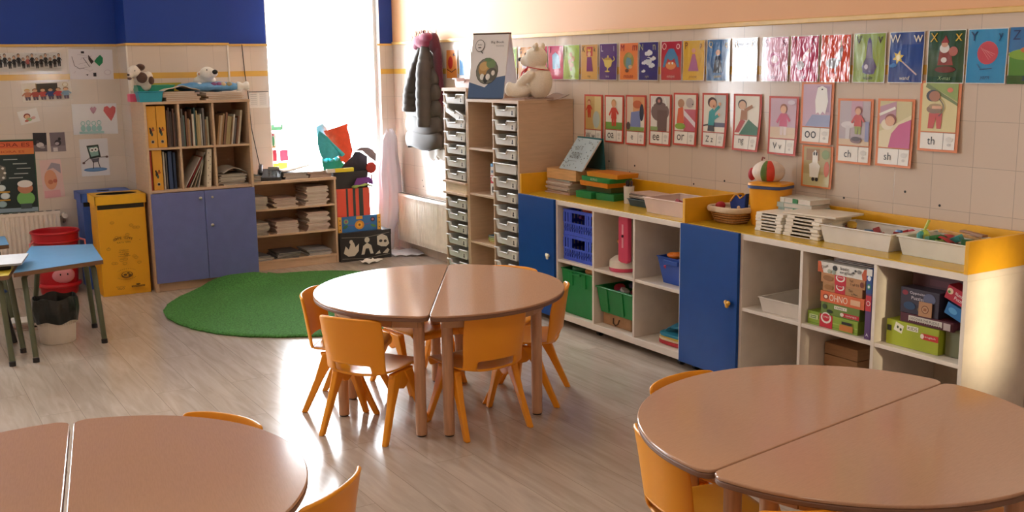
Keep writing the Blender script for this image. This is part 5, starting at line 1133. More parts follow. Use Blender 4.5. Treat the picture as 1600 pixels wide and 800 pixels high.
pcard('sh', 3.309, 1.151, .316, OR, 'orange phonics card "sh" with a child asleep under pink cover', lambda c: (c.rect(0, 0, 1, 1, '#CFC08A'), c.poly([(0, .5), (0, .88), (.52, 1), (.52, .55)], '#B98A96'), c.poly([(0, 0), (0, .34), (.30, .42), (1, .72), (1, 0)], '#E3D3A8'), c.poly([(.32, 0), (.40, .30), (.62, .50), (1, .62), (1, 0)], '#C4487E'), c.oval(.26, .50, .20, .12, '#EBDCC0'), c.oval(.36, .60, .18, .13, '#8A3E2A'), c.oval(.34, .57, .15, .11, SK), c.line(0, .70, .5, .86, .07, '#EFEAE0')), .209, curl=.012)
pcard('th', 3.075, 1.237, .315, OR, 'orange phonics card "th" with a young archer in red trousers, rightmost', lambda c: (c.rect(0, 0, 1, 1, '#D9C98A'), c.poly([(.1, 1), (1, 1), (1, .62)], '#8A9C3E'), c.poly([(.08, .92), (1, .54), (1, .60), (.12, 1)], '#6E7A34'), c.oval(.78, .86, .08, .05, '#D06A3A'), c.poly([(.20, .06), (.22, .38), (.60, .38), (.58, .06), (.46, .06), (.42, .28), (.36, .06)], '#C23A24'), c.oval(.36, .46, .22, .09, '#8A6A4A'), c.oval(.38, .52, .18, .06, '#A98A5A'), c.line(.3, .5, .58, .50, .07, SK), c.oval(.30, .74, .18, .12, '#2E1E1A'), c.oval(.36, .73, .16, .11, '#A8683E'),
      [c.line(.50+.14*sin(pi*k/8)*1.0, .32+.045*k, .50+.14*sin(pi*(k+1)/8), .32+.045*(k+1), .022, '#3A241A') for k in range(8)]), .213, curl=.008)
# small screws and anchor holes in the tiles under the cards
for yy, zz in ((5.55, 1.02), (5.28, 1.01), (5.33, .965), (4.72, .945), (4.46, .985), (4.40, .92), (3.24, 1.04), (3.05, .995), (3.60, .975), (8.28, .66), (8.26, .61)):
    b = MB(); b.tube([(XW-.0015, yy, zz), (XW-.0005, yy, zz)], .006, DARK, 10); tag(b.obj('screw_cap'), 'tiny dark screw cap in the tiles of the right wall', 'screw cap', 'screw caps in the right wall tiles')

# ------------------------------------------------------------------ on the tray cupboard
ZC1 = 1.4125; ZC2 = 1.4855
def rot_place(o, loc, rz=RW): o.location = loc; o.rotation_euler.z = rz; return o
# pink tray on the tower
t = thing('storage_tray', 'pale pink tray full of bits standing on top of the tower', 'tray', (XF+.08, 6.835, ZC2+.0665), RW)
PK = TRAYM; TRAYM = mat('#EBD5D6', .35, name='pink_tray'); tray_mesh(.30, True, .066, .30).obj('tray_body', t); TRAYM = PK
for i, (x, y, c) in enumerate(((-.05, .10, '#E8C7C4'), (.03, .12, '#F2EDE8'), (.07, .20, '#C8434E'), (-.02, .2, '#E0B8B8'))):
    b = MB(); b.ell((x, y, -.028), (.05, .045, .032), mat(c, .6)); b.obj('contents', t)
# big book flip chart
t = thing('flip_book', 'tall white easel book with blue foot and oval picture on cupboard', 'book', (3.80, 6.50, ZC1), -1.12)
w_, h_, dp = .30, .445, .20
def slab(y0, y1, th, m):  # leaning board
    return [(-w_/2, y0, 0), (w_/2, y0, 0), (w_/2, y0+th, 0), (-w_/2, y0+th, 0), (-w_/2, y1, h_), (w_/2, y1, h_), (w_/2, y1+th, h_), (-w_/2, y1+th, h_)]
cover = mat('#E4DFE0', .35, name='white_cover')
ln = math.hypot(h_, dp*.45); an = math.atan2(dp*.45, h_)
b = MB(); b.hexa(slab(-dp/2, -.012, .010, cover), cover); fb = b.obj('front_board', t, bevel=.002)
b = MB(); b.hexa(slab(dp/2, .004, .008, cover), cover); b.obj('back_board', t, bevel=.002)
b = MB(); b.box(-w_/2-.002, w_/2+.002, -.016, .014, h_-.004, h_+.008, mat('#6A5648', .6)); b.obj('spine_strip', t, bevel=.002)
b = MB(); b.hexa([(w_/2-.012, -dp/2+.01, 0), (w_/2-.004, -dp/2+.01, 0), (w_/2-.004, dp/2, 0), (w_/2-.012, dp/2, 0), (w_/2-.012, -.01, .10), (w_/2-.004, -.01, .10), (w_/2-.004, .01, .10), (w_/2-.012, .01, .10)], mat('#B89A84', .7)); b.obj('side_flap', t)
c = Card(w_, ln, '#E9E5E6', 0, rough=.3)
c.poly([(0, 0), (1, 0), (1, .36), (.72, .33), (.45, .18), (0, .26)], '#46628C'); c.poly([(0, 0), (1, 0), (1, .02), (0, .02)], '#2A3A5A')
c.oval(.48, .43, .31, .205, '#3A3A34'); c.oval(.48, .43, .295, .195, '#77776A'); c.oval(.42, .46, .18, .12, '#B48C52'); c.oval(.38, .50, .12, .07, '#C9A56A'); c.oval(.58, .54, .13, .07, '#6F8A5C'); c.oval(.62, .38, .16, .10, '#5A5850'); c.oval(.36, .34, .06, .05, '#EDEAE4'); c.oval(.46, .31, .06, .07, '#2C2A2A'); c.oval(.52, .34, .06, .05, '#EDEAE4'); c.oval(.66, .40, .05, .04, '#E3DED6'); c.oval(.5, .60, .10, .03, '#5F7F52')
c.oval(.23, .82, .13, .095, '#2E2E32'); c.oval(.23, .82, .118, .086, '#E9E5E6'); c.line(.26, .74, .33, .70, .02, '#2E2E32'); c.text('READ', .23, .835, .022, '#2E2E32'); c.oval(.23, .79, .05, .008, '#2E2E32')
c.text('Big Book', .72, .865, .042, '#1A1B20', wu=.36); c.text('Versions', .79, .812, .020, '#22242A', wu=.22)
cc = c.obj('printed_front', t, loc=(0, -dp/2-.0012, 0)); cc.rotation_euler.x = -math.atan2(dp/2-.012, h_)
# teddy bear : sits facing left of the picture
t = plush('teddy_bear', 'large cream teddy bear with red ribbon sitting on the cupboard', (3.875, 6.045, ZC1+.012), RW-.95,
      [((0, .02, .105), (.092, .085, .115)), ((0, -.005, .262), (.078, .078, .078)), ((0, -.075, .245), (.040, .045, .036)), ((-.060, .02, .338), (.028, .016, .028)), ((.060, .02, .338), (.028, .016, .028)),
       ((-.070, -.105, .052), (.044, .085, .050)), ((.075, -.105, .052), (.044, .085, .050)), ((-.078, -.165, .060), (.040, .032, .050)), ((.083, -.165, .060), (.040, .032, .050)),
       ((-.098, -.035, .135), (.030, .070, .034), (.6, 'X')), ((.098, -.035, .135), (.030, .070, .034), (.6, 'X')), ((-.092, -.082, .100), (.027, .030, .028)), ((.092, -.082, .100), (.027, .030, .028))], '#F3E9D8', .0075,
      [('nose', (0, -.120, .256), (.019, .014, .014), '#1A1516', .3), ('eye', (-.030, -.070, .290), (.007, .005, .008), '#1F1514', .2), ('eye', (.030, -.070, .290), (.007, .005, .008), '#1F1514', .2),
       ('inner_ear', (-.060, .006, .338), (.016, .006, .016), '#D9C0A4', .9), ('inner_ear', (.060, .006, .338), (.016, .006, .016), '#D9C0A4', .9)])
b = MB(); b.tube([(.072*cos(a), .01+.072*sin(a), .196-.012*sin(a)) for a in [-pi/2+2*pi*k/24 for k in range(25)]], .006, mat('#C8242C', .4), 8, cap=False, flat=.5)
b.tube([(0, -.068, .200), (-.022, -.098, .165), (-.030, -.105, .120)], .006, mat('#C8242C', .4), 6); b.tube([(0, -.068, .200), (.018, -.100, .170), (.020, -.108, .138)], .006, mat('#C8242C', .4), 6); b.obj('ribbon', t)
plush('plush_toy', 'white plush lying between the easel book and the teddy bear', (4.00, 6.33, ZC1), RW, [((0, 0, .05), (.05, .05, .05)), ((.0, .0, .12), (.045, .045, .05)), ((-.03, -.03, .04), (.03, .04, .03)), ((.035, -.03, .04), (.03, .04, .03))], '#E9E0DC', .008, [('nose', (0, -.047, .122), (.008, .006, .006), '#4A3A3A', .4)])
b = MB(); b.box(-.16, .12, -.13, .13, 0, .005, mat('#CDB5A6', .6)); b.box(-.15, .10, -.12, .12, .005, .010, mat('#B59A8C', .6)); tag(b.obj('paper_folder', loc=(3.86, 6.10, ZC1), rz=.12), 'pinkish paper folders under the teddy bear', 'folder')
b = MB(); b.grid(lambda u, v: Vector(((u-.5)*.2, (v-.5)*.16, .004+.05*max(0, v-.25)**1.6+.006*sin(6*u))), 14, 10, mat('#A38A7E', .8)); tag(b.obj('paper_sheet', loc=(3.97, 6.02, ZC1+.0), rz=RW, solid=.004), 'curled brownish papers behind the teddy bear', 'paper')

# in the open bay of the cupboard
t = thing('pencil_pot', 'dark teal pot with things in it in the top open bay', 'pot', (3.83, 6.335, 1.21), 0)
b = MB(); b.lathe([(.030, 0), (.034, .10), (.031, .10), (.027, .004)], mat('#35444A', .4), n=20); b.obj('pot_body', t)
b = MB(); b.lathe([(.0345, .01), (.0352, .035)], mat('#2E7A9A', .4), n=20, cap0=False); b.obj('blue_band', t)
b = MB(); b.tube([(.0, 0, .05), (.012, .01, .13)], .005, mat('#D9C9A9', .6), 6); b.obj('pencil', t)
b = MB(); b.box(-.05, .05, -.04, .04, 0, .14, BEECHD); tag(b.obj('wooden_block', loc=(3.83, 6.338, 1.0685), bevel=.003), 'brown wooden block under the teal pot in the top bay', 'block')
for i, (z, h2, col, nm) in enumerate(((.7445, .085, '#E9E2DC', 'white box with dark print at the bottom of the pile'), (.830, .055, '#C8283A', 'red and white box in the middle of the pile'), (.8855, .060, '#E4DEDA', 'white box over the red one'), (.946, .022, '#5E93C8', 'light blue flat box on top of the pile'))):
    def pr(c, i=i):
        if i == 0: c.oval(.3, .5, .12, .28, '#2E2A2A'); c.oval(.6, .35, .10, .2, '#2E2A2A'); c.rect(.8, .2, .95, .7, '#8A3A3A')
        if i == 1: c.oval(.45, .5, .35, .3, '#EDE6E2'); c.rect(0, .75, 1, .9, '#EDE6E2')
        if i == 2: c.rect(.1, .3, .6, .6, '#6A7FA0'); c.oval(.8, .5, .1, .3, '#3A3A42')
    t = thing('carton', nm + ' in the middle bay', 'box', (3.80, 6.350, z), RW)
    b = MB(); b.box(-.05, .05, -.09, .11, 0, h2, mat(col, .5)); b.obj('box_body', t, bevel=.002); c = Card(.10, h2, col, 0); pr(c); c.obj('printed_front', t, loc=(0, -.0906, 0))
for i, (c, nm) in enumerate((('#D9B23A', 'yellow'), ('#C9D94A', 'lime green'), ('#9BC23A', 'green'), ('#3A6E86', 'dark blue'))):
    booklet('exercise_book', '%s exercise book in the small pile in the lower bay of the cupboard' % nm, 'exercise book', 'exercise books in the lower bay', (3.80, 6.375-.004*i, .3965+.0145*i), .20, .15, .0135, c, RW+.12*(i-1.5)*.5)

# ------------------------------------------------------------------ coat hanging on the wall
t = thing('coat', 'long grey quilted coat hanging from a hook right of the window', 'coat', (4.005, 8.02, 0)); GC = mat('#544D48', .60, None, 'grey_quilted_nylon', spec=.25)
def coatf(u, v):
    z = 1.76-u*.80; a = 2*pi*v
    wd = .11+.12*min(1, u*3.0)+.05*u; q = (1.76-z)/.80
    puff = 1+.16*abs(sin(pi*q*6.0))**.6+.03*noise.noise(Vector((cos(a)*2, sin(a)*2, z*9)))
    cy = 8.03+.03*sin(2*q)
    return Vector((4.03-.085*puff*(1 if cos(a) < 0 else .75)*(-cos(a))*(.6+.4*min(1, q*4)) if False else 4.025+.072*puff*cos(a)*(.7+.3*min(1, q*4)), cy+wd*puff*sin(a), z+.012*sin(3*a)*u))
b = MB(); b.grid(coatf, 84, 44, GC, closed=True); W(b, 'coat_body', t)
def sleeve(b, P, R, m):
    P = [Vector(p) for p in P]; n = 40
    def at(s):
        s *= len(P)-1; i = min(int(s), len(P)-2); f = s-i; f = f*f*(3-2*f) if False else f; return P[i].lerp(P[i+1], f), R[i]+(R[i+1]-R[i])*f
    pts, rs = [], []
    for k in range(n+1):
        p, r = at(k/n); pts.append(p); rs.append(r*(1+.13*abs(sin(k*.70))**.7))
    b.tube(pts, rs, m, 18)
for P, R in (([(4.00, 7.94, 1.80), (3.955, 7.88, 1.62), (3.945, 7.88, 1.38), (3.950, 7.89, 1.15)], [.034, .060, .062, .058]),
             ([(4.00, 7.99, 1.80), (3.965, 8.06, 1.62), (3.950, 8.12, 1.43), (3.950, 8.13, 1.27)], [.028, .045, .062, .070]),
             ([(4.03, 8.05, 1.79), (4.03, 8.19, 1.62), (4.03, 8.25, 1.47), (4.03, 8.21, 1.28)], [.028, .048, .048, .042])):
    b = MB(); sleeve(b, P, R, GC); W(b, 'sleeve', t)
t = thing('hooded_scarf', 'dark pink fleece with a fringed edge hung over the coat', 'scarf', (4.00, 8.0, 0)); MG = mat('#8A2A4A', .9, 'plush', 'pink_fleece'); MD = mat('#5A1E30', .9, 'plush', 'maroon_fleece')
b = MB(); b.ell((4.005, 7.995, 1.838), (.062, .135, .058), MG, (.10, 'X')); b.ell((4.01, 7.93, 1.870), (.055, .10, .045), MG); b.ell((4.0, 8.05, 1.80), (.055, .06, .035), MG); W(b, 'cap', t, remesh=.008)
b = MB(); b.ell((4.045, 7.87, 1.83), (.045, .065, .085), MD); b.ell((4.06, 7.835, 1.66), (.035, .058, .20), MD); b.ell((4.065, 7.82, 1.46), (.030, .050, .22), MD); W(b, 'hanging_part', t, remesh=.009)
b = MB(); random.seed(6)
for k in range(46):
    q = k/45; y = 8.125-.25*q; z = 1.845+.066*sin(pi*.5*min(1, q*1.5))
    x = 3.985+random.uniform(-.03, .03); b.tube([(x, y, z-.004), (x-.004, y+.010*(1-2*q)+random.uniform(-.006, .006), z+.014+random.uniform(0, .010))], .0022, mat('#6A2032', .9), 4)
W(b, 'fringe', t)
t = thing('coat_hook', 'small wire hook at the top of the coat', 'hook', (4.11, 7.97, 1.88)); b = MB(); b.tube([(0-.002, 0, .03), (-.03, 0, .035), (-.055, 0, .055), (-.05, .0, .075), (-.035, 0, .07)], .004, METAL, 8); b.obj('hook_wire', t)
b = MB(); b.box(-.004, -.0005, -.02, .02, .01, .06, METAL); b.obj('wall_plate', t, bevel=.002)
b = MB(); b.grid(lambda u, v: Vector((4.085+.008*sin(12*v), 7.80+.30*v, .965-(.085+.018*sin(11*v)+.012*(v > .5))*u)), 6, 30, PAPER); tag(b.obj('cloth', solid=.002), 'white cloth showing beneath the hem of the coat', 'cloth')

# ------------------------------------------------------------------ things on the far counter
ZK = .8085
stack(10, 3.945, 5.755, ZK, .27, .20, .0085, ['#C9B4A6', '#B98E7A', '#D8D2C8', '#A9B5B4', '#C7A08A', '#E3DACE'], 'picture magazine in the tall pile under the wooden box on far counter', 'magazines under the wooden box', 'magazine', 'magazine', jit=.010, rot=.07, rz=RW)
t = thing('wooden_box', 'pale wooden box lying on the magazines on far counter', 'box', (3.955, 5.735, .9005), RW+.02)
LW = mat('#DDB078', .5, 'wood', 'light_pine', st=(1, 8, 8), amt=.10)
b = MB(); b.box(-.165, .165, -.10, .10, 0, .066, LW); b.obj('box_body', t, bevel=.003)
b = MB(); b.box(-.160, .160, -.095, .095, .066, .070, mat('#B98A5A', .5, 'wood')); b.obj('sliding_lid', t, bevel=.001)
# spotted book standing open like an easel
t = thing('easel_book', 'spotted pale blue book standing open on the wooden box', 'book', (3.955, 5.640, .9710), RW-.10)
def lean_quad(w0, y0, y1, h, th, m, b): b.hexa([(-w0/2, y0, 0), (w0/2, y0, 0), (w0/2, y0+th, 0), (-w0/2, y0+th, 0), (-w0/2, y1, h), (w0/2, y1, h), (w0/2, y1+th, h), (-w0/2, y1+th, h)], m)
b = MB(); lean_quad(.30, -.085, .055, .195, .012, mat('#DAD6D0', .6), b); b.obj('page_block', t, bevel=.001)
b = MB(); lean_quad(.31, .085, .070, .200, .004, mat('#1F5F66', .5), b); b.box(-.155, .155, .055, .075, .193, .203, mat('#1F6A72', .5)); b.obj('teal_cover', t, bevel=.001)
ln = math.hypot(.14, .195); c = Card(.30, ln, '#BFD3DE', 0, rough=.35); random.seed(11)
for i in range(60):
    u, v = random.uniform(.04, .96), random.uniform(.05, .93)
    if .28 < u < .66 and .25 < v < .80: continue
    c.oval(u, v, .010+.012*random.random(), .018, ['#1F3A4A', '#26333A', '#3A6A84'][i % 3], 8, a=random.uniform(-1, 1))
c.text('QUÉ TE', .46, .66, .17, '#2A2A30', wu=.30); c.text('CUENTAS', .46, .42, .19, '#2A2A30', wu=.40); c.rect(.28, .24, .66, .25, '#5A6A74')
o = c.obj('printed_front', t, loc=(0, -.0865, .0)); o.rotation_euler.x = -math.atan2(.14, .195)
# framed trays with puzzles
def flatbox(name, label, cat, x, y, z, w, d, h, col, rz, group=None, top=None, front=None):
    b = MB(); b.frust((0, 0), (w/2*.97, d/2*.97, 0), (w/2, d/2, h), mat(col, .45)); 
    if top: b.box(-w/2*.86, w/2*.86, -d/2*.86, d/2*.86, h, h+.0015, mat(top, .5))
    if front:
        t = thing(name, label, cat, (x, y, z), rz, group); b.obj('box_body', t, bevel=.002); c = Card(w*.95, h*.9, col, 0); front(c); c.obj('printed_front', t, loc=(0, -d/2-.0008, h*.05)); return t
    o = b.obj(name, loc=(x, y, z), rz=rz, bevel=.002); return tag(o, label, cat, group)
flatbox('game_box', 'green game box at the base, left of the pencil pot', 'box', 3.915, 5.46, ZK, .17, .15, .042, '#1F8A4A', RW+.0)
flatbox('game_box', 'green game box at the base, nearest to the pencil pot', 'box', 3.945, 5.285, ZK, .16, .15, .042, '#1F8446', RW+.15)
flatbox('game_box', 'dark olive flat box on the two green boxes', 'box', 3.965, 5.37, .8515, .25, .15, .034, '#4A5A32', RW+.05)
flatbox('puzzle_tray', 'orange rimmed puzzle tray, lower of the two in the pile', 'tray', 3.950, 5.385, .886, .30, .17, .030, '#E08A22', RW, top='#C0571E')
flatbox('game_box', 'green flat box between the two orange trays', 'box', 3.945, 5.355, .918, .32, .17, .028, '#1F8A48', RW-.04, front=lambda c: c.text('ALPINO', .45, .5, .6, '#D9E3C9', wu=.26))
flatbox('puzzle_tray', 'orange puzzle tray on top of the pile beside the easel book', 'tray', 3.965, 5.320, .9465, .31, .17, .028, '#E0901F', RW+.03, top='#D07A1E')
t = thing('pencil_pot', 'clear pot full of dark pens on the far counter', 'pot', (3.915, 5.085, ZK), 0)
b = MB(); b.lathe([(.030, 0), (.033, .105), (.031, .105), (.028, .004)], CLEAR, n=24); b.obj('pot_body', t)
b = MB(); b.lathe([(.027, .004), (.029, .07)], mat('#8C8A8A', .5, 'fabric'), n=20, cap1=True); b.obj('contents', t)
random.seed(3)
for i in range(9):
    a, r = random.uniform(0, 6.28), random.uniform(.004, .02); b = MB()
    b.tube([(r*cos(a), r*sin(a), .06), (r*1.5*cos(a), r*1.5*sin(a), .125+.02*random.random())], .004, mat(['#24262E', '#3A2A2E', '#8A2A34', '#1F2A4A', '#3A3A3A'][i % 5], .4), 8); b.obj('pen', t)
open_box('desk_tray', 'dark blue grey tray under small booklets on the far counter', 'tray', (3.93, 4.915, ZK), .20, .15, .040, '#3F5563', RW+.05)
for i, (c, nm) in enumerate((('#6E5A52', 'brown'), ('#D3C7B8', 'cream'), ('#5A4A46', 'dark'), ('#C9A99A', 'pinkish'))):
    booklet('booklet', '%s booklet lying on the dark blue grey tray' % nm, 'booklet', 'booklets on the tray', (3.93, 4.91-.004*i, .8555+.0085*i), .21, .14, .0075, c, RW+.06*(i % 3-1))
def clearbin(label, x, y, w, d, h, rz, things, col='#E6DAD0', name='plastic_bin'):
    m = mat(col, .28, 'clear', 'translucent_bin', tr=.15)
    t = thing(name, label, 'bin', (x, y, ZK), rz)
    o = open_box('bin_body', None, None, (0, 0, 0), w, d, h, col, m=m, parent=t, rim=.007, taper=.90)
    for s_ in (-1, 1):
        b = MB(); b.box(s_*(w/2+.004)-.010, s_*(w/2+.004)+.010, -d*.28, d*.28, h-.014, h+.001, m); b.obj('handle', t, bevel=.003)
    return t
def bits(n, x0, x1, y0, y1, z0, z1, cols, where, group, s=.02, seed=1, name='toy_block', cat='toy'):
    random.seed(seed)
    for i in range(n):
        b = MB(); k = i % 3; c = cols[i % len(cols)]; m = mat(c[0], .4)
        q = s*random.uniform(.7, 1.2)
        if k == 0: b.box(-q, q, -q*.6, q*.6, -q*.5, q*.5, m)
        elif k == 1: b.prism([(q*cos(a), q*sin(a)) for a in [2*pi*j/8 for j in range(8)]], -q*.4, q*.4, m)
        else: b.tube([(-q, 0, 0), (0, q*.3, q*.2), (q, 0, 0)], q*.4, m, 8)
        o = b.obj(name, loc=(random.uniform(x0, x1), random.uniform(y0, y1), random.uniform(z0, z1)), bevel=.002); o.rotation_euler = (random.uniform(-.5, .5), random.uniform(-.5, .5), random.uniform(0, 6))
        tag(o, '%s plastic toy piece %s' % (c[1], where), cat, group)
clearbin('pinkish translucent bin on the far counter against the end board', 3.885, 4.555, .36, .27, .085, RW, 0, '#F2DAD2')
bits(10, 3.80, 3.97, 4.44, 4.68, ZK+.02, ZK+.055, [('#B84A5A', 'red'), ('#7A5A8A', 'purple'), ('#D9A08A', 'peach')], 'inside the pinkish bin on the far counter', 'toy pieces in the pinkish bin', .022, 5)

# ------------------------------------------------------------------ things on the near counter
t = thing('wicker_basket', 'small wicker basket with white lining on the near counter', 'basket', (3.875, 4.145, ZK), RW)
WK = mat('#C08A4E', .7, 'wicker', 'woven_cane')
b = MB(); b.lathe([(.080, 0), (.112, .070), (.108, .070), (.076, .004)], WK, n=36, sx=1.0, sy=.80, sq=3.2); b.obj('woven_body', t)
for z, r in ((.012, .0865), (.024, .0925), (.036, .0975), (.048, .1030)):
    b = MB(); P = []
    for k in range(73):
        a = 2*pi*k/72; q = (abs(cos(a))**3.2+abs(sin(a))**3.2)**(-1/3.2); e = r+.0018*(1 if k % 2 else -1); P.append((e*q*cos(a), e*.8*q*sin(a), z))
    b.tube(P, .0038, WK, 5, cap=False); b.obj('cane_strand', t)
LN = mat('#D9C2A6', .9, 'fabric', 'lining_cloth')
b = MB(); P = []
for k in range(61):
    a = 2*pi*k/60; q = (abs(cos(a))**3.2+abs(sin(a))**3.2)**(-1/3.2); P.append(((.116+.002*sin(9*a))*q*cos(a), (.116+.002*sin(11*a))*.8*q*sin(a), .074))
b.tube(P, .013, LN, 8, cap=False, flat=1.2); b.obj('lining_rim', t)
b = MB(); b.lathe([(.001, .045), (.060, .048), (.098, .072)], LN, n=30, sy=.8, cap0=False); b.obj('lining', t)
b = MB(); b.ell((0, 0, 0), (.030, .024, .022), mat('#B5242E', .6)); b.ell((.020, .01, .006), (.016, .014, .012), mat('#B5242E', .6)); tag(b.obj('felt_apple', loc=(3.85, 4.205, ZK+.085)), 'small red felt piece in the wicker basket', 'toy')
t = thing('hand_puppet', 'dark blue cloth puppet with orange trim sticking out of the basket', 'puppet', (3.90, 4.115, ZK+.05), RW)
b = MB(); b.prism([(-.045, 0), (.050, 0), (.060, .110), (.040, .092), (.022, .080), (.0, .098), (-.018, .094), (-.050, .055), (-.060, .070), (-.055, .040)], -.014, .014, mat('#1F3A86', .85, 'fabric'), axis='y'); b.obj('body', t, bevel=.006)
b = MB(); b.tube([(-.050, -.017, .060), (-.018, -.017, .096), (.0, -.017, .100), (.022, -.017, .082), (.040, -.017, .094)], .004, mat('#E0A03A', .7), 6); b.obj('trim', t)
b = MB(); b.ell((.012, -.016, .03), (.012, .006, .012), mat('#E8C09A', .7), n=10, k=6); b.obj('face', t)
t = thing('yellow_tub', 'tall yellow plastic tub with a blue rim on the near counter', 'tub', (3.975, 3.965, ZK), RW+.30)
YT = mat('#F0A51C', .35, name='yellow_plastic')
b = MB(); b.lathe([(.082, 0), (.086, .01), (.098, .200), (.095, .200), (.080, .006)], YT, n=40, sy=.82, sq=5); b.obj('tub_body', t)
b = MB(); b.lathe([(.099, .192), (.104, .194), (.104, .207), (.100, .209), (.096, .205)], mat('#3A4E80', .4), n=40, sy=.84, sq=5, cap0=False); b.obj('blue_rim', t)
b = MB(); b.lathe([(.104, .209), (.102, .220), (.06, .226), (.002, .226)], YT, n=40, sy=.84, sq=5, cap0=False); b.obj('lid', t)
t = thing('cloth_ball', 'soft white, red and green ball toy lying on the yellow tub', 'soft toy', (3.975, 3.985, ZK+.226), RW)
b = MB(); b.lathe([(.085*cos(a), .048+.060*sin(a)) for a in [-.95+(.95+1.56)*k/14 for k in range(15)]], mat('#E3D3C4', .8, 'fabric'), n=36, sx=1.05, sy=.92, cap1=True); b.obj('ball_body', t)
for nm, a0, a1, col in (('red_panel', -.50, -1.05, '#D8432E'), ('green_stripe', -.98, -1.35, '#5E7A32')):
    b = MB(); b.grid(lambda u, v: Vector((.0905*cos(-.75+2.0*u)*cos(a0+(a1-a0)*v)*1.05, .0805*cos(-.75+2.0*u)*sin(a0+(a1-a0)*v), .048+.063*sin(-.75+2.0*u))), 14, 8, mat(col, .7, 'fabric')); b.obj(nm, t, solid=.002)
b = MB(); b.ell((-.098, -.02, .030), (.022, .020, .034), mat('#B5242E', .6)); b.obj('red_ear', t)
b = MB(); b.tube([(-.04, -.01, .105), (-.035, -.01, .122), (-.02, -.01, .118)], .004, mat('#8A3A34', .6), 6); b.obj('loop', t)
# stackable racks
def rack_unit(b, w, d, h, m):
    b.box(-w/2, w/2, -d/2, d/2, h-.004, h, m)
    for (x0, x1, y0, y1) in ((-w/2, w/2, -d/2, -d/2+.004), (-w/2, w/2, d/2-.004, d/2)):
        b.box(x0, x0+w*.22, y0, y1, 0, h-.004, m); b.box(x1-w*.22, x1, y0, y1, 0, h-.004, m); b.box(x0+w*.22, x1-w*.22, y0, y1, 0, .004, m)
    for s_ in (-1, 1): b.box(s_*w/2-.002, s_*w/2+.002, -d/2, d/2, 0, h-.004, m)
GR1 = mat('#F0E8DA', .4, name='cream_plastic'); GR2 = mat('#E6DAC6', .4, name='beige_plastic')
proto = None
for i in range(6):
    if proto is None:
        b = MB(); rack_unit(b, .175, .15, .0155, GR1); proto = tag(b.obj('stacking_tray', loc=(3.865, 3.795, ZK), rz=RW, bevel=.002), 'cream slotted tray in the small left stack on the near counter', 'tray', 'small cream slotted trays'); o = proto
    else: o = proto.copy(); COL.objects.link(o); o.location = (3.865+.002*(i % 2), 3.795-.003*(i % 3), ZK+.0160*i); o.rotation_euler.z = RW+.03*((i % 3)-1)
proto = None
for i in range(6):
    if proto is None:
        b = MB(); rack_unit(b, .22, .20, .017, GR2); proto = tag(b.obj('stacking_tray', loc=(3.885, 3.575, ZK), rz=RW, bevel=.002), 'wide beige slotted tray in the leaning right stack on near counter', 'tray', 'wide beige slotted trays'); o = proto
    else: o = proto.copy(); COL.objects.link(o); o.location = (3.885+.005*(i % 2), 3.575-.004*i, ZK+.0175*i); o.rotation_euler.z = RW-.05+.05*(i % 2)
b = MB(); b.box(-.155, .155, -.11, .11, 0, .010, GR2)
for k in range(6): b.box(-.14+.05*k, -.105+.05*k, -.1105, -.106, -.003, .006, mat('#4A4038', .7)) if False else None
tag(b.obj('plastic_sheet', loc=(3.915, 3.555, ZK+.106), rz=RW+.10, bevel=.003), 'flat beige plastic board lying over the wide slotted trays', 'board')
b = MB(); rack_unit(b, .24, .13, .030, GR1); tag(b.obj('stacking_tray', loc=(4.015, 3.760, ZK), rz=RW, bevel=.002), 'cream slotted tray under the green spined books', 'tray')
b = MB(); rack_unit(b, .24, .13, .030, GR1); tag(b.obj('stacking_tray', loc=(4.018, 3.758, ZK+.0305), rz=RW, bevel=.002), 'upper cream slotted tray directly under the green spined books', 'tray')
for i, (c, nm) in enumerate((('#9DAAA0', 'grey green'), ('#8FA398', 'sage'), ('#A9B5AA', 'pale green'), ('#E0DCD0', 'white'))):
    t = thing('hardback_book', '%s hardback with green spine patch, %s from the bottom of the pile' % (nm, ORD[i]), 'book', (4.005, 3.775-.006*(i % 2), ZK+.0612+.0245*i), RW+.05*(i % 3-1), 'hardbacks piled by the ghost card')
    b = MB(); m = mat(c, .5); b.box(-.12, .12, -.07, .07, 0, .002, m); b.box(-.12, .12, -.07, .07, .021, .024, m); b.box(-.117, .117, -.067, .067, .002, .021, PG); b.box(-.12, -.06, -.07, -.068, .002, .021, m); b.obj('book_block', t)
    if i in (1, 3): b = MB(); b.box(.000, .035, -.0715, -.0685, .001, .023, mat('#1F7A3A', .5)); b.obj('green_patch', t)
clearbin('long translucent bin of small toys in the middle of near counter', 3.915, 3.255, .40, .25, .080, RW+.02, 0, '#F2EDE6')
bits(22, 3.85, 3.99, 3.09, 3.42, ZK+.030, ZK+.078, [('#B8343A', 'red'), ('#8A2A2E', 'dark red'), ('#C9A03A', 'yellow'), ('#3A6A9A', 'blue'), ('#D9D2C4', 'cream')], 'in the long translucent bin on the near counter', 'toy pieces in the long bin', .022, 8)
clearbin('translucent bin with a green funnel at the end of near counter', 3.935, 2.845, .36, .26, .080, RW, 0, '#EFEDE2')
bits(20, 3.85, 4.01, 2.72, 2.97, ZK+.030, ZK+.080, [('#2A6A3A', 'green'), ('#B8343A', 'red'), ('#3F8F8A', 'teal'), ('#1F5A3A', 'dark green'), ('#8FA85A', 'lime')], 'in the bin at the end of the near counter', 'toy pieces in the end bin', .028, 9)
t = thing('toy_funnel', 'yellow green toy funnel sticking up out of the end bin', 'toy', (3.90, 2.965, ZK+.065), 0)
b = MB(); b.lathe([(.034, 0), (.030, .01), (.014, .040)], mat('#A9B84A', .4), n=20, cap0=False); b.obj('cone', t)
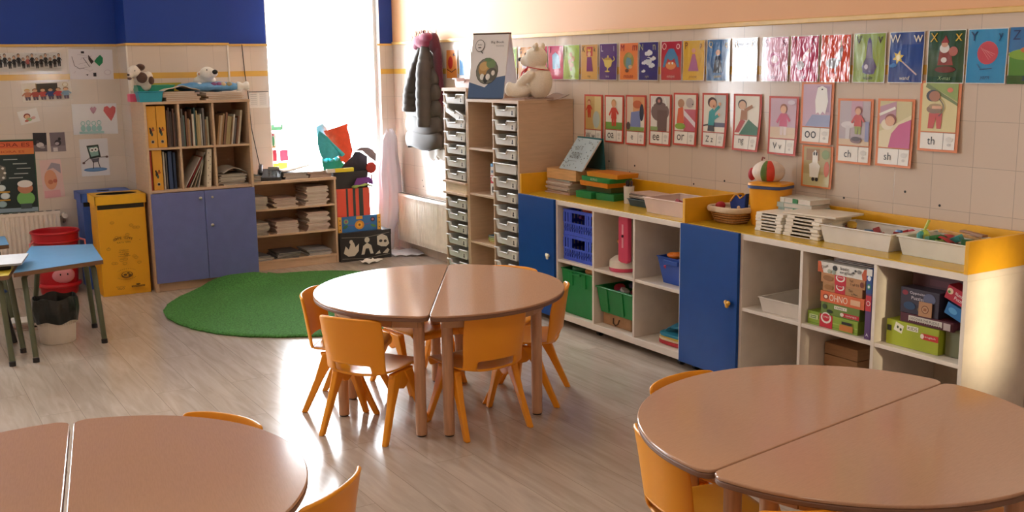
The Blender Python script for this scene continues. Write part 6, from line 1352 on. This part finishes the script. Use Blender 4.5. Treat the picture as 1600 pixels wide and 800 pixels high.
b = MB(); b.tube([(0, 0, .035), (.004, -.02, .085)], .006, mat('#B9C85A', .4), 10); b.obj('spout', t)
b = MB(); b.box(-.012, .012, -.09, .09, 0, .012, LW); o = tag(b.obj('wooden_strip', loc=(3.985, 2.85, ZK+.085), rz=.25, bevel=.002), 'light wooden strip lying across the end bin', 'strip'); o.rotation_euler.x = .12
b = MB(); b.box(-.014, .014, -.08, .08, 0, .010, mat('#9A6A42', .5, 'wood')); o = tag(b.obj('wooden_strip', loc=(4.01, 2.80, ZK+.095), rz=-.35, bevel=.002), 'darker wooden strip crossing over the light one at the end bin', 'strip')
b = MB(); b.grid(lambda u, v: Vector(((u-.5)*.12, (v-.5)*.09, .02*sin(pi*u)+.004*sin(9*v))), 12, 8, mat('#B8343A', .5)); tag(b.obj('red_cloth', loc=(3.91, 2.87, ZK+.070), rz=RW, solid=.003), 'red cloth spread over the toys in the end bin', 'cloth')

# ------------------------------------------------------------------ things in the far cubbies
ZS, ZB0 = .4315, .0865
def crate(label, z, seed):
    t = thing('plastic_crate', label, 'crate', (3.850, 5.315, z), RW, 'blue crates in the far cubby')
    m = mat('#4660DA', .35, name='blue_crate_plastic'); w, d, h, th = .32, .30, .158, .004
    b = MB(); b.box(-w/2*.92, w/2*.92, -d/2*.92, d/2*.92, 0, th, m)
    # front and back lattice : rails and bars with a grip hole
    for y in (-d/2, d/2-th):
        b.box(-w/2, w/2, y, y+th, h-.018, h, m); b.box(-w/2*.95, w/2*.95, y, y+th, 0, .022, m); b.box(-w/2, w/2, y, y+th, .068, .080, m); b.box(-w/2*.95, w/2*.95, y, y+th, .040, .050, m)
        for k in range(13):
            x = -w/2*.94+w*.94*k/12; b.box(x-.0075, x+.0075, y, y+th, .022, .068, m)
        for x in (-w/2+.004, -w/2+.035, -w/2+.062, w/2-.062, w/2-.035, w/2-.004): b.box(x-.009, x+.009, y, y+th, .080, h-.018, m)
        b.box(-.085, -.070, y, y+th, .080, h-.018, m); b.box(.070, .085, y, y+th, .080, h-.018, m)
    for x in (-w/2, w/2-th):
        b.box(x, x+th, -d/2, d/2, h-.018, h, m); b.box(x, x+th, -d/2, d/2, 0, .022, m); b.box(x, x+th, -d/2, d/2, .068, .090, m)
        for k in range(11): y = -d/2+.01+(d-.02)*k/10; b.box(x, x+th, y-.009, y+.009, .022, h-.018, m)
    b.box(-w/2-.003, w/2+.003, -d/2-.003, -d/2+.005, h-.004, h+.002, m); b.box(-w/2-.003, w/2+.003, d/2-.005, d/2+.003, h-.004, h+.002, m)
    b.obj('lattice_body', t)
    return t
crate('lower blue lattice crate in the cubby next to the far blue door', ZS, 1); crate('upper blue lattice crate in the cubby next to the far blue door', ZS+.161, 2)
bits(12, 3.76, 3.93, 5.22, 5.40, ZS+.03, ZS+.12, [('#2A7A4A', 'green'), ('#B8A83A', 'yellow'), ('#3A4AA0', 'blue')], 'in the lower blue crate', 'toy pieces in the lower crate', .025, 12)
bits(12, 3.76, 3.93, 5.22, 5.40, ZS+.20, ZS+.30, [('#B83A6A', 'pink'), ('#C8642E', 'orange'), ('#3A8A5A', 'green'), ('#8A4AA0', 'purple')], 'in the upper blue crate', 'toy pieces in the upper crate', .025, 13)
b = MB(); b.ell((0, 0, 0), (.05, .035, .022), mat('#C8502E', .5)); b.ell((.04, .01, .008), (.025, .02, .018), mat('#C8502E', .5)); b.ell((-.03, -.01, .010), (.022, .02, .016), mat('#D9784A', .5)); tag(b.obj('rubber_toy', loc=(3.755, 5.275, ZS+.322), rz=RW), 'orange red rubber toy on top of the upper blue crate', 'toy')
GBN = mat('#12803A', .35, name='green_plastic')
t = thing('toy_bin', 'tall green plastic bin in the lower cubby by the far blue door', 'bin', (3.845, 5.310, ZB0), RW)
open_box('bin_body', None, None, (0, 0, 0), .345, .31, .285, '#12803A', m=GBN, parent=t, taper=.90, rim=.007)
b = MB(); b.box(-.09, -.05, -.160, -.150, .19, .275, GBN); b.obj('rib', t, bevel=.003); b = MB(); b.box(.05, .09, -.160, -.150, .19, .275, GBN); b.obj('rib', t, bevel=.003)
b = MB(); b.box(-.04, .04, -.168, -.152, .262, .274, GBN); b.obj('grip', t, bevel=.004)
b = MB(); b.tube([(-.05, -.04, 0), (.06, .02, .01)], .030, mat('#14603A', .4), 16); tag(b.obj('toy_cylinder', loc=(3.755, 5.33, ZB0+.290), rz=RW, bevel=.003), 'dark green toy cylinder lying in the tall green bin', 'toy')
b = MB(); b.ell((0, 0, 0), (.045, .025, .020), mat('#D9A06A', .5)); b.ell((.04, 0, .002), (.016, .014, .014), mat('#D9A06A', .5)); tag(b.obj('toy_peg', loc=(3.735, 5.245, ZB0+.292), rz=RW-.3), 'peach coloured toy piece beside the green cylinder', 'toy')
t = thing('paper_bag', 'brown kraft paper bag lying under the low green bin', 'bag', (3.86, 4.955, ZB0), RW)
b = MB(); b.prism([(-.14, 0), (.14, 0), (.135, .070), (.0, .078), (-.135, .070)], -.13, .13, mat('#B08660', .8, 'fabric', 'kraft_paper'), axis='y'); b.obj('bag_body', t, bevel=.003)
b = MB(); b.tube([(-.03, -.134, .050), (-.022, -.140, .022), (0, -.142, .012), (.022, -.140, .022), (.03, -.134, .050)], .004, mat('#4A3424', .8), 6); b.obj('rope_handle', t)
t = thing('toy_bin', 'low green plastic bin with a lipped rim resting on the paper bag', 'bin', (3.850, 4.925, ZB0+.080), RW)
open_box('bin_body', None, None, (0, 0, 0), .350, .33, .155, '#12803A', m=GBN, parent=t, taper=.88, rim=.008)
for x in (-.075, .075):
    b = MB(); b.prism([(-.170, .150), (-.155, .010), (-.145, .010), (-.160, .150)], x-.008, x+.008, GBN, axis='x'); b.obj('rib', t, bevel=.002)
b = MB(); b.box(-.185, -.172, -.17, .17, .148, .158, GBN); b.obj('lip', t, bevel=.003)
b = MB(); b.box(.172, .185, -.17, .17, .148, .158, GBN); b.obj('lip', t, bevel=.003)
bits(16, 3.74, 3.94, 4.80, 5.05, ZB0+.185, ZB0+.245, [('#B8344A', 'red'), ('#E3D9D2', 'white'), ('#8A2A34', 'dark red'), ('#5A5A8A', 'violet')], 'in the low green bin', 'toy pieces in the low green bin', .030, 14)
t = thing('toy_appliance', 'pink and white toy stand mixer with a tall pink panel', 'toy', (3.80, 4.935, ZS), RW)
WT = mat('#E6DCCF', .35); PKP = mat('#D94468', .35)
b = MB(); b.lathe([(.084, .0), (.088, .012), (.088, .022)], PKP, n=32, c=(-.02, -.02, 0), cap1=True); b.obj('pink_base', t)
b = MB(); b.lathe([(.088, .022), (.085, .062), (.056, .084), (.030, .090), (.024, .130), (.030, .150)], WT, n=32, c=(-.02, -.02, 0), cap1=True); b.obj('white_body', t)
b = MB(); b.lathe([(.020, .150), (.034, .168), (.034, .180), (.010, .182)], mat('#E0A05A', .4), n=24, c=(-.03, -.02, 0), cap1=True); b.obj('tan_cup', t)
b = MB(); b.prism([(.008, .075), (.020, .060), (.088, .060), (.100, .075), (.100, .325), (.088, .338), (.020, .338), (.008, .325)], -.085, -.055, PKP, axis='y'); b.obj('panel', t, bevel=.005)
for z in (.15, .23):
    b = MB(); b.box(.046, .062, -.0885, -.085, z, z+.060, mat('#F0A8B8', .3)); b.obj('inlay', t, bevel=.002)
b = MB(); b.tube([(.054, -.085, .220), (.054, -.092, .220)], .007, DARK, 10); b.obj('button', t)
t = thing('toy_bin', 'blue plastic tub in the upper cubby left of the near blue door', 'bin', (3.830, 4.450, ZS), RW)
BBN = mat('#1F4BA8', .35, name='blue_plastic')
open_box('bin_body', None, None, (0, 0, 0), .235, .22, .150, '#1F4BA8', m=BBN, parent=t, taper=.78, rim=.006)
b = MB(); b.box(-.06, .06, -.116, -.108, .112, .138, BBN); b.obj('grip', t, bevel=.004)
b = MB(); b.ell((0, 0, 0), (.052, .034, .018), mat('#E07A22', .45)); b.ell((.03, .0, .008), (.03, .03, .016), mat('#E07A22', .45)); tag(b.obj('toy_bun', loc=(3.765, 4.475, ZS+.160), rz=RW), 'orange toy bread on the blue tub', 'toy')
bits(7, 3.75, 3.86, 4.42, 4.53, ZS+.10, ZS+.135, [('#C83A6A', 'pink'), ('#3A5AB0', 'blue'), ('#E3D2C0', 'cream')], 'in the blue tub', 'toy pieces in the blue tub', .024, 15)
for i, (c, nm, z, h3, r) in enumerate((('#B8242E', 'red', 0, .022, .0), ('#E3C9A0', 'cream', .0225, .014, .05), ('#D9B23A', 'yellow', .037, .010, -.05), ('#2A8AA8', 'turquoise', .0475, .016, .1))):
    b = MB(); P = [(.13*(abs(cos(a))**.55)*(1 if cos(a) > 0 else -1), .11*(abs(sin(a))**.55)*(1 if sin(a) > 0 else -1)) for a in [2*pi*k/28 for k in range(28)]]
    b.prism(P, 0, h3, mat(c, .6)); o = tag(b.obj('foam_mat', loc=(3.825, 4.455-.004*i, ZB0+z), rz=RW+r, bevel=.003), '%s rounded mat in the small pile in the bottom right far cubby' % nm, 'mat', None)
b = MB(); b.grid(lambda u, v: Vector(((u-.5)*.19, (v-.5)*.17, .004+.045*abs(sin(2.2*u+1.2*v))+.008*sin(9*u))), 16, 12, mat('#2F7FA0', .6, 'fabric')); tag(b.obj('cloth', loc=(3.83, 4.43, ZB0+.066), rz=RW, solid=.006), 'crumpled blue green cloth on top of the mats', 'cloth')

# ------------------------------------------------------------------ board games in the near cubbies
open_box('storage_tray', 'shallow white tray in the cubby right of the near blue door', 'tray', (3.835, 3.600, ZS), .27, .30, .072, '#D9CFC2', RW+.04, taper=.90, rim=.006)
def game(label, y0, y1, z0, z1, col, fn=None, x=3.70, d=.24, rz=0, name='board_game', roll=0):
    t = thing(name, label, 'board game', (x+d/2, (y0+y1)/2, z0), RW+rz); w = y1-y0; h = z1-z0-.0006
    b = MB(); b.box(-w/2, w/2, -d/2, d/2, 0, h*.55, mat(col, .45)); b.obj('box_base', t, bevel=.001)
    b = MB(); b.box(-w/2-.0015, w/2+.0015, -d/2-.0015, d/2+.0015, h*.30, h, mat(col, .4)); b.obj('lid', t, bevel=.001)
    if fn: c = Card(w, h, col, 0, rough=.4); fn(c); c.obj('printed_side', t, loc=(0, -d/2-.0024, 0))
    if roll: t.rotation_euler.y = roll
    return t
def circ(c, u, v, r, col): c.oval(u, v, r, r*c.w/c.h*.98 if False else r*c.w/c.h, col)
def seal(c, u, col='#C8283A'):
    c.rect(u-.13, 0, u+.13, 1, col); c.oval(u, .75, .105, .42, '#F0EAE0'); c.rect(u-.13, .95, u+.13, 1, col); c.oval(u, .78, .075, .30, col); c.text('JUMBO', u, .80, .16, '#F0EAE0', wu=.12)
game('large lime green game at the base of the board game pile', 3.130, 3.425, ZS, .494, '#8DAA3C', lambda c: (c.rect(0, .42, 1, .5, '#A9C25A'), c.rect(0, .12, 1, .18, '#6E8A2A'), seal(c, .38), c.rect(.04, .45, .22, .80, '#C9D99A'), c.rect(.07, .52, .19, .58, '#4A5A2A'), c.rect(.07, .66, .19, .72, '#4A5A2A'), c.rect(.66, .10, .92, .55, '#C97A3A'), c.rect(.70, .60, .90, .80, '#2E2A22')))
game('green and red game second from the bottom of the pile', 3.128, 3.350, .4945, .552, '#71883A', lambda c: (c.rect(.35, .58, .68, .85, '#E3DFC9'), c.text('FAMILY', .515, .71, .16, '#2A2A22', wu=.26), c.rect(.55, .08, 1, .42, '#C22A34'), c.oval(.56, .25, .05, .15, '#E9D9C9'), c.text('GAMES', .80, .25, .14, '#F0E3D9', wu=.28), c.oval(.10, .62, .06, .22, '#3A4A2A'), c.oval(.24, .30, .08, .14, '#2E3A22')), x=3.705)
game('bright orange game in the middle of the board game pile', 3.100, 3.352, .5525, .603, '#D86A3A', lambda c: (c.text('OHNO', .42, .5, .60, '#F0E0C9', wu=.42), c.oval(.13, .5, .07, .26, '#8A3A22'), c.oval(.13, .5, .04, .15, '#F0E0C9'), c.rect(.70, .25, .92, .75, '#E3B48C')), x=3.70)
game('tan game with red seal, third from the top of the pile', 3.118, 3.345, .6035, .644, '#B98A5A', lambda c: (seal(c, .45), c.text('Ten', .72, .62, .28, '#2E2218'), c.text('a Man', .82, .28, .26, '#2E2218'), c.oval(.16, .5, .12, .3, '#A0703E')), x=3.705)
game('tan game with red seal, second from the top of the pile', 3.100, 3.352, .6445, .688, '#C08A5A', lambda c: (seal(c, .45), c.text('Tell', .70, .70, .24, '#2E2218'), c.text('1 of 10', .78, .35, .30, '#2E2218'), c.oval(.17, .5, .12, .3, '#9A6A3E'), c.oval(.94, .5, .04, .3, '#7A3A2A')), x=3.70)
game('white and orange basic english game on top of the pile', 3.090, 3.372, .6885, .738, '#EAE6DC', lambda c: (c.poly([(0, 0), (0, 1), (.06, 1), (.12, 0)], '#D2622E'), c.poly([(.92, 0), (.90, .5), (.95, 1), (1, 1), (1, 0)], '#C85A2E'), c.text('Diset', .15, .60, .28, '#2A2A2A', a=.35), c.oval(.36, .60, .05, .26, '#2E3438'), c.text('basic', .56, .70, .30, '#2A2A2C', wu=.17), c.text('english', .60, .32, .36, '#2A2A2C', wu=.27), c.oval(.25, .22, .04, .2, '#A9B09A'), c.oval(.34, .22, .04, .2, '#9AA594'), c.oval(.78, .72, .02, .1, '#3A3A3A'), c.oval(.74, .5, .02, .1, '#3A3A3A'), c.oval(.85, .68, .035, .18, '#8E8A84')), x=3.698)
for i, (c, nm) in enumerate((('#6A4A3A', 'brown'), ('#3E3430', 'dark'), ('#7A5A4A', 'reddish brown'))):
    booklet('booklet', '%s flat booklet on top of the board game pile' % nm, 'booklet', 'booklets on the games', (3.85, 3.20, .7390+.0072*i), .24, .22, .0065, c, RW+.05*i)
def slim(label, y0, z0, h, col, fn):
    t = thing('slim_box', label, 'box', (3.785, y0, z0), RW); b = MB(); b.box(-.015, .015, -.10, .10, 0, h, mat(col, .4)); b.obj('box_body', t, bevel=.001)
    c = Card(.030, h, col, 0); fn(c); c.obj('printed_side', t, loc=(0, -.1006, 0)); return t
slim('purple slim box standing on edge beside the game pile, with red circle', 3.066, ZS, .205, '#5A3A6A', lambda c: (c.rect(0, .62, 1, .96, '#C22A34'), c.oval(.5, .79, .36, .055, '#E3D9D2'), c.oval(.5, .79, .26, .04, '#C22A34'), c.poly([(.2, .05), (.5, .14), (.8, .05), (.5, .09)], '#D9D2DA')))
slim('blue and white slim box on top of the purple one', 3.067, ZS+.2055, .110, '#2A4A86', lambda c: (c.rect(0, .72, 1, 1, '#E3DFD6'), c.oval(.5, .62, .32, .10, '#E3E6EA'), c.oval(.5, .28, .32, .12, '#2F8A5A'), c.oval(.5, .28, .18, .06, '#E3E6EA')))
game('lime green box with red label at the base of the right cubby', 2.722, 2.985, ZS, .540, '#A3AE2E', lambda c: (c.poly([(.14, .62), (.30, .52), (.34, .84), (.18, .96)], '#E3DFC9'), c.oval(.22, .76, .02, .06, '#3A4A22'), c.oval(.28, .68, .02, .06, '#3A4A22'), c.rect(.40, .72, .62, .92, '#E3DFC9'), c.text('KIDS', .51, .82, .12, '#2E2E22', wu=.18), c.rect(.68, .50, 1, .74, '#C8342E'), c.oval(.70, .62, .035, .10, '#E9D9C9'), c.text('english', .85, .62, .09, '#F0E3D9', wu=.20), c.rect(.02, .55, .10, .78, '#2E2E22')), x=3.715, d=.22)
game('maroon box with a wavy white band lying on the lime box', 2.665, 2.925, .5405, .580, '#5A2A34', lambda c: (c.rect(.16, .20, .80, .85, '#D9D2C4'), [c.oval(.19+.045*k, .20, .022, .14, '#5A2A34') for k in range(14)], c.text('DISCOVER THE PUZZLE', .48, .60, .26, '#3A2A2A', wu=.56), c.rect(.84, .12, .97, .88, '#B9A9A4')), x=3.725, d=.21)
game('dark opposite puzzles box in the right cubby', 2.742, 2.932, .5805, .690, '#3A3442', lambda c: (c.text('Opposite', .44, .82, .13, '#D9D2D9', wu=.40), c.text('Puzzles', .46, .64, .13, '#D9D2D9', wu=.34), c.oval(.12, .80, .08, .10, '#8A2A3A'), c.oval(.76, .70, .16, .22, '#5E6480'), c.oval(.25, .30, .16, .16, '#2E4A6A'), c.oval(.60, .22, .14, .12, '#6A5A44')), x=3.73, d=.19)
t = thing('wooden_puzzle', 'small tan cardboard tag with a brown circle before the puzzle box', 'puzzle', (3.718, 2.800, .5812), RW+.05)
c = Card(.062, .062, '#B98A62', .003); c.oval(.5, .5, .28, .28, '#7A4A2E'); c.oval(.5, .5, .22, .22, '#C49A72'); c.rect(.38, .40, .62, .60, '#A0643E'); c.obj('tag_card', t)
game('red number puzzles box tilted in the right cubby', 2.612, 2.725, .662, .722, '#B5243A', lambda c: (c.text('Number', .60, .66, .24, '#F0E3E3', wu=.46), c.text('Puzzle', .60, .34, .24, '#F0E3E3', wu=.42), c.oval(.15, .62, .13, .22, '#E3C9A9'), c.oval(.12, .55, .06, .1, '#5A8A3A')), x=3.735, d=.20, roll=.33)
game('flat blue box under the tilted red one', 2.640, 2.725, .600, .652, '#2A6FA8', lambda c: (c.oval(.4, .5, .25, .25, '#5AA0D0')), x=3.74, d=.19, roll=.35)
game('dark maroon box deep in the right cubby above the puzzles', 2.640, 2.930, .6905, .745, '#4A1E2A', lambda c: (c.rect(.3, .2, .8, .7, '#5E2A36')), x=3.80, d=.20)
b = MB(); b.box(-.045, .045, -.06, .06, 0, .115, mat('#6A6A4A', .5)); tag(b.obj('small_carton', loc=(3.80, 2.665, ZS), rz=RW, bevel=.002), 'small olive carton right of the lime green box', 'box')
t = thing('wooden_crate', 'brown slatted wooden box in the dark lower middle cubby', 'box', (3.93, 3.335, ZB0), RW)
WD = mat('#A9805A', .6, 'wood', 'raw_pine', amt=.08)
for k in range(4):
    b = MB(); b.box(-.10, .10, -.10, .10, .003+.058*k, .058+.058*k, WD); b.obj('slat', t, bevel=.003)
b = MB(); b.box(-.13, .13, -.10, .10, 0, .03, mat('#4A4440', .6)); tag(b.obj('dark_folder', loc=(3.88, 2.82, ZB0), rz=RW, bevel=.004), 'dark flat folder in the bottom right near cubby', 'folder')
